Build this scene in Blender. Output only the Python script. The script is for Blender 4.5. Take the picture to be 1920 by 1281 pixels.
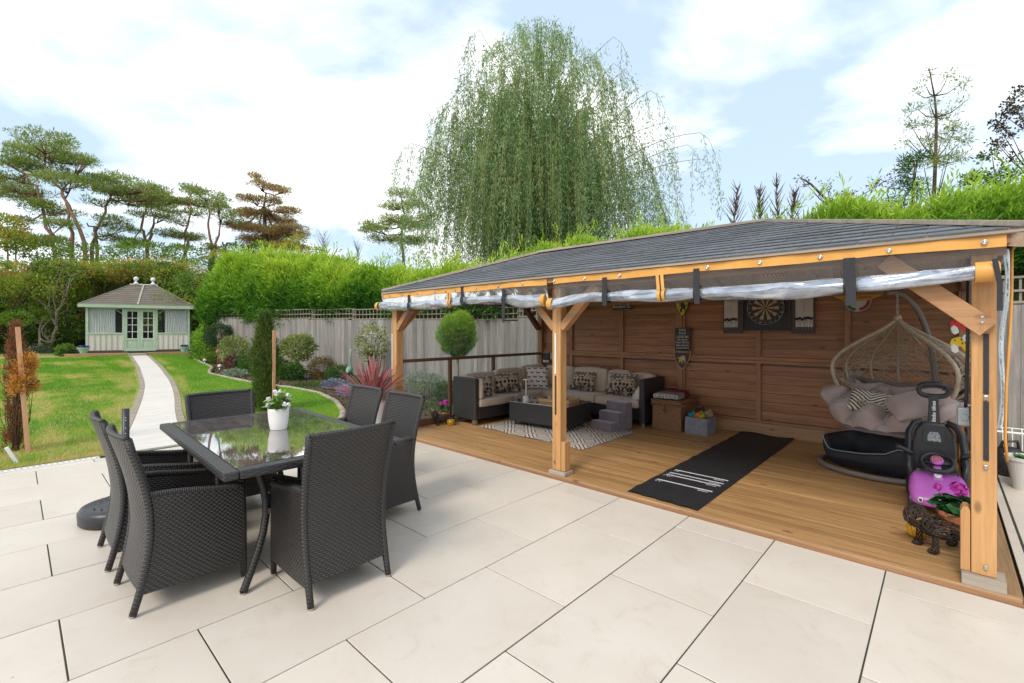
import bpy, math, random
import numpy as np
from mathutils import Vector, Matrix, noise as mnoise
R = math.radians; PI = math.pi
random.seed(7); rng = np.random.default_rng(11)
scene = bpy.context.scene
for o in list(bpy.data.objects): bpy.data.objects.remove(o)
COL = scene.collection
# ---------------------------------------------------------------- camera
cam = bpy.data.objects.new('camera', bpy.data.cameras.new('camera')); COL.objects.link(cam)
cam.location = (1.452, -1.515, 1.45); cam.rotation_euler = (R(90), 0, 0.7495)
cam.data.sensor_width = 36; cam.data.lens = 16.30; cam.data.shift_y = -0.0111
cam.data.clip_start = .05; cam.data.clip_end = 600
scene.camera = cam
# ---------------------------------------------------------------- light
SUN_EL, SUN_AZ = R(46), R(172)          # sun stands behind the photographer; azimuth clockwise from +Y
world = bpy.data.worlds.new('World'); scene.world = world; world.use_nodes = True
def build_world():
    nt = world.node_tree; nt.nodes.clear(); N = nt.nodes.new; L = nt.links.new
    out = N('ShaderNodeOutputWorld'); bg = N('ShaderNodeBackground'); bg.inputs[1].default_value = .12
    L(bg.outputs[0], out.inputs[0])
    sky = N('ShaderNodeTexSky'); sky.sky_type = 'NISHITA'; sky.sun_disc = False
    sky.sun_elevation = SUN_EL; sky.sun_rotation = SUN_AZ; sky.air_density = 1.0; sky.dust_density = 1.0; sky.ozone_density = 1.5
    tc = N('ShaderNodeTexCoord'); sep = N('ShaderNodeSeparateXYZ'); L(tc.outputs['Generated'], sep.inputs[0])
    zz = N('ShaderNodeMath'); zz.operation = 'MAXIMUM'; zz.inputs[1].default_value = 0; L(sep.outputs[2], zz.inputs[0])
    za = N('ShaderNodeMath'); za.operation = 'ADD'; za.inputs[1].default_value = .22; L(zz.outputs[0], za.inputs[0])
    dv = N('ShaderNodeVectorMath'); dv.operation = 'DIVIDE'
    cb = N('ShaderNodeCombineXYZ'); L(za.outputs[0], cb.inputs[0]); L(za.outputs[0], cb.inputs[1]); cb.inputs[2].default_value = 1
    L(tc.outputs['Generated'], dv.inputs[0]); L(cb.outputs[0], dv.inputs[1])
    mp = N('ShaderNodeMapping'); mp.inputs['Location'].default_value = (3.1, 1.75, 0); mp.inputs['Scale'].default_value = (1, 1, .4); L(dv.outputs[0], mp.inputs[0])
    n1 = N('ShaderNodeTexNoise'); n1.inputs['Scale'].default_value = .95; n1.inputs['Detail'].default_value = 7; n1.inputs['Roughness'].default_value = .52; n1.inputs['Distortion'].default_value = .25
    L(mp.outputs[0], n1.inputs['Vector'])
    r1 = N('ShaderNodeValToRGB'); r1.color_ramp.elements[0].position = .41; r1.color_ramp.elements[1].position = .56; L(n1.outputs['Fac'], r1.inputs[0])
    n2 = N('ShaderNodeTexNoise'); n2.inputs['Scale'].default_value = 1.9; n2.inputs['Detail'].default_value = 6; L(mp.outputs[0], n2.inputs['Vector'])
    r2 = N('ShaderNodeValToRGB'); r2.color_ramp.elements[0].position = .3; r2.color_ramp.elements[1].position = .62
    r2.color_ramp.elements[0].color = (5.2, 5.45, 5.7, 1); r2.color_ramp.elements[1].color = (8.0, 7.95, 7.8, 1); L(n2.outputs['Fac'], r2.inputs[0])
    # thin milky veil over the blue
    veil = N('ShaderNodeMix'); veil.data_type = 'RGBA'; veil.inputs[0].default_value = .85; L(sky.outputs[0], veil.inputs[6]); veil.inputs[7].default_value = (3.15, 3.95, 4.75, 1)
    mx = N('ShaderNodeMix'); mx.data_type = 'RGBA'; L(r1.outputs[0], mx.inputs[0]); L(veil.outputs[2], mx.inputs[6]); L(r2.outputs[0], mx.inputs[7])
    L(mx.outputs[2], bg.inputs[0])
build_world()
sl = bpy.data.lights.new('sun', 'SUN'); sl.energy = 1.2; sl.angle = R(20); sl.color = (1, .94, .86)
sun = bpy.data.objects.new('sun', sl); COL.objects.link(sun)
sd = Vector((math.sin(SUN_AZ) * math.cos(SUN_EL), math.cos(SUN_AZ) * math.cos(SUN_EL), math.sin(SUN_EL)))
sun.rotation_euler = sd.to_track_quat('Z', 'Y').to_euler()
scene.view_settings.view_transform = 'Standard'; scene.view_settings.look = 'None'; scene.view_settings.gamma = 1
scene.view_settings.exposure = 0.95; scene.view_settings.use_curve_mapping = False
scene.render.engine = 'CYCLES'
scene.cycles.transparent_max_bounces = 16; scene.cycles.max_bounces = 8

# ---------------------------------------------------------------- helpers
class MB:
    """collects faces (with metre uvs) and links them as ONE mesh object"""
    def __init__(s): s.v = []; s.f = []; s.uv = []; s.M = None; s.mi = []; s.cm = 0
    def add(s, pts, faces, uvs=None):
        b = len(s.v)
        if s.M is not None: pts = [s.M @ Vector(p) for p in pts]
        s.v += [tuple(p) for p in pts]
        for k, f in enumerate(faces):
            s.f.append([b + i for i in f]); s.mi.append(s.cm)
            if uvs is not None: s.uv.append(uvs[k])
            else:
                P = [Vector(pts[i]) for i in f]; o = P[0]; a = (P[1] - o)
                la = a.length; a = a / la if la > 1e-9 else Vector((1, 0, 0))
                n = None
                for q in P[2:]:
                    c = a.cross(q - o)
                    if c.length > 1e-9: n = c.normalized(); break
                b2 = n.cross(a) if n is not None else Vector((0, 1, 0))
                s.uv.append([((q - o).dot(a), (q - o).dot(b2)) for q in P])
        return s
    def box(s, x0, y0, z0, x1, y1, z1):
        x0, x1 = min(x0, x1), max(x0, x1); y0, y1 = min(y0, y1), max(y0, y1); z0, z1 = min(z0, z1), max(z0, z1)
        return s.add([(x0,y0,z0),(x1,y0,z0),(x1,y1,z0),(x0,y1,z0),(x0,y0,z1),(x1,y0,z1),(x1,y1,z1),(x0,y1,z1)],
              [(0,3,2,1),(4,5,6,7),(0,1,5,4),(1,2,6,5),(2,3,7,6),(3,0,4,7)])
    def beam(s, p0, p1, w, h, up=(0,0,1), ext=0):
        p0 = Vector(p0); p1 = Vector(p1); d = (p1 - p0).normalized(); up = Vector(up)
        if abs(d.dot(up)) > .99: up = Vector((0, 1, 0))
        a = d.cross(up).normalized() * w / 2; b = a.cross(d).normalized() * h / 2
        p0 = p0 - d * ext; p1 = p1 + d * ext
        P = [p0 - a - b, p0 + a - b, p0 + a + b, p0 - a + b, p1 - a - b, p1 + a - b, p1 + a + b, p1 - a + b]
        return s.add(P, [(0,1,2,3),(7,6,5,4),(0,4,5,1),(1,5,6,2),(2,6,7,3),(3,7,4,0)])
    def tube(s, pts, r, n=8, cap=True, sx=1.0):
        pts = [Vector(p) for p in pts]; m = len(pts)
        rs = list(r) if isinstance(r, (list, tuple)) else [r] * m
        if m > 2 and len(rs) != m: raise ValueError
        t = (pts[1] - pts[0]).normalized()
        u = t.orthogonal().normalized(); V = []; acc = 0; L = [0]
        for i in range(m):
            if i == 0: tt = pts[1] - pts[0]
            elif i == m - 1: tt = pts[-1] - pts[-2]
            else: tt = pts[i + 1] - pts[i - 1]
            tt = tt.normalized(); u = (u - tt * u.dot(tt))
            u = u.normalized() if u.length > 1e-6 else tt.orthogonal().normalized()
            w = tt.cross(u)
            for k in range(n):
                a = 2 * PI * k / n
                V.append(pts[i] + (u * math.cos(a) * sx + w * math.sin(a)) * rs[i])
            if i: L.append(L[-1] + (pts[i] - pts[i - 1]).length)
        F = []; U = []
        for i in range(m - 1):
            rr = max(rs[i], 1e-4)
            for k in range(n):
                k2 = (k + 1) % n
                F.append((i*n + k, i*n + k2, (i+1)*n + k2, (i+1)*n + k))
                c = 2 * PI * rr / n
                U.append([(k*c, L[i]), ((k+1)*c, L[i]), ((k+1)*c, L[i+1]), (k*c, L[i+1])])
        if cap:
            F.append(tuple(range(n))[::-1]); U.append([(0, 0)] * n)
            F.append(tuple((m-1)*n + k for k in range(n))); U.append([(0, 0)] * n)
        return s.add(V, F, U)
    def lathe(s, prof, c=(0,0,0), n=24, cap=True):
        V = []; F = []; U = []; L = [0]; m = len(prof)
        for i, (r, z) in enumerate(prof):
            for k in range(n):
                a = 2 * PI * k / n; V.append((c[0] + r*math.cos(a), c[1] + r*math.sin(a), c[2] + z))
            if i: L.append(L[-1] + math.hypot(r - prof[i-1][0], z - prof[i-1][1]))
        R0 = max(p[0] for p in prof)
        for i in range(m - 1):
            for k in range(n):
                k2 = (k + 1) % n; F.append((i*n+k, i*n+k2, (i+1)*n+k2, (i+1)*n+k)); q = 2*PI*R0/n
                U.append([(k*q, L[i]), ((k+1)*q, L[i]), ((k+1)*q, L[i+1]), (k*q, L[i+1])])
        if cap:
            if prof[0][0] > 1e-4: F.append(tuple(range(n))[::-1]); U.append([(0,0)]*n)
            if prof[-1][0] > 1e-4: F.append(tuple((m-1)*n+k for k in range(n))); U.append([(0,0)]*n)
        return s.add(V, F, U)
    def prism(s, poly, d0, d1, f):
        """poly: 2d outline; f(a, b, d) -> point"""
        n = len(poly); V = [f(a, b, d0) for a, b in poly] + [f(a, b, d1) for a, b in poly]
        F = [tuple(range(n))[::-1], tuple(range(n, 2*n))] + [(i, (i+1) % n, n + (i+1) % n, n + i) for i in range(n)]
        return s.add(V, F)
    def grid(s, nu, nv, fn, uv=None, closed=False):
        V = [fn(i / nu, j / nv) for j in range(nv + 1) for i in range(nu + 1)]
        F = []; U = []
        for j in range(nv):
            for i in range(nu):
                a = j*(nu+1) + i; F.append((a, a+1, a+nu+2, a+nu+1))
                if uv: U.append([uv(i/nu, j/nv), uv((i+1)/nu, j/nv), uv((i+1)/nu, (j+1)/nv), uv(i/nu, (j+1)/nv)])
        return s.add(V, F, U if uv else None)
    def mesh(s, name):
        me = bpy.data.meshes.new(name); me.from_pydata(s.v, [], s.f)
        ul = me.uv_layers.new(name='UVMap')
        fl = [c for u in s.uv for q in u for c in q]
        ul.data.foreach_set('uv', fl); return me
    def build(s, name, mat, parent=None, smooth=False, world=False, bevel=0, **kw):
        me = s.mesh(name)
        for m_ in (mat if isinstance(mat, (list, tuple)) else [mat]): me.materials.append(m_)
        if isinstance(mat, (list, tuple)): me.polygons.foreach_set('material_index', s.mi)
        if smooth: me.polygons.foreach_set('use_smooth', [True] * len(s.f))
        o = bpy.data.objects.new(name, me); COL.objects.link(o)
        if parent is not None:
            o.parent = parent
            if world: o.location = -parent.location
        if bevel:
            b = o.modifiers.new('bevel', 'BEVEL'); b.width = bevel; b.segments = 2; b.limit_method = 'ANGLE'
        for k, v in kw.items(): o[k] = v
        return o
def inst(me, name, loc, parent=None, rot=(0,0,0), **kw):
    o = bpy.data.objects.new(name, me); COL.objects.link(o); o.location = loc; o.rotation_euler = rot
    if parent is not None: o.parent = parent
    for k, v in kw.items(): o[k] = v
    return o
def thing(name, label, cat, loc=(0,0,0), rz=0, group=None):
    o = bpy.data.objects.new(name, None); COL.objects.link(o); o.location = loc; o.rotation_euler = (0,0,rz)
    o.empty_display_size = .1; o['label'] = label; o['category'] = cat
    if group: o['group'] = group
    return o
def tag(o, label, cat, group=None):
    o['label'] = label; o['category'] = cat
    if group: o['group'] = group
    return o
def dup(root, loc, rz, label, group=None):
    kids = {}
    for ch in bpy.data.objects:
        if ch.parent: kids.setdefault(ch.parent.name, []).append(ch)
    def rec(o, par):
        c = o.copy(); COL.objects.link(c)
        if par is not None: c.parent = par
        for k in kids.get(o.name, []): rec(k, c)
        return c
    r = rec(root, None); r.location = loc; r.rotation_euler = (0,0,rz); r['label'] = label
    if group: r['group'] = group
    return r
def fast_mesh(name, V, Q, tint, mat):
    """numpy vertices, quads and per-vertex leaf hue"""
    me = bpy.data.meshes.new(name); V = np.ascontiguousarray(V, dtype=np.float32); Q = np.ascontiguousarray(Q, dtype=np.int32)
    me.vertices.add(len(V)); me.vertices.foreach_set('co', V.ravel())
    k = Q.shape[1]; me.loops.add(Q.size); me.loops.foreach_set('vertex_index', Q.ravel())
    me.polygons.add(len(Q)); me.polygons.foreach_set('loop_start', np.arange(0, Q.size, k, dtype=np.int32))
    me.update(calc_edges=True)
    a = me.attributes.new('tint', 'FLOAT', 'POINT'); a.data.foreach_set('value', np.ascontiguousarray(tint, dtype=np.float32))
    me.materials.append(mat); return me
def link_mesh(name, me, parent=None, world=False, **kw):
    o = bpy.data.objects.new(name, me); COL.objects.link(o)
    if parent is not None:
        o.parent = parent
        if world: o.location = -parent.location
    for k, v in kw.items(): o[k] = v
    return o
def norm(a): return a / np.maximum(np.linalg.norm(a, axis=-1, keepdims=True), 1e-9)
def leaves(C, D, L, W, tint, bend=None):
    """rhombic leaves: centre C, direction D, length L, width W"""
    n = len(C); D = norm(D); rnd = rng.normal(size=(n, 3)); S = norm(np.cross(D, rnd))
    L = np.broadcast_to(L, (n,))[:, None]; W = np.broadcast_to(W, (n,))[:, None]
    P0 = C; P1 = C + D*L*.45 + S*W*.5; P2 = C + D*L; P3 = C + D*L*.45 - S*W*.5
    V = np.stack([P0, P1, P2, P3], 1).reshape(-1, 3)
    Q = np.arange(4*n).reshape(n, 4); return V, Q, np.repeat(tint, 4)
def merge(parts):
    V = []; Q = []; T = []; b = 0
    for v, q, t in parts: V.append(v); Q.append(q + b); T.append(t); b += len(v)
    return np.concatenate(V), np.concatenate(Q), np.concatenate(T)
def smooth_noise(P, s, seed=0):
    """cheap vectorised pseudo noise, about -1..1"""
    P = P * s + seed * 3.7; x, y, z = P[:, 0], P[:, 1], P[:, 2]
    return (np.sin(x*1.7 + 1.3*np.sin(y*1.1 + seed)) + np.sin(y*1.9 + 1.1*np.sin(z*1.3 + 2)) + np.sin(z*1.5 + 1.7*np.sin(x*.9 + 4))) / 3
def T(x): return max(0.0, .0172 * (-5.5 - x)) if x > -33 else .473
def Tn(x): return np.clip(.0172 * (-5.5 - x), 0, .473)

# ---------------------------------------------------------------- materials
def newmat(name):
    m = bpy.data.materials.new(name); m.use_nodes = True; nt = m.node_tree; nt.nodes.clear()
    out = nt.nodes.new('ShaderNodeOutputMaterial'); p = nt.nodes.new('ShaderNodeBsdfPrincipled')
    nt.links.new(p.outputs[0], out.inputs[0]); return m, nt, p, out
def c4(c): return (c[0], c[1], c[2], 1)
def mixc(nt, fac, a, b, mode='MIX'):
    n = nt.nodes.new('ShaderNodeMix'); n.data_type = 'RGBA'; n.blend_type = mode; n.clamp_result = False
    for s, v in ((0, fac), (6, a), (7, b)):
        if isinstance(v, (int, float)): n.inputs[s].default_value = v
        elif isinstance(v, tuple): n.inputs[s].default_value = c4(v)
        else: nt.links.new(v, n.inputs[s])
    return n.outputs[2]
def math_(nt, op, a, b=None, c=None):
    n = nt.nodes.new('ShaderNodeMath'); n.operation = op
    for i, v in enumerate((a, b, c)):
        if v is None: continue
        if isinstance(v, (int, float)): n.inputs[i].default_value = v
        else: nt.links.new(v, n.inputs[i])
    return n.outputs[0]
def coords(nt, scale=(1,1,1), rnd=0, kind='Object'):
    tc = nt.nodes.new('ShaderNodeTexCoord'); o = tc.outputs[kind]
    if rnd:
        oi = nt.nodes.new('ShaderNodeObjectInfo'); v = nt.nodes.new('ShaderNodeVectorMath'); v.operation = 'ADD'
        m = math_(nt, 'MULTIPLY', oi.outputs['Random'], rnd); nt.links.new(o, v.inputs[0]); nt.links.new(m, v.inputs[1]); o = v.outputs[0]
    mp = nt.nodes.new('ShaderNodeMapping'); mp.inputs['Scale'].default_value = scale; nt.links.new(o, mp.inputs[0]); return mp.outputs[0]
def noise(nt, vec, scale, detail=4, rough=.55, dist=0):
    n = nt.nodes.new('ShaderNodeTexNoise'); n.inputs['Scale'].default_value = scale; n.inputs['Detail'].default_value = detail
    n.inputs['Roughness'].default_value = rough; n.inputs['Distortion'].default_value = dist; nt.links.new(vec, n.inputs['Vector']); return n.outputs['Fac']
def ramp(nt, fac, stops):
    n = nt.nodes.new('ShaderNodeValToRGB'); cr = n.color_ramp
    while len(cr.elements) < len(stops): cr.elements.new(.5)
    for e, (p, c) in zip(cr.elements, stops): e.position = p; e.color = c4(c) if isinstance(c, tuple) else (c, c, c, 1)
    nt.links.new(fac, n.inputs[0]); return n.outputs[0]
def bump(nt, p, h, strength=.3, dist=.01):
    b = nt.nodes.new('ShaderNodeBump'); b.inputs['Strength'].default_value = strength; b.inputs['Distance'].default_value = dist
    nt.links.new(h, b.inputs['Height']); nt.links.new(b.outputs[0], p.inputs['Normal'])
def rnd_tone(nt, col, amt):
    if not amt: return col
    oi = nt.nodes.new('ShaderNodeObjectInfo'); f = math_(nt, 'MULTIPLY_ADD', oi.outputs['Random'], amt, 1 - amt/2)
    cb = nt.nodes.new('ShaderNodeCombineColor'); [nt.links.new(f, cb.inputs[i]) for i in range(3)]
    return mixc(nt, 1.0, col, cb.outputs[0], 'MULTIPLY')
def plain(name, a, b=None, scale=8, rough=.6, metal=0, bs=0, bd=.004, tone=0, stretch=(1,1,1), spec=.5, sheen=0, coat=0, fine=None):
    m, nt, p, out = newmat(name); b = b or tuple(x * .8 for x in a)
    v = coords(nt, stretch, 7.3); n = noise(nt, v, scale, 6)
    col = mixc(nt, ramp(nt, n, [(.3, 0.0), (.7, 1.0)]), a, b); col = rnd_tone(nt, col, tone)
    nt.links.new(col, p.inputs['Base Color']); p.inputs['Roughness'].default_value = rough; p.inputs['Metallic'].default_value = metal
    p.inputs['Specular IOR Level'].default_value = spec
    if sheen: p.inputs['Sheen Weight'].default_value = sheen
    if coat: p.inputs['Coat Weight'].default_value = coat; p.inputs['Coat Roughness'].default_value = .1
    if bs:
        nn = noise(nt, v, fine or scale * 9, 4); bump(nt, p, nn, bs, bd)
    return m
def wood(name, light, dark, axis='X', rough=.6, tone=.25, knots=1.0, grain=1.0, reed=None, bs=.25, weather=None, wear=0):
    """grain runs along one object axis; every piece takes its own stretch of the plank"""
    m, nt, p, out = newmat(name)
    st = {'X': (.05, 1, 1), 'Y': (1, .05, 1), 'Z': (1, 1, .05)}[axis]
    v = coords(nt, st, 31.7)
    g = noise(nt, v, 55 * grain, 5, .6, .3); g2 = noise(nt, v, 9, 3, .5, .8)
    w = nt.nodes.new('ShaderNodeTexWave'); w.inputs['Scale'].default_value = 9; w.inputs['Distortion'].default_value = 9; w.inputs['Detail'].default_value = 2; w.inputs['Detail Scale'].default_value = .8
    w.bands_direction = {'X': 'Z', 'Y': 'X', 'Z': 'X'}[axis]; nt.links.new(v, w.inputs['Vector'])
    f = math_(nt, 'ADD', math_(nt, 'MULTIPLY', g, .55), math_(nt, 'MULTIPLY', g2, .45))
    col = mixc(nt, ramp(nt, f, [(.36, 0.0), (.66, 1.0)]), light, dark)
    mid = tuple((a + b) / 2 * .9 for a, b in zip(light, dark))
    col = mixc(nt, math_(nt, 'MULTIPLY', ramp(nt, w.outputs['Fac'], [(.55, 0.0), (1.0, 1.0)]), .35), col, mid)
    if knots:
        kst = {'X': (.45, 1, 1), 'Y': (1, .45, 1), 'Z': (1, 1, .45)}[axis]
        vv = coords(nt, kst, 53.1); vo = nt.nodes.new('ShaderNodeTexVoronoi'); vo.inputs['Scale'].default_value = 6.5; vo.inputs['Randomness'].default_value = 1
        nt.links.new(vv, vo.inputs['Vector']); k = ramp(nt, vo.outputs['Distance'], [(.06, 1.0), (.13, 0.0)])
        col = mixc(nt, math_(nt, 'MULTIPLY', k, .75 * knots), col, tuple(x * .32 for x in dark))
    sk = noise(nt, v, 17 * grain, 7, .7, .5); col = mixc(nt, math_(nt, 'MULTIPLY', ramp(nt, sk, [(.50, 0.0), (.70, 1.0)]), .55), col, tuple(x * .52 for x in dark))
    if weather:
        vw = coords(nt, (1, 1, 1), 3.3); col = mixc(nt, math_(nt, 'MULTIPLY', ramp(nt, noise(nt, vw, 2.2, 6), [(.42, 0.0), (.68, 1.0)]), wear), col, weather)
    col = rnd_tone(nt, col, tone); nt.links.new(col, p.inputs['Base Color'])
    p.inputs['Roughness'].default_value = rough
    h = g
    if reed:
        ax, pitch = reed; tc = nt.nodes.new('ShaderNodeTexCoord'); sp = nt.nodes.new('ShaderNodeSeparateXYZ'); nt.links.new(tc.outputs['Object'], sp.inputs[0])
        s_ = math_(nt, 'SINE', math_(nt, 'MULTIPLY', sp.outputs[ax], 2*PI/pitch))
        h = math_(nt, 'ADD', math_(nt, 'MULTIPLY', g, .3), math_(nt, 'MULTIPLY', s_, .7)); bump(nt, p, h, .16, .002)
    else: bump(nt, p, h, bs, .003)
    return m
def weave(name, col, col2, pu=.022, pv=.014, rough=.38, strength=.9, tone=0, basket=False, coat=0):
    """flat strands woven over uprights; metre uvs"""
    m, nt, p, out = newmat(name)
    tc = nt.nodes.new('ShaderNodeTexCoord'); sp = nt.nodes.new('ShaderNodeSeparateXYZ'); nt.links.new(tc.outputs['UV'], sp.inputs[0])
    u = math_(nt, 'DIVIDE', sp.outputs[0], pu); v = math_(nt, 'DIVIDE', sp.outputs[1], pv)
    row = math_(nt, 'FLOOR', v); fv = math_(nt, 'FRACT', v)
    prof = math_(nt, 'SINE', math_(nt, 'MULTIPLY', fv, PI))
    ph = math_(nt, 'ADD', u, row)
    wv = math_(nt, 'MULTIPLY_ADD', math_(nt, 'SINE', math_(nt, 'MULTIPLY', ph, PI)), .5, .5)
    h = math_(nt, 'MULTIPLY', math_(nt, 'POWER', prof, .6), math_(nt, 'MULTIPLY_ADD', wv, .65, .35))
    n = noise(nt, coords(nt, (1,1,1), 3), 20, 3)
    c = mixc(nt, ramp(nt, h, [(.12, 0.0), (.75, 1.0)]), tuple(x*.18 for x in col), mixc(nt, n, col, col2)); c = rnd_tone(nt, c, tone)
    nt.links.new(c, p.inputs['Base Color']); p.inputs['Roughness'].default_value = rough; p.inputs['Specular IOR Level'].default_value = .55
    bump(nt, p, h, strength, .006); return m
def foliage(name, stops, trans=.35, rough=.55, spec=.3):
    m = bpy.data.materials.new(name); m.use_nodes = True; nt = m.node_tree; nt.nodes.clear(); N = nt.nodes.new; L = nt.links.new
    out = N('ShaderNodeOutputMaterial'); a = N('ShaderNodeAttribute'); a.attribute_name = 'tint'
    col = ramp(nt, a.outputs['Fac'], stops)
    p = N('ShaderNodeBsdfPrincipled'); p.inputs['Roughness'].default_value = rough; p.inputs['Specular IOR Level'].default_value = spec; L(col, p.inputs['Base Color'])
    t = N('ShaderNodeBsdfTranslucent'); L(mixc(nt, 1.0, col, (1.15, 1.25, .7), 'MULTIPLY'), t.inputs[0])
    mx = N('ShaderNodeMixShader'); mx.inputs[0].default_value = trans; L(p.outputs[0], mx.inputs[1]); L(t.outputs[0], mx.inputs[2]); L(mx.outputs[0], out.inputs[0]); return m
def clear_film(name, tint=(.9,.93,.95), alpha=.12, rough=.08, crinkle=2.0, bs=.25):
    m = bpy.data.materials.new(name); m.use_nodes = True; nt = m.node_tree; nt.nodes.clear(); N = nt.nodes.new; L = nt.links.new
    out = N('ShaderNodeOutputMaterial'); tr = N('ShaderNodeBsdfTransparent'); tr.inputs[0].default_value = c4((.93,.95,.95))
    p = N('ShaderNodeBsdfPrincipled'); p.inputs['Base Color'].default_value = c4(tint); p.inputs['Roughness'].default_value = rough; p.inputs['Specular IOR Level'].default_value = .9
    v = coords(nt, (1, 1, 1)); n = noise(nt, v, crinkle, 4, .5, 1.2); b = N('ShaderNodeBump'); b.inputs['Strength'].default_value = bs; b.inputs['Distance'].default_value = .05
    L(n, b.inputs['Height']); L(b.outputs[0], p.inputs['Normal'])
    lw = N('ShaderNodeLayerWeight'); lw.inputs[0].default_value = .25; L(b.outputs[0], lw.inputs['Normal'])
    f = math_(nt, 'ADD', math_(nt, 'MULTIPLY', lw.outputs['Fresnel'], .9), alpha)
    mx = N('ShaderNodeMixShader'); L(f, mx.inputs[0]); L(tr.outputs[0], mx.inputs[1]); L(p.outputs[0], mx.inputs[2]); L(mx.outputs[0], out.inputs[0]); return m
def glassy(name, alpha=.25, col=(.02,.02,.02), rough=.02):
    m = bpy.data.materials.new(name); m.use_nodes = True; nt = m.node_tree; nt.nodes.clear(); N = nt.nodes.new; L = nt.links.new
    out = N('ShaderNodeOutputMaterial'); tr = N('ShaderNodeBsdfTransparent'); tr.inputs[0].default_value = (.9,.92,.92,1)
    p = N('ShaderNodeBsdfPrincipled'); p.inputs['Base Color'].default_value = c4(col); p.inputs['Roughness'].default_value = rough; p.inputs['Specular IOR Level'].default_value = .8
    mx = N('ShaderNodeMixShader'); mx.inputs[0].default_value = alpha; L(tr.outputs[0], mx.inputs[1]); L(p.outputs[0], mx.inputs[2]); L(mx.outputs[0], out.inputs[0]); return m
def tx(s, size, M, mat, parent, name='lettering', align='CENTER', depth=.0006, bold=0):
    cu = bpy.data.curves.new('t', 'FONT'); cu.body = s; cu.size = size; cu.align_x = align; cu.align_y = 'CENTER'; cu.extrude = depth; cu.resolution_u = 2; cu.offset = bold
    o = bpy.data.objects.new('t', cu); me = bpy.data.meshes.new_from_object(o); bpy.data.objects.remove(o)
    me.name = name; me.transform(M); me.materials.clear(); me.materials.append(mat)
    ob = bpy.data.objects.new(name, me); COL.objects.link(ob); ob.parent = parent; return ob
FACE_S = Matrix.Rotation(R(90), 4, 'X')       # text that faces -Y, reading along +X

def slabmat():
    m, nt, p, out = newmat('porcelain_slab'); v = coords(nt, (1,1,1), 7.3)
    a = mixc(nt, ramp(nt, noise(nt, v, 1.7, 6), [(.3, 0.0), (.7, 1.0)]), (.66,.59,.505), (.60,.525,.44))
    a = mixc(nt, math_(nt, 'MULTIPLY', ramp(nt, noise(nt, v, 5.5, 8, .7, 1.5), [(.54, 0.0), (.72, 1.0)]), .35), a, (.47,.385,.30))
    a = mixc(nt, math_(nt, 'MULTIPLY', ramp(nt, noise(nt, v, 170, 3, .7), [(.56, 0.0), (.72, 1.0)]), .30), a, (.43,.37,.31))
    vo = nt.nodes.new('ShaderNodeTexVoronoi'); vo.inputs['Scale'].default_value = 3.3; nt.links.new(v, vo.inputs['Vector'])
    a = mixc(nt, math_(nt, 'MULTIPLY', ramp(nt, vo.outputs['Distance'], [(.012, 1.0), (.022, 0.0)]), .7), a, (.20,.14,.09))
    w = noise(nt, coords(nt), .55, 5, .6, .8); a = mixc(nt, math_(nt, 'MULTIPLY', ramp(nt, noise(nt, coords(nt, (1,1,1), 2.1), .9, 5, .65, 1), [(.55, 0.0), (.75, 1.0)]), .22), a, (.50,.43,.36))
    nt.links.new(rnd_tone(nt, a, .09), p.inputs['Base Color']); p.inputs['Roughness'].default_value = .45; p.inputs['Specular IOR Level'].default_value = .4
    bump(nt, p, noise(nt, v, 140, 4), .15, .0015); return m
M = {}
M['slab'] = slabmat()
M['joint'] = plain('joint_grout', (.05,.046,.034), (.03,.034,.018), 30, .9)
M['path'] = plain('path_slab', (.70,.645,.58), (.62,.565,.50), 2.5, .6, tone=.05, bs=.1, bd=.001, fine=140)
M['edger'] = plain('edging_paver', (.36,.29,.22), (.27,.22,.17), 12, .8, tone=.22, bs=.35)
M['curb'] = plain('edging_stone', (.42,.35,.26), (.30,.26,.18), 10, .85, tone=.2, bs=.4)
M['soil'] = plain('garden_soil', (.095,.065,.042), (.05,.035,.023), 6, .95, bs=.9, bd=.03, fine=24)
M['deck'] = wood('deck_board_timber', (.56,.325,.135), (.27,.14,.05), 'X', .5, .14, 1.0, .8, reed=(1, .0115))
M['deckY'] = wood('deck_end_timber', (.40,.24,.11), (.22,.13,.06), 'Y', .6, .2, .5, reed=(0, .014))
M['post'] = wood('post_timber', (.64,.35,.135), (.42,.20,.07), 'Z', .5, .15, 1.0, bs=.4, weather=(.42,.24,.11), wear=.35)
M['beamX'] = wood('beam_timber', (.36,.19,.09), (.24,.12,.055), 'X', .55, .15, .4)
M['brace'] = wood('brace_timber', (.52,.27,.12), (.34,.16,.065), 'X', .55, .12, .8, weather=(.42,.27,.15), wear=.3)
M['wallX'] = wood('wall_plank_timber', (.42,.19,.078), (.185,.078,.034), 'X', .5, .22, 1.0)
M['wallZ'] = wood('wall_stud_timber', (.40,.195,.085), (.23,.105,.045), 'Z', .55, .2, .6)
M['plinth'] = wood('plinth_timber', (.46,.27,.13), (.30,.165,.08), 'X', .6, .15, .9)
M['ceil'] = wood('ceiling_timber', (.50,.36,.25), (.33,.22,.15), 'Y', .7, .15, .3)
M['rail'] = wood('rail_timber', (.17,.075,.04), (.10,.042,.025), 'Y', .5, .1, .2)
M['cap'] = wood('roof_cap_timber', (.44,.37,.30), (.29,.24,.19), 'X', .8, .15, .3)
M['shingle'] = plain('slate_grey_shingle', (.17,.178,.19), (.10,.108,.12), 30, .85, tone=.35, bs=.6, bd=.003, fine=420, spec=.2)
M['band'] = plain('orange_band', (.76,.39,.09), (.66,.31,.06), 5, .5, bs=.1, fine=20)
M['strap'] = plain('black_webbing', (.018,.018,.022), (.03,.03,.036), 60, .7, bs=.4, fine=300)
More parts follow.
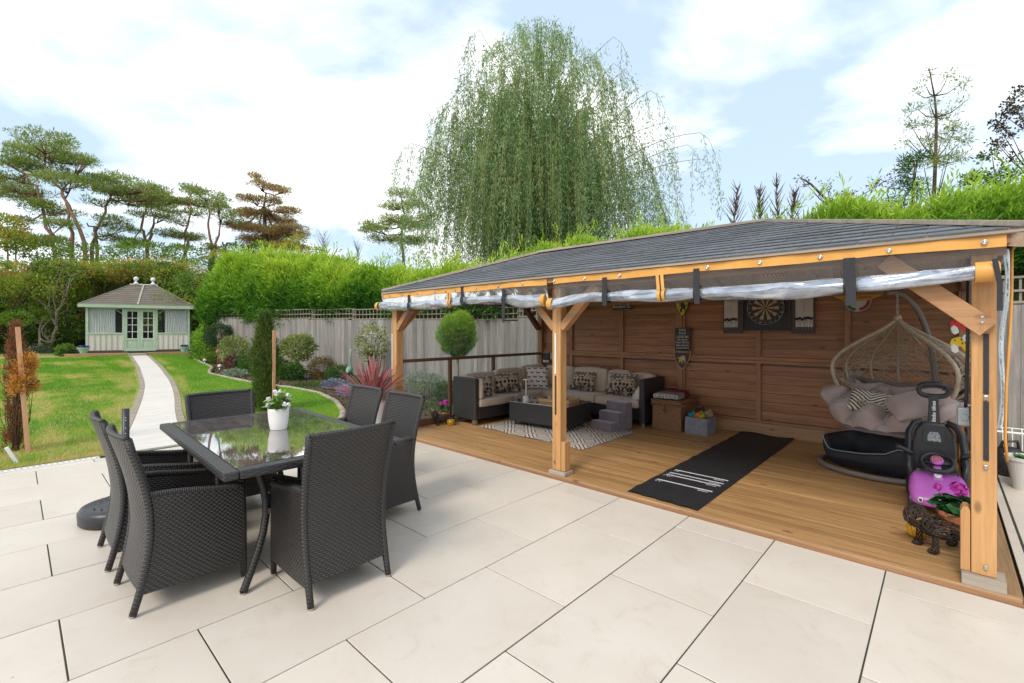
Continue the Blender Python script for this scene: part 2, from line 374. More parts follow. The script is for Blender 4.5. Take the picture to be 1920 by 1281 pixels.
M['film'] = clear_film('clear_sheet', alpha=.05, bs=.5, crinkle=2.5)
M['panel_film'] = clear_film('side_clear_panel', tint=(.55,.62,.62), alpha=.10, bs=.12, crinkle=1.1)
M['steel'] = plain('steel', (.55,.55,.54), (.45,.45,.44), 20, .3, 1.0)
M['wicker'] = weave('black_weave', (.032,.027,.025), (.056,.047,.043), .0150, .0125, .36, .9)
M['wicker_blue'] = M['wicker']
M['rib'] = weave('wrapped_weave', (.03,.026,.025), (.05,.043,.04), .035, .010, .4, .7)
M['sofaweave'] = weave('sofa_weave', (.024,.023,.024), (.05,.046,.045), .045, .016, .5, .7)
M['hamper'] = weave('hamper_weave', (.36,.17,.07), (.25,.11,.045), .035, .018, .6, 1.0)
M['beige'] = plain('beige_cushion', (.52,.42,.33), (.44,.35,.27), 14, .9, bs=.35, fine=300, sheen=.3)
M['taupe'] = plain('taupe_cushion', (.41,.325,.30), (.345,.27,.25), 9, .9, bs=.3, fine=260, sheen=.3)
M['blackmetal'] = plain('black_metal', (.02,.02,.022), (.03,.03,.03), 20, .4)
M['blackplastic'] = plain('black_plastic', (.022,.022,.025), (.03,.03,.034), 20, .38)
M['greyplastic'] = plain('grey_plastic', (.33,.36,.38), (.28,.31,.33), 6, .4)
M['white'] = plain('white_paint', (.78,.77,.74), (.70,.69,.66), 10, .45)
M['ceramic'] = plain('white_ceramic', (.72,.69,.66), (.68,.65,.62), 5, .5)
# ================================================================ ground
def struct(name, mb, mat, **kw): return mb.build(name, mat, kind='structure', **kw)
CURB = [(-32.4,4.9),(-24.3,4.2),(-21.2,3.55),(-18.5,3.25),(-16.6,3.05),(-15.6,2.72),(-14.6,2.45),(-13.4,2.5),(-12.2,2.6),(-10.9,2.72),(-9.8,3.02),(-8.7,3.1),(-7.4,2.85),(-6.3,2.45),(-5.45,1.95)]
def curb_y(x):
    xs = [c[0] for c in CURB]; ys = [c[1] for c in CURB]; return float(np.interp(x, xs, ys))
PC = [(-24.3,2.24,.25),(-17.8,1.55,.25),(-12.8,.92,.25),(-10.3,.51,.26),(-7.8,.03,.26),(-5.58,-.36,.32)]
def path_c(x):
    xs = [p[0] for p in PC]; y = 0; w = 0
    for d in (-.8, -.4, 0, .4, .8):
        y += np.interp(x + d, xs, [p[1] for p in PC]) / 5; w += np.interp(x + d, xs, [p[2] for p in PC]) / 5
    return float(y), float(w)
# soil / land sheet out to the horizon
mb = MB()
xs = [-260,-120,-60,-33] + [-30 + i for i in range(25)] + [-5.5, 0, 10, 40, 120, 260]; ys = [-260,-60,-20,-8,-3,0,2,4,6,9,14,30,80,260]
mb.grid(len(xs)-1, len(ys)-1, lambda u, v: (xs[round(u*(len(xs)-1))], ys[round(v*(len(ys)-1))], T(xs[round(u*(len(xs)-1))]) - .045))
struct('ground', mb, M['soil'])
# lawn sheet with a raised, slightly uneven turf
def lawnmat():
    m, nt, p, out = newmat('turf'); v = coords(nt)
    a = noise(nt, v, .45, 5, .6); b = noise(nt, v, 14, 4, .6); c = noise(nt, coords(nt, (.35, 1, 1)), 2.2, 5, .65)
    g = mixc(nt, ramp(nt, b, [(.35, 0.0), (.68, 1.0)]), (.11, .25, .02), (.17, .32, .03))
    dry = ramp(nt, math_(nt, 'ADD', math_(nt, 'MULTIPLY', a, .45), math_(nt, 'MULTIPLY', c, .55)), [(.40, 0.0), (.53, 1.0)])
    sp = nt.nodes.new('ShaderNodeSeparateXYZ'); tc = nt.nodes.new('ShaderNodeTexCoord'); nt.links.new(tc.outputs['Object'], sp.inputs[0])
    side = math_(nt, 'MULTIPLY_ADD', sp.outputs[1], -.32, .75); side.node.use_clamp = True
    col = mixc(nt, math_(nt, 'MULTIPLY', dry, math_(nt, 'MULTIPLY_ADD', side, .85, .15)), g, (.36, .30, .11))
    nt.links.new(col, p.inputs['Base Color']); p.inputs['Roughness'].default_value = .9; p.inputs['Specular IOR Level'].default_value = .15
    bump(nt, p, b, .8, .03); return m
M['turf'] = lawnmat()
mb = MB()
def lawn_pt(u, v):
    x = -5.6 - 26.9*u; y1 = curb_y(x) - .03 if x > -24.5 else 5.2
    if x > -5.65: y1 = 1.98
    y = -16 + (y1 + 16)*v
    z = T(x) + .012*math.sin(x*1.3 + y*.7)*math.sin(y*1.1)
    return (x, y, z + (0 if x < -6 else -.004))
mb.grid(110, 60, lawn_pt); struct('lawn', mb, M['turf'], smooth=True)
# grass blades
def dry_field(x, y):
    P = np.stack([x*.35, y, x*0], 1); n = .5*smooth_noise(P, 1.9, 2) + .5*smooth_noise(P, 4.3, 5) ; side = np.clip(.75 - .32*y, 0, 1)
    edge = np.zeros_like(x)
    for s in (-1, 1):
        py = np.interp(x, [p[0] for p in PC], [p[1] for p in PC]); d = np.abs(y - (py + s*.5)); edge = np.maximum(edge, np.exp(-(d/(.26 if s < 0 else .13))**2))
    e2 = np.exp(-((x + 5.62)/.12)**2)
    n2 = smooth_noise(P*np.array([1.2,1,1]), 9.5, 7)*.35; return np.clip(n*1.3 + n2 + .3, 0, 1)*(.10 + side) + .9*edge*np.clip(smooth_noise(P, 3.1, 9)*1.3 + .62, 0, 1) + .5*e2
def grass():
    n = 330000; d = rng.random(n)**1.75; x = -5.62 - 19*d; y = rng.uniform(-2.2, 4.6, n) 
    n2 = 60000
    cy = np.interp(x, [c[0] for c in CURB], [c[1] for c in CURB]); py = np.interp(x, [p[0] for p in PC], [p[1] for p in PC])
    ok = (y < cy - .04) & (np.abs(y - py) > .40) & (y > -1.515 - .03*(-x))
    x = x[ok]; y = y[ok]; n = len(x)
    dry = dry_field(x, y); bare = (dry > .6) & (rng.random(n) < .35); x = x[~bare]; y = y[~bare]; dry = dry[~bare]; n = len(x)
    z = Tn(x) + .012*np.sin(x*1.3 + y*.7)*np.sin(y*1.1) - .003
    h = rng.uniform(.018, .042, n)*(1 + .02*(-x)); w = .0022*(1 + .16*(-x - 5)); a = rng.uniform(0, 2*PI, n); t = rng.uniform(0, .9, n)
    B = np.stack([x, y, z], 1); S = np.stack([np.cos(a), np.sin(a), 0*a], 1)*w[:, None]
    K = np.stack([np.cos(a+1.4)*t, np.sin(a+1.4)*t, 1 + 0*a], 1)*h[:, None]
    V = np.stack([B - S, B + S, B + K], 1).reshape(-1, 3); Q = np.arange(3*n).reshape(n, 3)
    patch = smooth_noise(B, 2.3, 4)*.09; yd = np.clip((y - 1)/2, 0, 1)*.08
    ti = np.clip(.32 + patch + yd + rng.normal(0, .07, n) + dry*.62*rng.uniform(.5, 1.3, n), 0, 1)
    return V, Q, np.repeat(ti, 3)
M['grass'] = foliage('grass_blades', [(0, (.06,.16,.012)), (.3, (.14,.32,.024)), (.48, (.23,.39,.035)), (.7, (.42,.42,.09)), (1, (.58,.47,.22))], .3)
g_ = link_mesh('grass', fast_mesh('grass', *grass(), M['grass']), kind='stuff'); tag(g_, 'short green lawn grass with straw coloured dry patches around the curved path', 'grass')

# ---- patio
W_, L_ = .5987, .9068
def patio():
    mb = MB(); zt = -.0045
    for r in ((-5.60,-4.2,2.072,-5), (-5.60,-5,6.2,-4.2)): pass
    mb.box(-5.62, -5, -.06, 1.79, 2.07, zt); mb.box(-5.62, 2.07, -.06, -4.36, 2.36, zt); mb.box(1.79, -5, -.06, 6.2, 6.28, zt)
    root = mb.build('patio', M['joint'], kind='structure')
    g = .007; full = MB(); full.box(g/2, g/2, -.024, W_-g/2, L_-g/2, 0); fm = full.mesh('paving_slab'); fm.materials.append(M['slab'])
    def emit(x0, x1, y0, y1):
        if x1 - x0 < .03 or y1 - y0 < .03: return
        if abs(x1-x0-W_) < .002 and abs(y1-y0-L_) < .002: o = inst(fm, 'paving_slab', (x0, y0, random.uniform(-.0012, .0012)), root)
        else:
            b = MB(); b.box(x0+g/2, y0+g/2, -.024, x1-g/2, y1-g/2, random.uniform(-.001, .001)); o = b.build('paving_slab', M['slab'], root)
        bv = o.modifiers.new('arris', 'BEVEL'); bv.width = .0016; bv.segments = 1
    for k in range(-10, 3):
        x0, x1 = k*W_, (k+1)*W_
        for j in range(-5, 4):
            y0 = (j + (0 if k % 2 == 0 else .5))*L_; y1 = y0 + L_
            a, b = max(x0, -5.53), min(x1, 1.775)
            top = 2.068 if x1 > -4.3 else 2.36
            emit(a, b, max(y0, -4.3), min(y1, top))
    cols = [1.782, 1.838, 1.838+W_, 1.838+2*W_, 1.838+3*W_]
    for q in range(4):
        for j in range(-3, 8):
            y0 = (j + (.35 if q % 2 else -.15))*L_; emit(cols[q] + (.008 if q == 1 else 0), cols[q+1], max(y0, -4.3), min(y0 + L_, 6.2))
patio()
# drain channel between patio and lawn
t = thing('drain_channel', 'white slotted drainage channel set between the patio slabs and the lawn', 'drain', (-5.565, -2.6, 0))
mb = MB(); mb.box(-.032, -2, -.03, .032, 1.75, -.010); mb.build('channel_bed', M['blackplastic'], t)
mb = MB()
for s in (-1, 1): mb.box(s*.034-.011, -2, -.012, s*.034+.011, 1.75, .012)
for i in range(83): y = -2 + i*.045; mb.box(-.023, y, -.010, .023, y + .025, .011)
mb.build('grating', M['white'], t)
# ---- path
def path():
    bed = MB(); n = 60
    def pt(i): x = -5.62 - i/n*18.75; y, w = path_c(x); return x, y, w
    for i in range(n):
        (xa, ya, wa), (xb, yb, wb) = pt(i), pt(i+1)
        bed.add([(xa, ya-wa-.1, T(xa)-.03), (xb, yb-wb-.1, T(xb)-.03), (xb, yb+wb+.1, T(xb)-.03), (xa, ya+wa+.1, T(xa)-.03),
                 (xa, ya-wa-.1, T(xa)+.002), (xb, yb-wb-.1, T(xb)+.002), (xb, yb+wb+.1, T(xb)+.002), (xa, ya+wa+.1, T(xa)+.002)], [(4,7,6,5),(0,4,5,1),(3,2,6,7)])
    root = bed.build('path', M['joint'], kind='structure')
    m = 62
    for i in range(m):
        x0 = -5.60 - i/m*18.75 ; x1 = -5.60 - (i+1)/m*18.75 + .006
        y0, w0 = path_c(x0); y1, w1 = path_c(x1); z0, z1 = T(x0)+.014, T(x1)+.014
        b = MB(); b.add([(x0,y0-w0,z0-.02),(x1,y1-w1,z1-.02),(x1,y1+w1,z1-.02),(x0,y0+w0,z0-.02),(x0,y0-w0,z0),(x1,y1-w1,z1),(x1,y1+w1,z1),(x0,y0+w0,z0)],
            [(0,1,2,3),(4,7,6,5),(0,4,5,1),(1,5,6,2),(2,6,7,3),(3,7,4,0)]); b.build('path_slab', M['path'], root)
    e = MB(); e.box(0, -.048, -.02, .196, .048, .018); em = e.mesh('edging_paver'); em.materials.append(M['edger'])
    for s in (-1, 1):
        x = -5.62
        while x > -24.3:
            y, w = path_c(x); y2, w2 = path_c(x - .2); ang = math.atan2((y2 + s*w2) - (y + s*w), -.2)
            o = inst(em, 'edging_paver', (x, y + s*(w + .053), T(x) + random.uniform(-.002, .002)), root, (0, -.0172, ang)); x -= .2*abs(math.cos(ang))
    # doorstep stones at the summer house
path()
# ---- border edging stones
def edging():
    root = thing('border_edging', 'pale stone edging snaking between the lawn and the planted border', 'edging', (-14.6, 2.45, T(-14.6)))
    e = MB(); e.grid(6, 4, lambda u, v: ((v-.5)*.18, .055*math.cos(PI*(1-u)), .052*math.sin(PI*u) - .01)); 
    e.add([((v-.5)*.18, .055*math.cos(PI*(1-u)), .052*math.sin(PI*u)-.01) for v in (0,) for u in [k/6 for k in range(7)]], [tuple(range(7))])
    e.add([((v-.5)*.18, .055*math.cos(PI*(1-u)), .052*math.sin(PI*u)-.01) for v in (1,) for u in [k/6 for k in range(7)]], [tuple(range(7))[::-1]])
    em = e.mesh('edging_stone'); em.materials.append(M['curb'])
    P = [Vector((x, curb_y(x), T(x))) for x in np.linspace(-5.4, -24.3, 160)]
    # smooth
    for _ in range(3): P = [P[0]] + [(P[i-1] + P[i]*2 + P[i+1])/4 for i in range(1, len(P)-1)] + [P[-1]]
    P = [Vector((-5.42, .75+1.0, 0)), Vector((-5.40, 1.9, 0))] + P[2:]
    acc = 0; last = P[0]
    for a, b in zip(P, P[1:]):
        d = (b-a).length; t0 = 0
        while acc + (d - t0) >= .19:
            t0 += .19 - acc; acc = 0; q = a + (b-a)*(t0/d); ang = math.atan2(b.y-a.y, b.x-a.x)
            inst(em, 'edging_stone', (q.x-root.location.x, q.y-root.location.y, q.z-root.location.z+random.uniform(-.006,.004)), root, (0, 0, ang + random.uniform(-.07,.07)))
        acc += d - t0
    # stretch running left behind the lawn to the summer house
    root2 = thing('border_edging', 'straight pale kerb along the back of the lawn left of the summer house', 'edging', (-26.6, -3, T(-26.6)))
    b = MB(); b.box(-.06, 0, -.02, .06, .58, .05); bm_ = b.mesh('kerb_stone'); bm_.materials.append(M['curb'])
    for i in range(14): inst(bm_, 'kerb_stone', (0, -4.4 + i*.6, random.uniform(-.005,.005)), root2)
edging()

# ---- deck
def deck():
    b = MB(); b.box(-4.36, 2.10, -.04, 1.74, 5.5, -.004); root = b.build('deck', M['joint'], kind='structure')
    y = 2.118; w = .138; i = 0; meshes = {}
    while y < 5.42:
        cuts = [-4.34] + sorted(random.sample([-2.9,-2.3,-1.7,-.8,-.2,.5], 1 + i % 2)) + [1.585]
        if i < 2: cuts = [-4.34, -1.4, 1.60]
        for a, c in zip(cuts, cuts[1:]):
            q = MB(); q.box(a+.0015, 0, .002, c-.0015, w-.004, .034); o = q.build('deck_board', M['deck'], root); o.location = (0, y, random.uniform(-.001, .001))
            bv = o.modifiers.new('arris', 'BEVEL'); bv.width = .0012; bv.segments = 1
        y += w; i += 1
    q = MB(); q.box(-4.36, 2.082, -.004, 1.755, 2.112, .036); o = q.build('deck_trim', M['plinth'], root); bv = o.modifiers.new('arris', 'BEVEL'); bv.width = .004; bv.segments = 1
    q = MB(); q.box(-4.34, 2.07, -.004, 1.765, 2.079, .018); q.build('deck_trim', M['beamX'], root)
    for k in range(2):
        q = MB(); q.box(1.60+k*.083, 2.118, .002, 1.60+k*.083+.079, 5.46, .034); o = q.build('deck_board', M['deckY'], root); bv = o.modifiers.new('arris', 'BEVEL'); bv.width = .003; bv.segments = 1
deck()

# ================================================================ pavilion
PAV = thing('pavilion', 'timber garden pavilion with grey shingle hip roof beside the pale patio', 'pavilion', (-1.3, 3.8, .03))
def part(name, mb, mat, parent=None, **kw): return mb.build(name, mat, parent or PAV, world=True, **kw)
def sub(name, mb, mat, parent, **kw): return mb.build(name, mat, parent, **kw)      # parent already carries the world offset
def pboxes(name, mat, *bs, **kw):
    mb = MB()
    for q in bs: mb.box(*q)
    return part(name, mb, mat, **kw)
Z1 = 1.865
pbv = dict(bevel=.004)
# front posts
pboxes('post', M['post'], (-4.245,2.12,.034,-4.135,2.23,Z1), **pbv); pboxes('post', M['post'], (-1.385,2.12,.075,-1.285,2.22,Z1), **pbv); pboxes('post', M['post'], (1.565,2.12,.10,1.665,2.22,Z1), **pbv)
pboxes('post_block', M['post'], (-1.283,2.125,.075,-1.235,2.215,.36), **pbv); 
mb = MB(); mb.prism([(1.522,.10),(1.562,.10),(1.562,.44),(1.552,.46),(1.532,.455),(1.522,.43)], 2.13, 2.23, lambda a,b,d:(a,d,b)); part('post_block', mb, M['post'], bevel=.003)
pboxes('post_base', M['cap'], (-1.41,2.09,.036,-1.215,2.235,.072), bevel=.004); pboxes('post_base', M['cap'], (1.525,2.085,.036,1.70,2.24,.098), bevel=.004)
# rear and side posts
for x, y in ((-4.25,5.33),(1.57,5.33)): pboxes('post', M['wallZ'], (x,y,.034,x+.1,y+.1,Z1), **pbv)
# beams
for q in ((-4.27,2.10,Z1,1.70,2.235,1.965),(-4.27,5.33,Z1,1.70,5.44,1.965)): pboxes('beam', M['beamX'], q, **pbv)
for x in (-4.255, 1.57): pboxes('beam', M['rail'], (x,2.24,Z1,x+.1,5.325,1.965), **pbv)
# braces: mid post, corner posts
def brace(p0, p1, w=.075, h=.09, mat=None): mb = MB(); mb.beam(p0, p1, w, h, (0,1,0) if abs(p0[1]-p1[1]) < .1 else (1,0,0)); part('brace', mb, mat or M['brace'], bevel=.003)
brace((-1.375,2.17,1.47),(-1.76,2.17,1.87)); brace((-1.29,2.17,1.47),(-.90,2.17,1.87)); brace((-4.14,2.17,1.47),(-3.74,2.17,1.87)); brace((1.63,2.085,1.455),(1.19,2.085,1.87),.10,.035+.0)
brace((-4.19,2.22,1.47),(-4.19,2.62,1.87)); brace((-4.19,5.30,1.47),(-4.19,4.9,1.87), mat=M['rail'])
mb = MB()
for z in (1.49,1.475): pass
for (x, z) in ((1.60,1.505),(1.60,1.48)): mb.lathe([(.0,.0),(.007,.001),(.007,.004),(0,.005)], (0,0,0), 10); 
mb = MB(); mb.M = Matrix.Translation((1.605,2.033,1.52)) @ Matrix.Rotation(R(90),4,'X'); mb.lathe([(.008,0),(.007,.004),(0,.005)], n=10); mb.M = Matrix.Translation((1.605,2.033,1.49)) @ Matrix.Rotation(R(90),4,'X'); mb.lathe([(.008,0),(.007,.004),(0,.005)], n=10); mb.M=None
part('bolt', mb, M['steel'])
# back wall: planks, studs, rails
studs = [(-3.53,-3.47),(-2.50,-2.44),(-1.53,-1.40),(-.42,-.36),(.57,.63)]
edges = [-4.15] + [v for s in studs for v in s] + [1.57]
for b in range(6):
    xa, xb = edges[2*b], edges[2*b+1]
    z = .235
    while z < 1.94:
        if abs(z - 1.0) < .06: z = 1.085; continue
        h = .122 if z + .122 < 1.0 or z > 1.05 else 1.0 - z
        if h < .03: z = 1.085; continue
        mb = MB(); mb.prism([(0,z+.003),(.018,z+.003),(.018,z+h-.002),(.0165,z+h),(0,z+h)], xa-.02, xb+.02, lambda a,b_,d:(d, 5.43-a, b_)); o = part('wall_plank', mb, M['wallX']); z += h
for k, (xa, xb) in enumerate(studs):
    for (za, zb) in ((.21,.995),(1.088,1.93)):
        if k == 2:
            pboxes('stud', M['wallZ'], (xa,5.372,za,xa+.032,5.409,zb)); pboxes('stud', M['wallZ'], (xa+.036,5.36,za,xb-.036,5.409,zb), bevel=.003); pboxes('stud', M['wallZ'], (xb-.032,5.372,za,xb,5.409,zb))
        else: pboxes('stud', M['wallZ'], (xa,5.372,za,xb,5.409,zb), bevel=.002)
for q in ((-4.15,5.365,.995,1.57,5.408,1.035),(-4.15,5.375,1.037,1.57,5.408,1.086),(-4.15,5.375,.19,1.57,5.408,.232)): pboxes('wall_rail', M['wallX'], q, bevel=.002)
pboxes('plinth_board', M['plinth'], (-4.15,5.385,.034,1.57,5.425,.187), bevel=.002)
pboxes('wall_backing', M['rail'], (-4.15,5.432,.034,1.57,5.45,1.95))
# left side: rail, balusters, clear panel
def side(x):
    pboxes('handrail', M['rail'], (x-.03,2.235,.985,x+.03,5.325,1.03), bevel=.003)
    for y in (3.10, 4.05) if x < 0 else (3.0, 4.2): pboxes('baluster', M['rail'], (x-.022,y,.14,x+.022,y+.05,.983))
    pboxes('bottom_rail', M['rail'], (x-.03,2.235,.036,x+.03,5.325,.135), bevel=.003)
side(-4.19); side(1.62)
mb = MB(); mb.grid(24, 6, lambda u, v: (-4.255 + .006*math.sin(u*9), 2.24 + u*3.08, .136 + v*1.72)); part('clear_panel', mb, M['panel_film'], smooth=True)
# roof
EL, ER, RL, RR = (-4.23,1.95,1.975), (1.755,1.95,1.965), (-2.90,3.75,2.575), (.13,3.75,2.555)
BL, BR = (-4.23,5.55,1.975), (1.755,5.55,1.965)
def slope_pt(t, x):      # front slope height at ratio t
    return (x, 1.95 + 1.8*t, (1.97 + .595*t) - .0017*(x+1.2)*(1 if True else 0))
def roof():
    mb = MB(); th = .022
    for quad in ((EL,ER,RR,RL),(BR,BL,RL,RR)): mb.add([tuple(Vector(p)-Vector((0,0,th))) for p in quad] + [tuple(p) for p in quad], [(0,3,2,1),(4,5,6,7),(0,1,5,4),(1,2,6,5),(2,3,7,6),(3,0,4,7)])
    for tri in ((BL,EL,RL),(ER,BR,RR)): mb.add([tuple(Vector(p)-Vector((0,0,th))) for p in tri] + [tuple(p) for p in tri], [(0,2,1),(3,4,5),(0,1,4,3),(1,2,5,4),(2,0,3,5)])
    part('roof_boarding', mb, M['ceil'])
    n = 14; q0 = .0
    for i in range(n):
        t0 = i/n - .006; t1 = (i+1)/n + .012
        def lim(t): return EL[0] + (RL[0]-EL[0])*t, ER[0] + (RR[0]-ER[0])*t
        w = .315; x = -4.6 - (.157 if i % 2 else 0)
        while x < 1.8:
            la, ra = lim(max(t0, 0)); lb, rb = lim(min(t1, 1)); a, b = x + .002, x + w - .002
            P = [(max(a, la), t0), (min(b, ra), t0), (min(b, rb), t1), (max(a, lb), t1)]
            if P[1][0] - P[0][0] > .02 or P[2][0] - P[3][0] > .02:
                if P[2][0] < P[3][0]: P[2] = P[3] = ((P[2][0]+P[3][0])/2, t1)
                if P[1][0] < P[0][0]: P[1] = P[0] = ((P[1][0]+P[0][0])/2, t0)
                lo = .0115 + random.uniform(0, .002); V = []
                for (xx, tt), up in zip(P, (lo, lo, .0015, .0015)):
                    c = Vector(slope_pt(tt, xx)); V.append(c + Vector((0, -.3*up, up)))
                for (xx, tt), up in zip(P, (lo-.006, lo-.006, .0005, .0005)):
                    c = Vector(slope_pt(tt, xx)); V.append(c + Vector((0, -.3*up, up)))
                s = MB(); s.add(V, [(0,1,2,3),(4,7,6,5),(0,4,5,1),(1,5,6,2),(3,7,4,0)]); part('shingle', s, M['shingle'])
            x += w
    # other slopes: courses joined
    mb = MB()
    for A, B, Tt, Tt2 in ((BL, EL, RL, RL), (ER, BR, RR, RR), (BR, BL, RL, RR)):
        A, B, Tt, Tt2 = map(Vector, (A, B, Tt, Tt2)); nn = (B-A).cross(Tt-A).normalized()
        if nn.z < 0: nn = -nn
        for i in range(n):
            t0, t1 = i/n, (i+1)/n + .01
            la, lb = A.lerp(Tt if Tt == Tt2 else Tt2, t0), B.lerp(Tt, t0); ua, ub = A.lerp(Tt if Tt == Tt2 else Tt2, min(t1,1)), B.lerp(Tt, min(t1,1))
            mb.add([la + nn*.012, lb + nn*.012, ub + nn*.003, ua + nn*.003, la, lb], [(0,1,2,3),(4,5,1,0)])
    part('shingle_courses', mb, M['shingle'], kind='stuff')
    for a, b, w, ex in ((EL, RL, .075, .0),(RL, RR, .09, .02),(RR, ER, .075, .0),(BL, RL, .075, 0),(BR, RR, .075, 0)):
        mb = MB(); mb.beam(Vector(a)+Vector((0,0,.022)), Vector(b)+Vector((0,0,.022)), w, .03, ext=ex); part('ridge_cap', mb, M['cap'], bevel=.003)
    # eave battens
    pboxes('eave_batten', M['cap'], (-4.23,1.945,1.948,1.755,1.968,1.968+.004))
    pboxes('fascia', M['beamX'], (-4.22,1.97,1.90,1.74,1.992,1.947)); 
    for x in (-4.22, 1.725): pboxes('fascia', M['beamX'], (x,1.994,1.90,x+.018,5.5,1.955))
    for k in range(12):
        x = -4.0 + k*.5; 
    # rafters
    for x in (-3.4,-2.9,-2.2,-1.5,-.8,-.1,.5,1.0):
        t = 1.0 if -2.9 <= x <= .13 else ((x+4.23)/1.33 if x < -2.9 else (1.755-x)/1.625)
        p0 = Vector((x, 2.1, 1.95)); p1 = Vector((x, 1.95+1.8*t, 1.97+.59*t-.05)); mb = MB(); mb.beam(p0, p1, .045, .06); part('rafter', mb, M['ceil'])
        p0 = Vector((x, 5.4, 1.95)); p1 = Vector((x, 5.55-1.8*t, 1.97+.59*t-.05)); mb = MB(); mb.beam(p0, p1, .045, .06); part('rafter', mb, M['ceil'])
    for a, b in ((EL,RL),(ER,RR),(BL,RL),(BR,RR)):
        mb = MB(); mb.beam(Vector(a)-Vector((0,0,.06)), Vector(b)-Vector((0,0,.06)), .045, .07); part('rafter', mb, M['ceil'])
roof()
# hook-and-loop strips, studs and wiring on the right post
for z0, z1 in ((1.10,1.43),(.735,1.06)): pboxes('fastening_strip', M['strap'], (1.612,2.112,z0,1.634,2.117,z1))
for z in (1.08,.70,.15): pboxes('turn_button', M['steel'], (1.614,2.104,z-.012,1.630,2.118,z+.012), bevel=.003)
pboxes('turn_button', M['steel'], (-1.36,2.10,.14,-1.345,2.118,.165), bevel=.003)
pboxes('fastening_strip', M['white'], (-1.352,2.113,1.02,-1.334,2.118,1.42)); pboxes('fastening_strip', M['strap'], (-1.350,2.113,.62,-1.334,2.118,1.0))
pboxes('fastening_strip', M['white'], (-4.24,2.113,.9,-4.225,2.118,1.4))
mb = MB(); mb.tube([(1.56,2.35,1.9),(1.558,2.34,1.4),(1.552,2.36,1.05),(1.55,2.40,.99)], .009, 8); mb.tube([(1.55,2.42,.86),(1.56,2.4,.80),(1.57,2.36,.74),(1.575,2.34,.80),(1.57,2.33,1.0)], .008, 8); part('cable', mb, M['blackplastic'], smooth=True)
pboxes('junction_box', M['greyplastic'], (1.515,2.34,.88,1.575,2.46,.985), bevel=.006)
mb = MB(); mb.M = Matrix.Translation((1.545,2.338,.93)) @ Matrix.Rotation(R(90),4,'X'); mb.lathe([(.018,0),(.016,.003),(0,.003)], n=16); part('switch', mb, M['greyplastic'])
# sockets on the back wall
mb = MB(); mb.box(-4.10,5.31,.90,-3.96,5.365,1.02); part('socket_box', mb, M['blackplastic'], bevel=.008)
mb = MB(); mb.box(-3.94,5.32,.90,-3.83,5.365,1.02); part('socket_box', mb, M['greyplastic'], bevel=.008)
mb = MB(); mb.box(-3.925,5.312,.92,-3.845,5.319,1.0); part('socket_cover', mb, M['greyplastic'], bevel=.004)
for x in (-4.07,-4.0):
    mb = MB(); mb.box(x-.02,5.30,.84,x+.02,5.35,.885); part('plug', mb, M['white'], bevel=.008)
    mb = MB(); mb.tube([(x,5.325,.84),(x+.01,5.33,.6),(x+.03,5.34,.3)], .006, 6); part('cable', mb, M['blackplastic'])

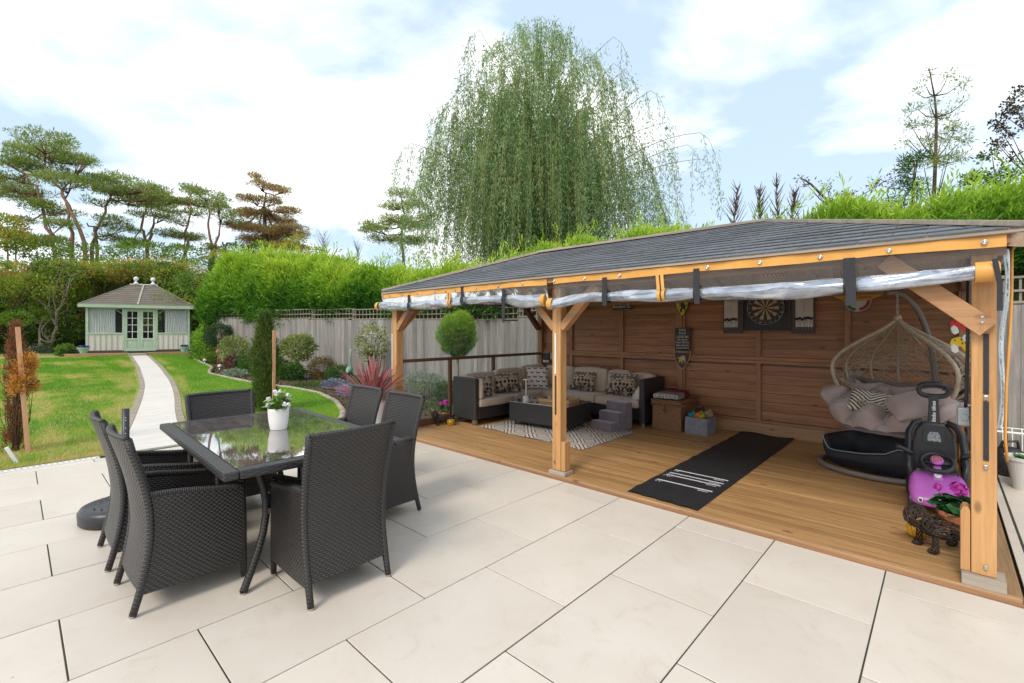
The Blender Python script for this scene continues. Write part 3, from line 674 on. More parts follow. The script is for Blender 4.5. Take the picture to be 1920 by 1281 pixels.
# ---- rolled clear curtains
def curtain(label, pts, rad, x0, x1, straps, zips, groms, endscroll):
    root = thing('rolled_curtain', label, 'curtain', ((x0+x1)/2, 2.0, 1.88)); P_ = lambda n, m, mat, **k: m.build(n, mat, root, world=True, **k)
    mb = MB(); mb.grid(60, 2, lambda u, v: (x0 + (x1-x0)*u, 1.962 - .003*math.sin(u*70) - .004*math.sin(u*23), 1.943 - (.058 - .004*math.sin(u*17))*v), lambda u, v: (u*3, v*.06)); hb = P_('header_band', mb, M['band'], smooth=True)
    xs = [p[0] for p in pts]; zs = [p[1] for p in pts]
    def zc(x): return float(sum(np.interp(x + d, xs, zs) for d in (-.06, -.03, 0, .03, .06))/5)
    mb = MB(); mb.grid(90, 6, lambda u, v: (x0 + (x1-x0)*u, 1.966 + v*.03 + .008*math.sin(u*90 + v*3)*v, 1.886*(1-v) + v*zc(x0+(x1-x0)*u)))
    P_('hanging_sheet', mb, M['film'], smooth=True)
    n = 170; a = 40; mb = MB(); xa, xb = pts[0][0], pts[-1][0]
    def rp(u, v):
        x = xa + (xb-xa)*u; th = 2*PI*v; c = zc(x); 
        tight = min([abs(x - s[0]) for s in straps] + [1]); pinch = 1 - .22*math.exp(-(tight/.07)**2)
        wob = .005*math.sin(th*2 + x*5) + .004*math.sin(th*3 - x*8 + math.sin(x*5)) + .002*math.sin(x*13 + th*5)
        r = (rad + .006*math.sin(x*3.1) + wob)*pinch
        return (x, 2.0 + r*math.cos(th)*.85, c + r*math.sin(th)*1.05)
    mb.grid(n, a, rp); rl_ = P_('roll', mb, M['rollfilm'], smooth=True)
    # inner turns seen through the film
    mb = MB(); mb.grid(n, 14, lambda u, v: tuple(Vector((xa+(xb-xa)*u, 2.0, zc(xa+(xb-xa)*u))) + (Vector(rp(u, v)) - Vector((xa+(xb-xa)*u, 2.0, zc(xa+(xb-xa)*u))))*.62)); mb.build('roll_core', M['rollcore'], rl_, smooth=True)
    for (x, zt, zb) in straps:
        c = zc(x); r = rad + .008
        mb = MB(); pts2 = [(2.0 + r*math.cos(q)*1.0, c + r*math.sin(q)*1.05) for q in [PI*2*k/20 + PI/2 for k in range(21)]]
        wx = .022 if x < .9 else .03
        def strip(P2, x, wx, th=.0035, skew=0):
            for (p, q) in zip(P2, P2[1:]):
                d = Vector((0, q[0]-p[0], q[1]-p[1])); 
                if d.length < 1e-5: continue
                nn = Vector((0, -d.z, d.y)).normalized()*th
                A = [Vector((x-wx, p[0], p[1])), Vector((x+wx, p[0], p[1])), Vector((x+wx+skew, q[0], q[1])), Vector((x-wx+skew, q[0], q[1]))]
                mb.add(A + [k_ + nn for k_ in A], [(3,2,1,0),(4,5,6,7),(0,1,5,4),(2,3,7,6),(1,2,6,5),(3,0,4,7)])
        strip(pts2, x, wx); strip([(1.955, min(zt+.02, 1.955)), (1.955, c + r*.6)], x, wx); strip([(1.945-.0, c + r*.7), (1.943, zb)], x + .01, wx*.85)
        P_('strap', mb, M['strap'])
    for x in zips:
        c = zc(x)
        for dx, mt, w in ((-.019,'band',.013),(.019,'band',.013),(0,'strap',.006)):
            mb = MB(); mb.add([(x+dx-w,1.957,1.885),(x+dx+w,1.957,1.885),(x+dx+w+.01,1.957,c+rad*.8),(x+dx-w+.01,1.957,c+rad*.8)],[(0,1,2,3)])
            r = rad + .004; P2 = [(2.0 + r*math.cos(q), c + r*math.sin(q)*1.05) for q in [PI*.6 + PI*1.1*k/12 for k in range(13)]]
            for p, q in zip(P2, P2[1:]): mb.add([(x+dx-w+.01,p[0],p[1]),(x+dx+w+.01,p[0],p[1]),(x+dx+w+.01,q[0],q[1]),(x+dx-w+.01,q[0],q[1])],[(0,1,2,3)])
            P_('zip_tape' , mb, M[mt])
    g = MB(); g.M = Matrix.Rotation(R(90),4,'X'); g.lathe([(.013,0),(.013,.004),(.009,.006),(.005,.004),(0,.006)], n=14); gm = g.mesh('grommet'); gm.materials.append(M['steel'])
    for x in groms:
        o = inst(gm, 'grommet', (x - root.location.x, 1.956 - root.location.y, 1.912 - root.location.z), root); o.parent = hb; o.location = (x, 1.956, 1.912)
    # orange hemmed ends of the roll
    for (x, w, sp) in endscroll:
        c = zc(x); mb = MB(); mb.M = Matrix.Translation((x-w, 2.0, c)) @ Matrix.Rotation(R(90),4,'Y'); r = rad + .007
        mb.lathe([(r*.98,0),(r,.002),(r,2*w)], n=26, cap=False); mb.M = None
        e = x + w if sp > 0 else x - w
        P2 = [(2.0 + (.012+ (r-.012)*k/60)*math.cos(k*.42), c + (.012 + (r-.012)*k/60)*math.sin(k*.42)) for k in range(61)]
        for p, q in zip(P2, P2[1:]): mb.add([(e-.02*sp,p[0],p[1]),(e+.004*sp,p[0],p[1]),(e+.004*sp,q[0],q[1]),(e-.02*sp,q[0],q[1])],[(0,1,2,3)])
        mb.build('roll_hem', M['band'], rl_)
    return root
def rollmats():
    m = bpy.data.materials.new('rolled_film'); m.use_nodes = True; nt = m.node_tree; nt.nodes.clear(); N = nt.nodes.new; L = nt.links.new
    out = N('ShaderNodeOutputMaterial'); tr = N('ShaderNodeBsdfTransparent'); tr.inputs[0].default_value = (.9,.92,.95,1)
    p = N('ShaderNodeBsdfPrincipled'); p.inputs['Base Color'].default_value = (.62,.66,.74,1); p.inputs['Roughness'].default_value = .13; p.inputs['Metallic'].default_value = .55; p.inputs['Specular IOR Level'].default_value = .9; p.inputs['Coat Weight'].default_value = .6
    v = coords(nt, (1, 1, 1)); n = noise(nt, coords(nt, (.45, 1.6, 1.6)), 4, 3, .5, 2.0); b = N('ShaderNodeBump'); b.inputs['Strength'].default_value = .38; b.inputs['Distance'].default_value = .02; L(n, b.inputs['Height']); L(b.outputs[0], p.inputs['Normal'])
    f = ramp(nt, noise(nt, v, 4, 3, .5, 1.5), [(.35, .38), (.65, .80)])
    mx = N('ShaderNodeMixShader'); L(f, mx.inputs[0]); L(tr.outputs[0], mx.inputs[1]); L(p.outputs[0], mx.inputs[2]); L(mx.outputs[0], out.inputs[0]); M['rollfilm'] = m
    M['rollcore'] = plain('rolled_film_core', (.42,.44,.48), (.25,.27,.31), 9, .2, .4, stretch=(.5,1,3), bs=.3)
rollmats()
curtain('clear rolled-up curtain tied along the eave of the left bay of the pavilion', [(-4.40,1.785),(-4.273,1.789),(-3.785,1.768),(-3.345,1.762),(-2.946,1.765),(-2.582,1.792),(-2.249,1.783),(-1.944,1.769),(-1.662,1.742),(-1.40,1.740)], .052, -4.25, -1.33,
    [(-3.60,1.885,1.62),(-2.555,1.944,1.74),(-1.90,1.86,1.53)], [-2.80], [-4.05,-3.764,-3.41,-3.062,-2.858,-2.683,-2.32,-1.989,-1.635], [(-4.38,.03,-1),(-1.385,.025,1)])
curtain('long clear rolled-up curtain sagging along the eave of the right bay of the pavilion', [(-1.33,1.70),(-1.2,1.705),(-1.031,1.731),(-.816,1.745),(-.615,1.738),(-.25,1.729),(.072,1.731),(.349,1.718),(.503,1.710),(.715,1.714),(.971,1.722),(1.237,1.732),(1.39,1.744),(1.531,1.755),(1.66,1.762)], .047, -1.25, 1.69,
    [(-.69,1.885,1.66),(.10,1.89,1.645),(1.03,1.871,1.60)], [-.19], [-1.237,-.895,-.545,.181,.534,.881,1.22,1.61], [(1.62,.045,1),(-1.30,.03,-1)])
t = thing('curtain_tie', 'black strap hanging over the orange end of the roll at the right post', 'strap', (1.645,1.94,1.8))
mb = MB(); mb.add([(-.01,0,.02),(.012,0,.02),(.03,.0,-.11),(.008,.0,-.11),(.03,.0,-.25),(.008,.0,-.25)],[(0,3,2,1),(3,5,4,2)]); o = mb.build('webbing', M['strap'], t); s = o.modifiers.new('s','SOLIDIFY'); s.thickness = .004
# gathered side curtain hanging at the right end
t = thing('side_curtain', 'gathered clear curtain with orange hem hanging outside the right post', 'curtain', (1.72,2.2,1.9))
mb = MB(); mb.grid(10, 24, lambda u, v: (-.015 + .012*math.sin(u*14 + v*3) - .028*v*v + .010*math.sin(v*9), .02 + u*.05, -v*1.0)); mb.build('clear_sheet', M['film'], t, smooth=True)
mb = MB(); mb.tube([(.004,-.012,.0),(.004,-.01,-.25),(.0,-.01,-.4),(-.016,-.012,-.75),(-.02,-.01,-1.05),(-.012,-.01,-1.17)], .008, 6, sx=.5); mb.build('hem', M['band'], t, smooth=True)
# ================================================================ dining set
def chair_proto():
    t = thing('dining_chair', 'black woven dining chair nearest the camera on the left side of the table', 'chair', (0,0,0), 0, 'woven dining chairs around the glass table')
    Hb, zb = .905, .125
    def prof(z):     # fore-aft position of the back panel, rear feet at y=0
        s = (z - .0)/Hb; return .0 + .085*math.sin(PI*min(max(s*1.02, 0), 1)) - .02*s
    def hw(z): return .226 + .018*(z/Hb)**2
    def back_pt(u, z, off=0):
        x = (u*2-1)*hw(z); return (x, prof(z) - .03*(1-(u*2-1)**2)*min(1, z/.5) + off, z + (.0*(1-(u*2-1)**2)))
    mb = MB(); n = 14; m = 22
    uvf = lambda u, v: (u*.47, v*(Hb-zb))
    mb.grid(n, m, lambda u, v: back_pt(u, zb + (Hb-zb)*v), uvf)
    mb.grid(n, m, lambda u, v: back_pt(1-u, zb + (Hb-zb)*v, .022), uvf)
    mb.build('backrest', M['wicker'], t, smooth=True)
    # wrapped frame of the back: uprights run on into the rear legs
    for s in (-1, 1):
        mb = MB(); P = [(s*(hw(z)+.002), prof(z) + .011, z) for z in [.012 + (Hb-.012)*k/14 for k in range(15)]]; mb.tube(P, [.019 if p[2] > .1 else .0175 for p in P], 10); mb.build('rear_leg', M['rib'], t, smooth=True)
        mb = MB(); mb.lathe([(.012,0),(.013,.004),(.013,.014),(.0,.014)], (s*hw(0), .011, 0), 12); mb.build('foot', M['steel'], t)
        mb = MB(); mb.tube([(s*.222,.515,.58),(s*.224,.52,.3),(s*.226,.525,.012)], [.02,.02,.0165], 10); mb.build('front_leg', M['rib'], t, smooth=True)
        mb = MB(); mb.lathe([(.012,0),(.013,.004),(.013,.014),(.0,.014)], (s*.226, .525, 0), 12); mb.build('foot', M['steel'], t)
        # side panel with a gently sagging arm
        def armz(y): return .595 - .05*math.sin(PI*(y-.08)/.46*.5)**2 + .0*y
        def sp(u, v, o):
            y = prof(.4)*0 + (.03 + prof(.125+.47*v)*.9) * (1-u) + .515*u; y = (prof(.125+.47*v) + .01)*(1-u) + .515*u
            z0 = .105 - .0*u; z1 = armz(y); z = z0 + (z1 - z0)*v; return (s*(.232+o) + s*.004*math.sin(PI*u), y, z)
        mb = MB(); f = (lambda u, v: sp(u, v, .012)) if s > 0 else (lambda u, v: sp(1-u, v, .012)); g = (lambda u, v: sp(1-u, v, -.014)) if s > 0 else (lambda u, v: sp(u, v, -.014))
        mb.grid(12, 12, f, lambda u, v: (u*.48, v*.48)); mb.grid(12, 12, g, lambda u, v: (u*.48, v*.48)); mb.build('side_panel', M['wicker'], t, smooth=True)
        mb = MB(); mb.tube([(s*.23, y, armz(y)+.002) for y in [.06 + .455*k/10 for k in range(11)]] , .0175, 10, sx=1.25); mb.build('armrest', M['rib'], t, smooth=True)
    mb = MB(); mb.tube([back_pt(k/10, Hb, .011) for k in range(11)], .0165, 10, sx=.9); mb.build('top_rail', M['rib'], t, smooth=True)
    mb = MB(); mb.box(-.212,.10,.375,.212,.515,.405); mb.grid(8, 6, lambda u, v: (-.212+.424*u, .528, .12 + .27*v), lambda u, v: (u*.42, v*.27)); mb.grid(8, 6, lambda u, v: (.212-.424*u, .516, .12 + .27*v), lambda u, v: (u*.42, v*.27)); mb.build('seat', M['wicker'], t)
    mb = MB(); mb.box(-.195,.115,.407,.195,.505,.445); mb.build('seat_cushion', M['beige'], t, bevel=.012)
    return t
ch = chair_proto()
ch.location = (-1.765,-1.125,0); ch.rotation_euler = (0,0,R(1))
CG = 'woven dining chairs around the glass table'
dup(ch, (-2.445,-1.14,0), R(-1), 'black woven dining chair on the left, half hidden, beside the round parasol base', CG)
dup(ch, (-.93,-.24,0), R(90), 'black woven dining chair at the right table end, back to the camera', CG)
dup(ch, (-1.86,.72,0), R(180), 'black woven dining chair on the far side of the table, nearest the timber deck', CG)
dup(ch, (-2.52,.74,0), R(181), 'black woven dining chair across the table, in front of the tall white planter', CG)
dup(ch, (-3.14,-.29,0), R(-90), 'black woven dining chair at the far lawn end, its back before the pale path', CG)
# ---- table
def table():
    t = thing('dining_table', 'rectangular black woven dining table with a reflecting smoked glass top', 'table', (-2.0,-.27,0), R(-1.6))
    hx, hy, zt = .875, .52, .742
    for (a0, a1, b0, b1) in ((-hx,hx,-hy,-hy+.075),(-hx,hx,hy-.075,hy)):
        mb = MB(); mb.box(a0, b0, zt-.045, a1, b1, zt); mb.build('top_frame', M['rib'], t, bevel=.012)
    for (a0, a1) in ((-hx,-hx+.075),(hx-.075,hx)):
        mb = MB(); mb.M = Matrix.Rotation(R(90),4,'Z'); mb.box(-hy+.074, -a1, zt-.046, hy-.074, -a0, zt-.001); mb.build('top_frame', M['rib'], t, bevel=.010)
    mb = MB(); mb.box(-hx+.0745,-hy+.0745,zt-.006,hx-.0745,hy-.0745,zt+.0005); mb.build('glass_top', M['tableglass'], t)
    mb = MB(); mb.box(-hx+.08,-hy+.08,zt-.045,hx-.08,hy-.08,zt-.03); mb.build('under_panel', M['wicker'], t)
    for sx in (-1, 1):
        for sy in (-1, 1):
            P = []
            for k in range(9):
                q = k/8; P.append((sx*(.60 + .10*math.sin(PI*q)*-1 + .06*(q-1)**2*0 + .05*(1-q)) , sy*(.30 - .12*math.sin(PI*q) + .07*(1-q)), .012 + q*.685))
            mb = MB(); mb.tube(P, [.021]*9, 10); mb.build('leg', M['rib'], t, smooth=True)
            mb = MB(); mb.lathe([(.014,0),(.016,.003),(.016,.012),(0,.012)], (P[0][0],P[0][1],0), 12); mb.build('foot', M['steel'], t)
    mb = MB(); mb.beam((-.55,-.2,.42),(.55,.2,.42),.035,.035); mb.build('stretcher', M['blackmetal'], t); mb = MB(); mb.beam((-.55,.2,.385),(.55,-.2,.385),.035,.03); mb.build('stretcher', M['blackmetal'], t)
def tableglass():
    m, nt, p, out = newmat('smoked_glass_top'); v = coords(nt, (.25, 1, 1)); n = noise(nt, v, 16, 5, .6, .6)
    nt.links.new(mixc(nt, ramp(nt, n, [(.4, 0.0), (.65, 1.0)]), (.085,.07,.068), (.16,.135,.125)), p.inputs['Base Color'])
    p.inputs['Roughness'].default_value = .025; p.inputs['Specular IOR Level'].default_value = 1.0; p.inputs['IOR'].default_value = 3.4
    bump(nt, p, noise(nt, coords(nt), 3, 2), .02, .01); return m
M['tableglass'] = tableglass(); table()
# pot on the table
def leafblade(mb, p, d, L, W, bendz=-.3, n=4, fold=.15):
    p = Vector(p); d = Vector(d).normalized(); s = d.cross(Vector((0,0,1))); s = s.normalized() if s.length > 1e-3 else Vector((1,0,0)); rows = []
    for k in range(n+1):
        q = k/n; w = W*math.sin(PI*min(.08 + q*.92, 1))**.8*.5 if k < n else .0005
        c = p + d*L*q + Vector((0,0,1))*bendz*L*q*q; rows.append((c - s*w + Vector((0,0,w*fold)), c, c + s*w + Vector((0,0,w*fold))))
    V = [x for r in rows for x in r]; F = []
    for k in range(n):
        b = 3*k; F += [(b,b+1,b+4,b+3),(b+1,b+2,b+5,b+4)]
    mb.add(V, F)
def flower_ball(mb, c, r, n=26, size=.5):
    c = Vector(c)
    for i in range(n):
        d = Vector((random.gauss(0,1),random.gauss(0,1),random.gauss(.2,1))).normalized(); p = c + d*r*random.uniform(.55,1); s = r*size*random.uniform(.7,1.1); a = d.orthogonal().normalized(); b = d.cross(a)
        mb.add([p + a*s, p + b*s + d*s*.3, p - a*s, p - b*s + d*s*.3], [(0,1,2,3)])
M['leaf_pale'] = plain('pale_green_leaf', (.30,.46,.10), (.16,.30,.05), 8, .5, tone=.3)
M['leaf_mid'] = plain('green_leaf', (.07,.19,.03), (.035,.10,.018), 8, .5, tone=.3)
M['petal_white'] = plain('white_petal', (.80,.76,.78), (.72,.62,.68), 30, .6)
M['petal_pink'] = plain('magenta_petal', (.55,.03,.36), (.34,.012,.22), 60, .6)
M['terracotta'] = plain('terracotta', (.58,.20,.09), (.48,.15,.06), 10, .75, bs=.2)
t = thing('potted_plant', 'white pot of pale leaves and white flowers standing on the glass table', 'plant', (-2.03,-.225,.743))
mb = MB(); mb.lathe([(.0,.0),(.050,.0),(.054,.004),(.064,.06),(.070,.13),(.0715,.152),(.066,.152),(.064,.135),(0,.135)], n=40, cap=False); mb.build('pot', M['ceramic'], t, smooth=True)
mb = MB(); mb.lathe([(.064,.137),(0,.14)], n=20); mb.build('soil', M['soil'], t)
mb = MB()
for i in range(70):
    a = random.uniform(0, 2*PI); e = random.uniform(.2, 1.4); d = (math.cos(a)*math.cos(e), math.sin(a)*math.cos(e), math.sin(e)); L = random.uniform(.06,.105); h = random.uniform(.0,.075)
    leafblade(mb, (d[0]*.03, d[1]*.03, .14 + h), d, L, L*.5, -.25)
mb.build('leaves', M['leaf_pale'], t, smooth=True)
for (x, y, z) in ((-.075,-.03,.19),(-.045,-.05,.215),(-.06,.01,.235),(.02,-.03,.27),(.06,.04,.24),(.085,.01,.185),(.10,.03,.18),(-.03,.02,.26),(-.06,-.05,.165)): mb = MB(); flower_ball(mb, (x*1.0, y, z), .017, 24, .5); mb.build('flower_head', M['petal_white'], t)
# parasol base
t = thing('parasol_base', 'round black parasol base with a short bare pole behind the left chairs', 'parasol base', (-3.22,-.93,0))
mb = MB(); mb.lathe([(.0,.0),(.25,.0),(.268,.012),(.272,.085),(.255,.112),(.20,.125),(.05,.135),(.045,.18),(0,.18)], n=44, cap=False)
mb.build('base', M['blackplastic'], t, smooth=True)
mb = MB()
for k in range(-6, 7):
    y = k*.036; h = math.sqrt(max(.0, .2**2 - y*y))
    if h > .04: mb.beam((-h, y, .127), (h, y, .127), .010, .008)
mb.build('ribs', M['blackplastic'], t)
mb = MB(); mb.lathe([(.024,.1),(.024,.845),(.018,.845),(.018,.7),(0,.7)], (.07,-.0,0), 20); mb.build('pole', M['blackmetal'], t, smooth=True)
mb = MB()
for z in (.60,.66,.76,.78,.70): mb.M = Matrix.Translation((.0945,-.003,z)) @ Matrix.Rotation(R(90),4,'Y'); mb.lathe([(.004,0),(.004,.001),(0,.001)], n=8)
mb.build('pole_hole', M['white'], t)

# ================================================================ lounge corner
def cushion(name, w, h, th, mat, parent, loc, rot, seams=None, puff=1.0, n=14, corner=.0):
    mb = MB()
    def f(u, v, s):
        a, b = u*2-1, v*2-1; e = (1-abs(a)**3.2)*(1-abs(b)**3.2); e = max(e, 0)**.42
        pin = 1 - corner*(abs(a)**4)*(1-abs(b)) - corner*(abs(b)**4)*(1-abs(a))*0
        wx = w/2*(1 - corner*(1-abs(b)**2)*abs(a)**3); wy = h/2*(1 - corner*(1-abs(a)**2)*abs(b)**3)
        return (a*wx, b*wy, s*(th/2*e*puff + .002) + .004*math.sin(a*5+b*3+w*9)*e)
    mb.grid(n, n, lambda u, v: f(u, v, 1), lambda u, v: (u*w, v*h)); mb.grid(n, n, lambda u, v: f(1-u, v, -1), lambda u, v: (u*w, v*h))
    k = len(mb.f)//2
    o = mb.build(name, mat, parent, smooth=True); o.location = loc; o.rotation_euler = rot; return o
def softbox(name, x0, y0, z0, x1, y1, z1, mat, parent, r=.03, sag=.012, **kw):
    """boxy upholstered cushion with rounded edges and slightly domed top"""
    mb = MB(); nx = 10; cx, cy, cz = (x0+x1)/2, (y0+y1)/2, (z0+z1)/2; hx, hy, hz = (x1-x0)/2, (y1-y0)/2, (z1-z0)/2
    import itertools
    def pt(a, b, c):
        p = Vector((a*hx, b*hy, c*hz)); q = Vector((max(min(p.x, hx-r), -hx+r), max(min(p.y, hy-r), -hy+r), max(min(p.z, hz-r), -hz+r))); d = p - q
        if d.length > 1e-6: p = q + d.normalized()*r
        m = (1-a*a)*(1-b*b); p.z += sag*m*c + .003*math.sin(a*7+b*5+cx*9); p.x += sag*.6*(1-b*b)*(1-c*c)*a; p.y += sag*.6*(1-a*a)*(1-c*c)*b
        return (cx+p.x, cy+p.y, cz+p.z)
    for ax in range(3):
        for s in (-1, 1):
            def f(u, v):
                a, b = u*2-1, v*2-1
                # concentrate samples towards the edges
                a = math.copysign(abs(a)**.6, a); b = math.copysign(abs(b)**.6, b); q = [0,0,0]; q[ax] = s; o = [(ax+1)%3, (ax+2)%3]
                if s < 0: a = -a
                q[o[0]] = a; q[o[1]] = b; return pt(*q)
            mb.grid(nx, nx, f)
    return mb.build(name, mat, parent, smooth=True, **kw)
def sofa():
    t = thing('corner_sofa', 'dark woven corner sofa with beige cushions filling the back left of the pavilion', 'sofa', (-3.9,4.9,.035))
    w = lambda n, mb, m, **k: mb.build(n, m, t, world=True, **k)
    Zs, Za = .30, .735
    # left run: x -4.12..-3.4 ; y 3.12..5.34 ; back run y 4.66..5.34 ; x -4.12..-1.70
    mb = MB(); mb.box(-4.12,3.12,.11,-3.60,3.20,Za); w('arm', mb, M['sofaweave'], bevel=.02)
    mb = MB(); mb.box(-4.13,3.20,.11,-4.05,5.34,.70); w('back_panel', mb, M['sofaweave'], bevel=.02)
    mb = MB(); mb.box(-4.05,3.20,.12,-3.60,4.72,Zs); w('seat_base', mb, M['sofaweave'], bevel=.01)
    mb = MB(); mb.box(-4.05,4.725,.12,-1.79,5.26,Zs); w('seat_base', mb, M['sofaweave'], bevel=.01)
    mb = MB(); mb.box(-4.05,5.262,.12,-1.79,5.34,.70); w('back_panel', mb, M['sofaweave'], bevel=.02)
    mb = MB(); mb.box(-1.785,4.66,.10,-1.70,5.34,Za); w('arm', mb, M['sofaweave'], bevel=.02)
    for (x, y) in ((-3.66,3.16),(-4.06,3.16),(-3.66,4.5),(-1.745,4.72),(-1.745,5.28),(-2.9,4.80)):
        mb = MB(); mb.box(x-.03,y-.03,.035,x+.03,y+.03,.11); w('foot', mb, M['steel'], bevel=.004)
    for q in ((-4.04,3.205,Zs,-3.57,3.94,.42),(-4.04,3.95,Zs,-3.57,4.66,.42),(-4.04,4.67,Zs,-3.30,5.25,.42),(-3.29,4.66,Zs,-2.55,5.25,.42),(-2.54,4.66,Zs,-1.795,5.25,.42)):
        softbox('seat_cushion', *q, M['beige'], t, .03, .012, ).location = -t.location
    def bc(x0, y0, x1, y1, z1, rx=0, ry=0):
        o = softbox('back_cushion', -(x1-x0)/2, -(y1-y0)/2, 0, (x1-x0)/2, (y1-y0)/2, z1-.425, M['beige'], t, .04, .022); o.location = (Vector(((x0+x1)/2,(y0+y1)/2,.425)) - t.location); o.rotation_euler = (rx, ry, 0)
    bc(-4.04,3.25,-3.90,3.92,.76, 0, R(-9)); bc(-4.04,3.94,-3.90,4.55,.79, 0, R(-8)); bc(-4.04,4.56,-3.90,5.2,.81, 0, R(-9))
    bc(-3.90,5.10,-3.30,5.25,.80, R(-8)); bc(-3.28,5.10,-2.62,5.25,.80, R(-8)); bc(-2.60,5.10,-2.2,5.25,.79, R(-9)); bc(-2.19,5.09,-1.80,5.24,.77, R(-11))
    o = softbox('back_cushion', -.22,-.04,0,.22,.04,.30, M['beige'], t, .03, .01); o.location = Vector((-3.80,3.245,.42)) - t.location
sofa()
# patterned cushions
def pom_mat():
    m, nt, p, out = newmat('patterned_weave'); tc = nt.nodes.new('ShaderNodeTexCoord'); sp = nt.nodes.new('ShaderNodeSeparateXYZ'); nt.links.new(tc.outputs['UV'], sp.inputs[0]); u, v = sp.outputs[0], sp.outputs[1]
    mp = nt.nodes.new('ShaderNodeMapping'); mp.inputs['Scale'].default_value = (15, 13, 1); nt.links.new(tc.outputs['UV'], mp.inputs[0])
    vo = nt.nodes.new('ShaderNodeTexVoronoi'); vo.inputs['Scale'].default_value = 1; vo.inputs['Randomness'].default_value = .35; nt.links.new(mp.outputs[0], vo.inputs['Vector'])
    dark = ramp(nt, vo.outputs['Distance'], [(.30, (.03,.028,.03)), (.36, (.03,.028,.03)), (.40, (.42,.31,.23)), (1, (.42,.31,.23))])
    rings = ramp(nt, vo.outputs['Distance'], [(.16, (.20,.14,.10)), (.22, (.52,.46,.38)), (.34, (.52,.46,.38)), (.42, (.15,.12,.10))])
    top = math_(nt, 'GREATER_THAN', v, .235); col = mixc(nt, top, dark, rings); nt.links.new(col, p.inputs['Base Color']); p.inputs['Roughness'].default_value = .95
    bump(nt, p, noise(nt, coords(nt), 220, 3), .5, .003); return m
M['pom'] = pom_mat()
M['tassels'] = [plain('olive_tassel', (.12,.10,.03)), plain('teal_tassel', (.02,.05,.07)), plain('tan_tassel', (.33,.23,.17)), plain('cream_tassel', (.55,.48,.40)), plain('charcoal_tassel', (.04,.035,.035))]
def pompillow(label, loc, rot, w=.42, h=.34):
    t = thing('cushion', label, 'cushion', loc); t.rotation_euler = rot; t['group'] = 'patterned tasselled cushions on the corner sofa'
    cushion('cover', w, h, .13, M['pom'], t, (0, 0, 0), (0,0,0), corner=.06)
    for r, yy, cnt in ((0,-.30,9),(1,-.14,8),(2,-.42,9)):
        for k in range(cnt):
            x = (-.46 + .92*k/(cnt-1))*w; y = yy*h; e = max((1-abs(x/w*2)**3.2)*(1-abs(y/h*2)**3.2), 0)**.42
            mb = MB(); c = Vector((x, y, .065*e + .012))
            for q in range(9):
                d = Vector((random.gauss(0,.5), -1 + random.gauss(0,.3), random.gauss(.15,.35))).normalized(); mb.tube([c, c + d*.02, c + d*.036], [.006,.008,.003], 4)
            mb.build('tassel', M['tassels'][(k*2 + r*3 + (k*k) % 3) % 5], t)
def upr(rz, tilt=68): return (R(tilt), 0, rz)
pompillow('patterned cushion with tassels leaning on the near left arm of the corner sofa', (-3.80,3.42,.585), (R(66),0,R(58)), .38, .33)
pompillow('patterned cushion with tassels in the middle of the left run of the corner sofa', (-3.80,4.02,.595), (R(66),0,R(66)), .44, .34)
pompillow('patterned cushion with tassels on the back run, partly behind the middle post', (-2.98,5.02,.595), (R(66),0,R(6)), .42, .34)
pompillow('patterned cushion with tassels near the right arm of the corner sofa', (-2.22,4.96,.60), (R(66),0,R(8)), .46, .36)
def dachs_mat():
    m, nt, p, out = newmat('dog_print_fabric'); tc = nt.nodes.new('ShaderNodeTexCoord'); mp = nt.nodes.new('ShaderNodeMapping'); mp.inputs['Scale'].default_value = (9.5, 13, 1); nt.links.new(tc.outputs['UV'], mp.inputs[0])
    sp = nt.nodes.new('ShaderNodeSeparateXYZ'); nt.links.new(mp.outputs[0], sp.inputs[0]); row = math_(nt, 'FLOOR', sp.outputs[1])
    fx = math_(nt, 'SUBTRACT', math_(nt, 'FRACT', math_(nt, 'ADD', sp.outputs[0], math_(nt, 'MULTIPLY', row, .5))), .5); fy = math_(nt, 'SUBTRACT', math_(nt, 'FRACT', sp.outputs[1]), .5)
    def blob(cx, cy, rx, ry):
        a = math_(nt, 'POWER', math_(nt, 'DIVIDE', math_(nt, 'SUBTRACT', fx, cx), rx), 2.0); b = math_(nt, 'POWER', math_(nt, 'DIVIDE', math_(nt, 'SUBTRACT', fy, cy), ry), 2.0)
        return math_(nt, 'LESS_THAN', math_(nt, 'ADD', a, b), 1.0)
    g = blob(0, 0, .26, .13)
    for q in ((-.27,.17,.08,.14),(-.17,-.15,.04,.13),(.18,-.15,.04,.13),(.30,.12,.04,.16)): g = math_(nt, 'MAXIMUM', g, blob(*q))
    nt.links.new(mixc(nt, g, (.62,.56,.52), (.03,.025,.025)), p.inputs['Base Color']); p.inputs['Roughness'].default_value = .9; return m
M['dachs'] = dachs_mat()
t = thing('cushion', 'white cushion printed with small dark dachshunds in the corner of the sofa', 'cushion', (-3.70,4.66,.625)); t.rotation_euler = (R(72),0,R(36))
cushion('cover', .38, .38, .13, M['dachs'], t, (0,0,0), (0,0,0), corner=.05)
t = thing('cloth_bag', 'small white drawstring bag slumped against the right arm of the sofa', 'bag', (-1.85,4.74,.425))
mb = MB(); mb.lathe([(.0,.0),(.06,.0),(.078,.03),(.07,.09),(.05,.14),(.028,.17),(.02,.18),(.034,.2),(0,.195)], n=22, cap=False)
for i, v in enumerate(mb.v): a = math.atan2(v[1], v[0]); k = 1 + .1*math.sin(a*4 + v[2]*40); mb.v[i] = (v[0]*k + v[2]*.2, v[1]*k*.7, v[2])
mb.build('bag', plain('white_cotton', (.62,.57,.53), (.52,.47,.43), 20, .9, bs=.4), t, smooth=True)
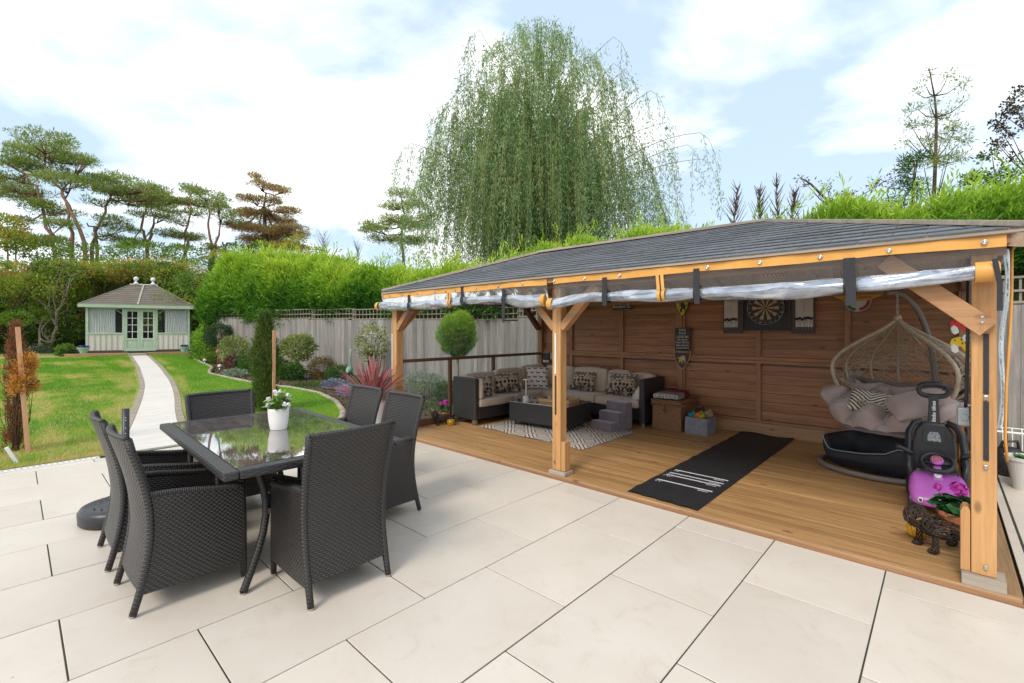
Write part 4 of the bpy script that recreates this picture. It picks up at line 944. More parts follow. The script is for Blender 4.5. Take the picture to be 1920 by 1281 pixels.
# coffee table and what stands on it
def coffee():
    t = thing('coffee_table', 'low dark woven coffee table on the patterned rug', 'table', (-2.84,3.93,.04), R(5))
    mb = MB(); mb.box(-.5,-.36,.06,.5,.36,.345); mb.build('body', M['sofaweave'], t, bevel=.015)
    mb = MB(); mb.box(-.50,-.36,.346,.50,.36,.352); mb.build('glass_top', M['tableglass'], t, bevel=.002)
    for x in (-.44,.44):
        for y in (-.30,.30): mb = MB(); mb.box(x-.025,y-.025,0,x+.025,y+.025,.06); mb.build('foot', M['steel'], t)
coffee(); ZT = .393
t = thing('candlestick', 'white flat topped table lamp on a marble cylinder base on the coffee table', 'lamp', (-3.08,3.66,ZT))
mb = MB(); mb.lathe([(.0,0),(.047,0),(.047,.085),(.0,.085)], n=28, cap=False); mb.build('base', plain('marble', (.62,.58,.55), (.36,.33,.32), 18, .3), t)
mb = MB(); mb.tube([(0,0,.085),(0,0,.32)], .0075, 10); mb.build('stem', M['white'], t, smooth=True)
mb = MB(); mb.lathe([(0,.318),(.04,.318),(.043,.324),(.04,.332),(0,.334)], n=24); mb.build('head', M['white'], t)
t = thing('wooden_tray', 'woven wooden tray on the coffee table', 'tray', (-2.72,4.0,ZT), R(8)); M['traywood'] = wood('tray_wood', (.55,.33,.16), (.40,.22,.10), 'X', .5, 0, 0)
mb = MB(); mb.box(-.24,-.17,0,.24,.17,.008); mb.build('base', M['traywood'], t)
for a, b in (((-.245,-.17,.025),(.245,-.17,.025)),((-.245,.17,.025),(.245,.17,.025)),((-.245,-.175,.025),(-.245,.175,.025)),((.245,-.175,.025),(.245,.175,.025))): mb = MB(); mb.beam(a, b, .012, .045); mb.build('side', M['traywood'], t)
t = thing('candle_jar', 'pale glass candle jar at the left end of the wooden tray', 'candle', (-2.86,3.95,ZT+.009)); mb = MB(); mb.lathe([(0,0),(.036,0),(.038,.07),(.034,.07),(.034,.05),(0,.05)], n=22, cap=False); mb.build('jar', plain('sand_glass', (.48,.40,.30), rough=.2), t, smooth=True); mb = MB(); mb.lathe([(.034,.05),(0,.053)], n=16); mb.build('wax', M['white'], t)
t = thing('bowl', 'small brown bowl standing on the wooden tray behind the post', 'bowl', (-2.74,4.02,ZT+.009)); mb = MB(); mb.lathe([(0,0),(.035,0),(.06,.04),(.066,.085),(.061,.085),(.05,.03),(0,.012)], n=26, cap=False); mb.build('bowl', plain('stoneware', (.36,.27,.20), rough=.5), t, smooth=True)
t = thing('remote_control', 'small white object lying at the right end of the wooden tray', 'remote', (-2.60,3.99,ZT+.009), R(20)); mb = MB(); mb.box(-.06,-.02,0,.06,.02,.018); mb.build('case', M['white'], t, bevel=.006); mb = MB(); mb.box(-.04,-.01,.0182,.03,.01,.02); mb.build('keypad', M['greyplastic'], t)
# rug
def rug():
    m, nt, p, out = newmat('woven_rug'); tc = nt.nodes.new('ShaderNodeTexCoord'); sp = nt.nodes.new('ShaderNodeSeparateXYZ'); nt.links.new(tc.outputs['UV'], sp.inputs[0]); u, v = sp.outputs[0], sp.outputs[1]
    def fr(x, s): return math_(nt, 'ABSOLUTE', math_(nt, 'SUBTRACT', math_(nt, 'FRACT', math_(nt, 'MULTIPLY', x, s)), .5))
    a, b = fr(u, 2.4), fr(v, 2.4); d = math_(nt, 'ADD', a, b)
    ring = math_(nt, 'LESS_THAN', math_(nt, 'ABSOLUTE', math_(nt, 'SUBTRACT', math_(nt, 'FRACT', math_(nt, 'MULTIPLY', d, 6)), .5)), .2)
    dash = math_(nt, 'LESS_THAN', math_(nt, 'FRACT', math_(nt, 'MULTIPLY', u, 42)), .45)
    q = math_(nt, 'LESS_THAN', math_(nt, 'ABSOLUTE', math_(nt, 'SUBTRACT', d, .5)), .27)
    ladder = math_(nt, 'MULTIPLY', dash, math_(nt, 'LESS_THAN', math_(nt, 'FRACT', math_(nt, 'MULTIPLY', math_(nt, 'ADD', d, .0), 8)), .62))
    patt = math_(nt, 'MULTIPLY', math_(nt, 'ADD', math_(nt, 'MULTIPLY', ring, q), math_(nt, 'MULTIPLY', ladder, math_(nt, 'SUBTRACT', 1.0, q))), .92)
    nt.links.new(mixc(nt, patt, (.62,.55,.49), (.07,.055,.05)), p.inputs['Base Color']); p.inputs['Roughness'].default_value = .95; bump(nt, p, noise(nt, coords(nt), 260, 2), .5, .002)
    mb = MB(); nx, ny = 40, 28; C = [Vector((-3.50,3.10,0)), Vector((-1.66,3.06,0)), Vector((-1.66,4.33,0)), Vector((-3.50,4.42,0))]
    def pt(u, v, dz=0):
        q = C[0].lerp(C[1], u).lerp(C[3].lerp(C[2], u), v); q.y += .018*math.sin(u*11)*(1-v); z = .0375 + .006*abs(math.sin(u*9))*(1-v)**2*(1 if u < .9 else 0); return (q.x, q.y, z + dz)
    mb.grid(nx, ny, lambda u, v: pt(u, v, .004), lambda u, v: (u*1.85, v*1.28)); mb.grid(nx, ny, lambda u, v: pt(1-u, v), lambda u, v: (u*1.85, v*1.28))
    o = mb.build('rug', m); tag(o, 'cream rug with a dark geometric pattern under the coffee table', 'rug')
rug()
# foam pet steps
t = thing('pet_steps', 'grey foam pet steps with three treads in front of the sofa', 'steps', (-2.06,4.08,.04), R(-9)); M['foam'] = plain('grey_suede', (.165,.135,.155), (.13,.105,.125), 7, .95, bs=.3, fine=200, sheen=.4)
for k in range(3): mb = MB(); mb.box(-.175, .16*k, 0 if k == 0 else 0, .175, .16*k+.157, .125*(k+1)); mb.build('step', M['foam'], t, bevel=.012)
mb = MB(); mb.box(-.05,-.004,.035,.0,.0,.085); mb.build('tag', plain('tan_tag', (.30,.12,.06)), t)
# hamper with blankets
t = thing('wicker_hamper', 'square brown wicker hamper between the sofa and the grey toy bin', 'basket', (-1.40,5.0,.035), R(0))
mb = MB(); mb.box(-.21,-.27,0,.21,.27,.37); mb.build('body', M['hamper'], t, bevel=.012)
mb = MB(); mb.box(-.222,-.282,.372,.222,.282,.43); mb.build('lid', M['hamper'], t, bevel=.012)
for z in (.0,.36,.425):
    mb = MB(); s = 1.03; P = [(-.215*s,-.275*s,z),(.215*s,-.275*s,z),(.215*s,.275*s,z),(-.215*s,.275*s,z),(-.215*s,-.275*s,z)]
    for a, b in zip(P, P[1:]): mb.tube([a, b], .012, 8)
    mb.build('rim', M['hamper'], t, smooth=True)
mb = MB(); mb.box(-.05,-.295,.28,.0,-.284,.30); mb.box(-.02,-.30,.25,-.0,-.29,.37); mb.build('latch', plain('leather', (.07,.035,.02)), t)
def foldedcloth(label, loc, w, d, layers, mats, fringe=None, rz=0):
    t = thing('folded_blanket', label, 'blanket', loc, rz); z = 0
    for k in range(layers):
        h = .024; mb = MB(); ww = w*(1 - .04*k*random.random()); dd = d*(1 - .05*random.random())
        def f(u, v):
            a = 2*PI*v; x = (u-.5)*ww; y = math.copysign(abs(math.cos(a))**.5, math.cos(a))*dd/2; zz = h/2 + math.copysign(abs(math.sin(a))**.7, math.sin(a))*h/2; return (x + .006*math.sin(a*3+k), y + .008*math.sin(x*20+k*2), z + zz + .006*math.sin(x*13+k)*math.sin(a))
        mb.grid(14, 20, f, lambda u, v: (u*ww, v*dd)); mb.add([f(0, q/20) for q in range(20)], [tuple(range(20))[::-1]]); mb.add([f(1, q/20) for q in range(20)], [tuple(range(20))]); mb.build('fold', mats[k % len(mats)], t, smooth=True); z += h*.93
    if fringe:
        mb = MB()
        for k in range(26): x = -w/2 + w*k/25; mb.tube([(x, -d/2-.004, z-.012), (x + random.uniform(-.01,.01), -d/2-.014, z-.035), (x + random.uniform(-.012,.012), -d/2-.012, z-.065)], [.004,.004,.003], 4)
        mb.build('fringe', fringe, t)
M['blanket_a'] = plain('grey_blanket', (.27,.28,.31), (.13,.135,.15), 2.6, .95, stretch=(1, 14, 1), bs=.3); M['blanket_b'] = plain('taupe_blanket', (.36,.31,.28), (.22,.19,.17), 3, .95, stretch=(1,14,1)); M['fringe'] = plain('cream_fringe', (.66,.62,.58))
foldedcloth('grey striped folded blanket with a cream fringe on the wicker hamper', (-1.44,4.93,.482), .34, .34, 3, [M['blanket_b'], M['blanket_a']], M['fringe'], R(6))
foldedcloth('folded red cloth lying behind the grey blanket on the hamper', (-1.42,5.17,.482), .30, .13, 4, [plain('red_cloth', (.26,.02,.035), (.16,.012,.02), 4, .9)], None, R(3))
# felt bin with toys
t = thing('storage_bin', 'square grey felt storage bin right of the wicker hamper', 'bin', (-1.0,4.93,.035), R(0)); M['felt'] = plain('grey_felt', (.23,.23,.255), (.15,.15,.17), 16, .95, bs=.6, fine=80)
mb = MB(); P = [(-.15,-.16),(.15,-.16),(.15,.16),(-.15,.16)]
for i in range(4):
    a, b = P[i], P[(i+1) % 4]; mb.grid(8, 6, lambda u, v, a=a, b=b: ((a[0]+(b[0]-a[0])*u)*(1+.02*math.sin(v*5)), (a[1]+(b[1]-a[1])*u)*(1+.02*math.sin(v*5)), v*.225 + .006*math.sin(u*8)*v))
o = mb.build('shell', M['felt'], t, smooth=False); s = o.modifiers.new('s', 'SOLIDIFY'); s.thickness = .008
mb = MB(); mb.box(-.14,-.15,.0,.14,.15,.12); mb.build('filling', M['felt'], t)
for i, (c, x, y, r_, lab) in enumerate((((.75,.20,.03),.0,-.04,.075,'orange plush toy lying across the grey felt bin'),((.02,.25,.32),-.09,-.06,.055,'teal plush toy at the left rim of the grey felt bin'),((.35,.55,.03),.06,-.10,.035,'lime green toy ball at the front of the grey felt bin'),((.38,.28,.17),.09,.03,.065,'spotted beige plush toy at the right of the grey felt bin'),((.05,.05,.05),-.02,.07,.07,'dark plush toy at the back of the grey felt bin'))):
    mb = MB(); mb.lathe([(0,-1),(.6,-.8),(1,-.1),(.85,.5),(.4,.9),(0,1)], n=14, cap=False); mb.v = [((x_*1.25 + .1*math.sin(z_*7))*r_, (y_ + .12*math.sin(x_*6))*r_, z_*r_*.8) for x_, y_, z_ in mb.v]
    q = thing('plush_toy', lab, 'toy', (-1.0+x, 4.93+y, .035+.235+.01*i)); o = mb.build('body', plain('toy_fabric_%d' % i, c, tuple(v*.35 for v in c), 28, .9), q, smooth=True); mb = MB(); mb.lathe([(0,0),(.4*r_,.1*r_),(.3*r_,.6*r_),(0,.8*r_)], (r_*.5,-r_*.3,r_*.4), 10); mb.build('ear', o.data.materials[0], q, smooth=True)
# throw mat
def dartmat():
    t = thing('dart_mat', 'long black rubber throw mat with white distance lines running to the back wall', 'mat', (-.27,3.75,.036))
    mb = MB(); C = [(-.575,2.145),(.045,2.125),(.04,5.36),(-.60,5.34)]
    def pt(u, v, dz):
        x = (C[0][0]*(1-u)+C[1][0]*u)*(1-v) + (C[3][0]*(1-u)+C[2][0]*u)*v; y = (C[0][1]*(1-u)+C[1][1]*u)*(1-v) + (C[3][1]*(1-u)+C[2][1]*u)*v
        e = max(0, 1 - u*9); z = .002 + dz + e*.012*max(0, math.sin(v*31))**3 + (.012*math.sin(u*PI*4)**2*max(0, 1-v*40)) + .02*max(0, (v-.97)/.03)*(.5+.5*math.sin(u*7)); return (x + .27 + .006*math.sin(v*31)*e, y - 3.75, z)
    mb.grid(30, 90, lambda u, v: pt(u, v, .003)); mb.grid(30, 90, lambda u, v: pt(1-u, v, 0)); mb.build('mat', plain('black_rubber', (.014,.014,.015), (.022,.022,.024), 12, .65, bs=.3, fine=90), t, smooth=True)
    wm = plain('white_print', (.7,.7,.74)); 
    for (y, s1, s2) in ((2.62,"8' 6\"",'259cm'),(2.82,"7' 9¼\"",'237cm'),(2.90,"7' 5\"",'244cm'),(3.02,"7' 0\"",'229cm')):
        b = MB(); b.box(-.53,y,0,-.02,y+.022,.0012); o = b.build('line', wm, t); o.location = (.27, -3.75, .0062)
        for s, x, al in ((s1, -.50, 'CENTER'), (s2, -.09, 'CENTER')): tx(s, .034, Matrix.Translation((x + .27, y - .030 - 3.75, .0068)), wm, t, 'lettering')
dartmat()
# ================================================================ things on the back wall
WY = 5.355
def plate(name, poly, y, th, mat, parent, off=(0,0)):
    mb = MB(); mb.prism(poly, 0, th, lambda a, b, d: (a, -d, b)); o = mb.build(name, mat, parent); o.location = (off[0], y, off[1]); return o
def T_(x, y, z): return Matrix.Translation((x, y, z)) @ FACE_S
M['sign_black'] = plain('black_sign', (.025,.025,.028), rough=.5); M['sign_white'] = plain('sign_lettering', (.55,.54,.5)); M['gold'] = plain('gold_print', (.55,.33,.10), rough=.4); M['yellow'] = plain('yellow_enamel', (.62,.52,.03), rough=.35)
t = thing('street_sign', 'small black sign reading Bourbon St. under the rolled curtain', 'sign', (-2.45,WY,1.845))
plate('plate', [(-.17,-.07),(.17,-.07),(.17,.07),(-.17,.07)], 0, .012, M['sign_black'], t); tx('Bourbon St.', .068, T_(0,-.013,-.005), M['sign_white'], t, bold=.0015)
plate('border', [(-.16,-.06),(.16,-.06),(.16,-.056),(-.16,-.056)], -.012, .001, M['sign_white'], t)
t = thing('wall_plaque', 'pale wooden plaque high on the wall left of the black street sign', 'sign', (-3.25,WY,1.87)); plate('plate', [(-.12,-.05),(.12,-.05),(.12,.05),(-.12,.05)], 0, .012, M['cap'], t)
def shield(w, h, n=10):
    P = [(-w/2*.92, h*.5), (w/2*.92, h*.5)]
    for k in range(n+1): q = k/n; P.append((w/2*math.cos(q*PI/2)**.75*1.0 if q < 1 else 0, h*.5 - .12*h - (h*.88)*q**1.0*1.0))
    for k in range(n-1, -1, -1): q = k/n; P.append((-w/2*math.cos(q*PI/2)**.75, h*.5 - .12*h - h*.88*q))
    return P
t = thing('shield_sign', 'yellow shield plaque with a black rearing horse at the top of the central stud', 'sign', (-1.43,WY,1.80)); P = shield(.21,.29); plate('shield', P, 0, .012, M['sign_black'], t); plate('face', [(a*.92,b*.93) for a, b in P], -.012, .003, M['yellow'], t)
horse = [(-.02,-.085),(-.005,-.08),(.0,-.05),(.015,-.03),(.035,-.05),(.03,-.075),(.042,-.075),(.05,-.04),(.04,-.01),(.045,.02),(.03,.035),(.02,.055),(.035,.075),(.02,.08),(.0,.095),(-.015,.085),(-.035,.07),(-.03,.06),(-.012,.062),(-.012,.04),(-.04,.045),(-.05,.03),(-.042,.025),(-.035,.033),(-.015,.02),(-.04,.005),(-.035,-.012),(-.03,-.002),(-.01,.0),(-.015,-.03),(-.03,-.05)]
horse = [(a*1.15, b*1.15+.01) for a, b in horse]; plate('horse', horse, -.015, .002, M['sign_black'], t)
plate('tail', [(.05,.01),(.075,.04),(.065,.07),(.085,.05),(.082,.02),(.055,-.01)], -.015, .002, M['sign_black'], t)
for a, s in ((-.04,'S'),(.04,'F')): tx(s, .03, T_(a,-.0165,-.10), M['sign_black'], t, bold=.001)
for k, c in enumerate(((.03,.22,.06),(.6,.6,.55),(.45,.03,.03))): plate('stripe', [(-.09+.06*k,.118),(-.03+.06*k,.118),(-.03+.06*k,.132),(-.09+.06*k,.132)], -.015, .001, plain('stripe_%d' % k, c), t)
t = thing('rules_sign', 'black rectangular sign with white lines of dog rules on the central stud', 'sign', (-1.425,WY,1.315)); plate('plate', [(-.115,-.17),(.115,-.17),(.115,.17),(-.115,.17)], 0, .014, M['sign_black'], t)
for s, z, sz in (('DOG',.135,.045),('RULES',.088,.040),('LOVE ME',.030,.046),('the human',-.008,.036),('PLAY FETCH',-.052,.037),('BEG ALWAYS',-.096,.032),('GIVE ME TREATS',-.138,.026)): tx(s, sz, T_(0,-.0145,z), M['sign_white'], t, bold=.0008)
plate('rule_line', [(-.09,.056),(.09,.056),(.09,.058),(-.09,.058)], -.014, .001, M['sign_white'], t)
t = thing('shield_sign', 'black and gold shield plaque with a charging bull below the rules sign', 'sign', (-1.43,WY,1.01)); P = shield(.26,.30); plate('shield', P, 0, .014, M['gold'], t); plate('face', [(a*.92,b*.93) for a, b in P], -.014, .003, M['sign_black'], t)
tx('LAMBORGHINI', .030, T_(0,-.0175,.112), M['gold'], t, bold=.001)
bull = [(-.055,-.02),(-.04,.0),(-.05,.02),(-.035,.035),(-.01,.045),(.015,.06),(.035,.055),(.05,.035),(.048,.01),(.055,-.02),(.045,-.055),(.03,-.05),(.038,-.03),(.025,-.01),(.005,-.02),(.01,-.05),(-.005,-.065),(-.012,-.06),(-.005,-.04),(-.02,-.025),(-.035,-.045),(-.05,-.06),(-.06,-.055),(-.045,-.04)]
plate('bull', bull, -.0175, .002, M['gold'], t); plate('horn', [(-.05,.02),(-.07,.03),(-.065,.015),(-.052,.008)], -.0175, .002, M['gold'], t)
# dartboard cabinet
def dartboard():
    t = thing('dartboard_cabinet', 'open dartboard cabinet with white scoring doors on the back wall', 'dartboard', (-.29,WY+.02,1.69)); M['flight'] = plain('flight', (.12,.015,.04)); M['cabinet'] = plain('cabinet_wood', (.075,.045,.045), rough=.5); M['board_white'] = plain('score_board', (.58,.54,.49))
    mb = MB(); mb.box(-.285,-.02,-.25,.285,0,.30); mb.build('back', M['sign_black'], t)
    for q in ((-.295,-.05,-.25,-.277,-.0,.30),(.277,-.05,-.25,.295,-.0,.30),(-.277,-.05,-.25,.277,-.0,-.235),(-.277,-.05,.285,.277,0,.30)): mb = MB(); mb.box(*q); mb.build('frame', M['cabinet'], t)
    mb = MB(); mb.M = Matrix.Translation((0,-.05,.055)) @ Matrix.Rotation(R(90),4,'X'); mb.lathe([(.0,-.03),(.228,-.03),(.228,.0),(.0,.0)], n=48, cap=False); mb.build('rim', M['sign_black'], t, smooth=False)
    cols = {'black':M['sign_black'], 'cream':plain('sisal_cream', (.50,.38,.24), rough=.9), 'red':plain('sisal_red', (.33,.03,.03), rough=.9), 'green':plain('sisal_green', (.02,.16,.06), rough=.9)}
    def ring(name, r0, r1, k, mat, d=.0):
        mb = MB(); a0 = R(90) - R(9) + R(18)*k; P = [(r0, a0), (r1, a0), (r1, a0+R(9)), (r1, a0+R(18)), (r0, a0+R(18)), (r0, a0+R(9))]
        mb.prism([(r*math.cos(a), r*math.sin(a)) for r, a in P], 0, .002 + d, lambda a, b, c: (a, -.0505-c, b+.055)); mb.build(name, mat, t)
    for k in range(20):
        od = k % 2 == 0
        ring('segment', .014, .095, k, cols['black' if od else 'cream']); ring('treble', .095, .104, k, cols['red' if od else 'green'], .0005); ring('segment', .104, .160, k, cols['black' if od else 'cream']); ring('double', .160, .170, k, cols['red' if od else 'green'], .0005)
    for r_, c in ((.014,'green'),(.0065,'red')):
        mb = MB(); mb.M = Matrix.Translation((0,-.0535-(.014-r_)*.2,.055)) @ Matrix.Rotation(R(90),4,'X'); mb.lathe([(r_,0),(r_,.002),(0,.002)], n=16); mb.build('bullseye', cols[c], t)
    for k, s in enumerate([20,1,18,4,13,6,10,15,2,17,3,19,7,16,8,11,14,9,12,5]):
        a = R(90 - 18*k); tx(str(s), .034, T_(.198*math.cos(a), -.052, .055+.198*math.sin(a)), M['sign_white'], t, 'number')
    mb = MB(); P = [(.222*math.cos(a), -.053, .055+.222*math.sin(a)) for a in [2*PI*k/60 for k in range(61)]]; mb.tube(P, .0028, 6); mb.build('number_ring', M['steel'], t, smooth=True)
    for s, x0, x1 in ((-1,-.545,-.297),(1,.297,.555)):
        mb = MB(); mb.box(x0,-.03,-.285,x1,-.008,.30); mb.build('door', M['cabinet'], t)
        a, b = (x0+.012, x1-.055) if s < 0 else (x0+.05, x1-.015)
        mb = MB(); mb.box(a,-.034,-.20,b,-.031,.29); mb.build('scoreboard', M['board_white'], t)
        c = (a+b)/2; mb = MB(); mb.box(c-.001,-.0355,-.05,c+.001,-.0345,.15); mb.box(a+.03,-.0355,.155,b-.03,-.0345,.157); mb.build('score_line', M['sign_black'], t)
        tx('DARTS', .022, T_(c-.03,-.0348,.185), M['sign_black'], t); tx('HOME   AWAY', .016, T_(c,-.0348,.17-.005), M['sign_black'], t)
        mb = MB(); mb.box(a-.0,-.06,-.215,b+.0,-.034,-.205); mb.build('dart_rack', M['sign_black'], t)
        for k in range(6):
            x = a + .018 + (b-a-.036)*k/5; h = [.09,.10,.085,.10,.105,.095][k]
            mb = MB(); mb.tube([(x,-.048,-.23),(x,-.048,-.205),(x,-.048,-.205+h*.6),(x,-.048,-.205+h)], [.0015,.004,.004,.002], 6); dt = mb.build('dart', M['steel'] if k % 2 else M['white'], t, smooth=True)
            mb = MB(); z = -.205 + h
            for q in range(4): an = q*PI/2 + .4; mb.add([(x,-.048,z-.005),(x+.017*math.cos(an),-.048+.017*math.sin(an),z+.008),(x+.015*math.cos(an),-.048+.015*math.sin(an),z+.035),(x,-.048,z+.03)], [(0,1,2,3)])
            mb.build('flight', M['flight'] if (s < 0 and k > 2) else M['strap'], dt)
dartboard()
t = thing('winged_sign', 'round red and green sign with yellow wings half hidden by a curtain strap', 'sign', (.70,WY,1.80))
P = [(.13*math.cos(2*PI*k/36), .13*math.sin(2*PI*k/36)) for k in range(36)]; plate('disc', P, 0, .010, M['sign_white'], t)
plate('ring_green', [(.122*math.cos(a), .122*math.sin(a)) for a in [R(100+16*k) for k in range(11)]] + [(.09*math.cos(a), .09*math.sin(a)) for a in [R(260-16*k) for k in range(11)]], -.010, .002, plain('green_enamel', (.02,.16,.07)), t)
plate('ring_red', [(.122*math.cos(a), .122*math.sin(a)) for a in [R(-80+16*k) for k in range(11)]] + [(.09*math.cos(a), .09*math.sin(a)) for a in [R(80-16*k) for k in range(11)]], -.010, .002, plain('red_enamel', (.33,.02,.02)), t)
plate('wings', [(-.24,.075),(.24,.075),(.23,.055),(.20,.04),(.16,.02),(.11,.0),(-.11,.0),(-.16,.02),(-.20,.04),(-.23,.055)], -.013, .004, plain('wing_yellow', (.60,.33,.04)), t); tx('AMERICANICA', .040, T_(0,-.0175,.038), plain('red_print', (.35,.03,.02)), t, bold=.001)
# pendant lamp
t = thing('pendant_lamp', 'round woven pendant shade hanging under the pavilion roof behind the clear curtain', 'lamp', (.08,4.03,2.0)); M['rattan'] = weave('rattan_shade', (.50,.33,.20), (.40,.25,.14), .02, .02, .6, .8)
mb = MB(); mb.lathe([(.17,.02),(.172,.06),(.15,.12),(.10,.165),(.03,.185),(0,.185)], n=32, cap=False); mb.lathe([(.17,.02),(.13,-.03),(.06,-.055),(0,-.06)], n=32, cap=False); mb.build('shade', M['rattan'], t, smooth=True); mb = MB(); mb.tube([(0,0,.18),(0,0,.48)], .004, 6); mb.build('cord', M['blackplastic'], t)
# ================================================================ egg chair
def eggchair():
    M['resin'] = plain('tan_resin_cane', (.46,.38,.28), (.34,.275,.20), 30, .6, bs=.3); M['resin_grey'] = plain('taupe_tube', (.20,.165,.14), (.17,.14,.12), 10, .5)
    c = Vector((1.02,4.42,.035))
    s = thing('egg_chair_stand', 'round taupe steel stand with a curved arm carrying the hanging chair', 'stand', tuple(c))
    mb = MB(); P = [(.54*math.cos(2*PI*k/48), .44*math.sin(2*PI*k/48), .03) for k in range(49)]; mb.tube(P, .027, 10, cap=False); mb.build('base_ring', M['resin_grey'], s, smooth=True)
    d = Vector((.73,.68,0)); top = Vector((.02,-.0,1.98)); pts = []
    A = [(.46,.03),(.50,.35),(.52,.70),(.50,1.05),(.44,1.35),(.34,1.60),(.20,1.76),(.08,1.80),(.02,1.78)]
    pts = [d*a + Vector((0,0,z)) for a, z in A]
    # resample smooth
    Q = [];
    for i in range(len(pts)-1):
        p0, p1, p2, p3 = pts[max(i-1,0)], pts[i], pts[i+1], pts[min(i+2,len(pts)-1)]
        for k in range(5): q = k/5; Q.append(.5*((2*p1) + (-p0+p2)*q + (2*p0-5*p1+4*p2-p3)*q*q + (-p0+3*p1-3*p2+p3)*q**3))
    Q.append(pts[-1]); mb = MB(); mb.tube(Q, .026, 12); mb.build('arm', M['resin_grey'], s, smooth=True)
    t = thing('egg_chair', 'hanging two seat egg chair woven from tan cane in the right of the pavilion', 'hanging chair', (c.x+.10,c.y,1.575), R(0))
    # chair frame: opening faces the camera side
    fd = Vector((-.58,-1,0)).normalized(); sdv = Vector((1,-.58,0)).normalized()   # forward, side
    def egg(a, h):        # a: azimuth from forward, h: 0 top..1 bottom
        z = -1.18*h; w = .70*math.sin(PI*min(h,1)**.80)**.72 if h < 1 else 0; dp = .50*math.sin(PI*min(h,1)**.95)**.7 if h < 1 else 0
        w = .60*(math.sin(PI*h**.86)**(1.75 if h < .447 else .75) if 0 < h < 1 else 0); dp = .48*(math.sin(PI*h**.86)**(1.6 if h < .447 else .7) if 0 < h < 1 else 0)
        return sdv*(w*math.sin(a)) + fd*(dp*math.cos(a) - .03*h) + Vector((0,0,z))
    def rib(a, r=.014, h0=.0, h1=1.0, n=22): return [egg(a, h0 + (h1-h0)*k/n) for k in range(n+1)]
    for a in (R(72), R(-72)): mb = MB(); mb.tube(rib(a, h1=.97), .019, 10); mb.build('rim', M['resin'], t, smooth=True)
    for a in (100,128,152,180,208,232,260): mb = MB(); mb.tube(rib(R(a), h1=.96), .0125, 8); mb.build('rib', M['resin'], t, smooth=True)
    mb = MB(); P = [egg(R(72 - 144*k/24), .70 + .13*math.sin(PI*k/24)) for k in range(25)]; mb.tube(P, .019, 10); mb.build('front_rim', M['resin'], t, smooth=True)
    mb = MB()
    for k in range(460):      # random weave of the cane
        a = R(random.uniform(74, 286)); h = random.uniform(.12,.92); da = random.choice((-1,1))*random.uniform(.3,1.1); dh = random.uniform(-.32,.32); n = 9
        P = [egg(min(max(a + da*q/n, R(72)), R(288)), min(max(h + dh*q/n + .01*math.sin(q*2+k), .04), .97)) for q in range(n+1)]
        mb.tube(P, .0027, 3, cap=False)
    for k in range(190):      # bowl under the cushion, all round
        a = R(random.uniform(0, 360)); h = random.uniform(.70,.97); da = random.uniform(.4,1.2); n = 8
        P = [egg(a + da*q/n, min(max(h + .04*math.sin(q+k), .68), .985))*1.0 for q in range(n+1)]; mb.tube(P, .0055, 3, cap=False)
    mb.build('cane_weave', M['resin'], t, kind='stuff')
    mb = MB(); mb.tube([egg(R(a), .985) for a in range(0, 361, 20)], .02, 8); mb.build('bottom_ring', M['resin'], t, smooth=True)
    mb = MB(); mb.lathe([(.0,.03),(.02,.03),(.035,.0),(.03,-.03),(0,-.035)], n=12); mb.build('crown_binding', M['resin'], t, smooth=True)
    # chain
    mb = MB()
    for k in range(8):
        z = .035 + k*.026; P = []
        for q in range(11): a = 2*PI*q/10; x, zz = .009*math.cos(a), .017*math.sin(a); P.append((x if k % 2 else 0, 0 if k % 2 else x, z + zz))
        mb.tube(P, .0028, 5, cap=False)
    mb.build('chain', M['steel'], t, smooth=True)
    # tufted cushion lining the bowl
    KP = [(0,.30,-.68),(.2,.37,-.82),(.42,.24,-.99),(.62,-.04,-1.05),(.82,-.33,-1.0),(1,-.46,-1.09)]
    def base_c(u, v):
        x = u*2-1; s_ = x*x; y = float(np.interp(v, [k[0] for k in KP], [k[1] for k in KP])); z = float(np.interp(v, [k[0] for k in KP], [k[2] for k in KP]))
        return sdv*(x*(.63 - .06*v)) + fd*(-y + .26*s_*(1-v) - .30*s_*v) + Vector((0,0, z + .05*s_*(1-v) + .24*s_*s_*v + .10*s_*math.sin(PI*v)))
    def cup(u, v, off):
        p = base_c(u, v); du = base_c(min(u+.01,1), v) - base_c(max(u-.01,0), v); dv = base_c(u, min(v+.01,1)) - base_c(u, max(v-.01,0)); nn = du.cross(dv).normalized()
        if nn.z < -.2 or nn.dot(fd) < -.4: nn = -nn
        A, B_ = u*4.0, v*3.4; tu = (abs(math.sin(PI*(A+B_*.5)))**.55)*(abs(math.sin(PI*(A-B_*.5)))**.55)
        e = (min(1, (1-abs(u*2-1))*9)*min(1, v*8 + .15)*min(1, (1-v)*9 + .1))**.5
        wr = .006*math.sin(u*60 + v*23)*math.sin(v*40+u*9)
        return tuple(p + nn*off*((.055 + .125*tu)*e + wr*e))
    mb = MB(); mb.grid(110, 66, lambda u, v: cup(u, v, 1)); mb.grid(60, 30, lambda u, v: cup(1-u, v, -.25)); mb.build('seat_cushion', M['taupe'], t, smooth=True)
    mb = MB()
    for i in range(0, 9):
        for j in range(0, 4):
            u, v = i*.125, (j + (i % 2)*.5)*2/3.4*.5*1.0
            if .08 < u < .92 and .05 < v < .95: mb.lathe([(0,.012),(.015,.006),(.013,-.006),(0,-.01)], cup(u, v, 1), 10)
    mb.build('buttons', M['taupe'], t, smooth=True, kind='stuff')
    cushion('bolster', .46, .30, .20, M['taupe'], t, tuple(sdv*.36 + fd*.26 + Vector((0,0,-.80))), (R(28),R(-16),R(20)), n=16)
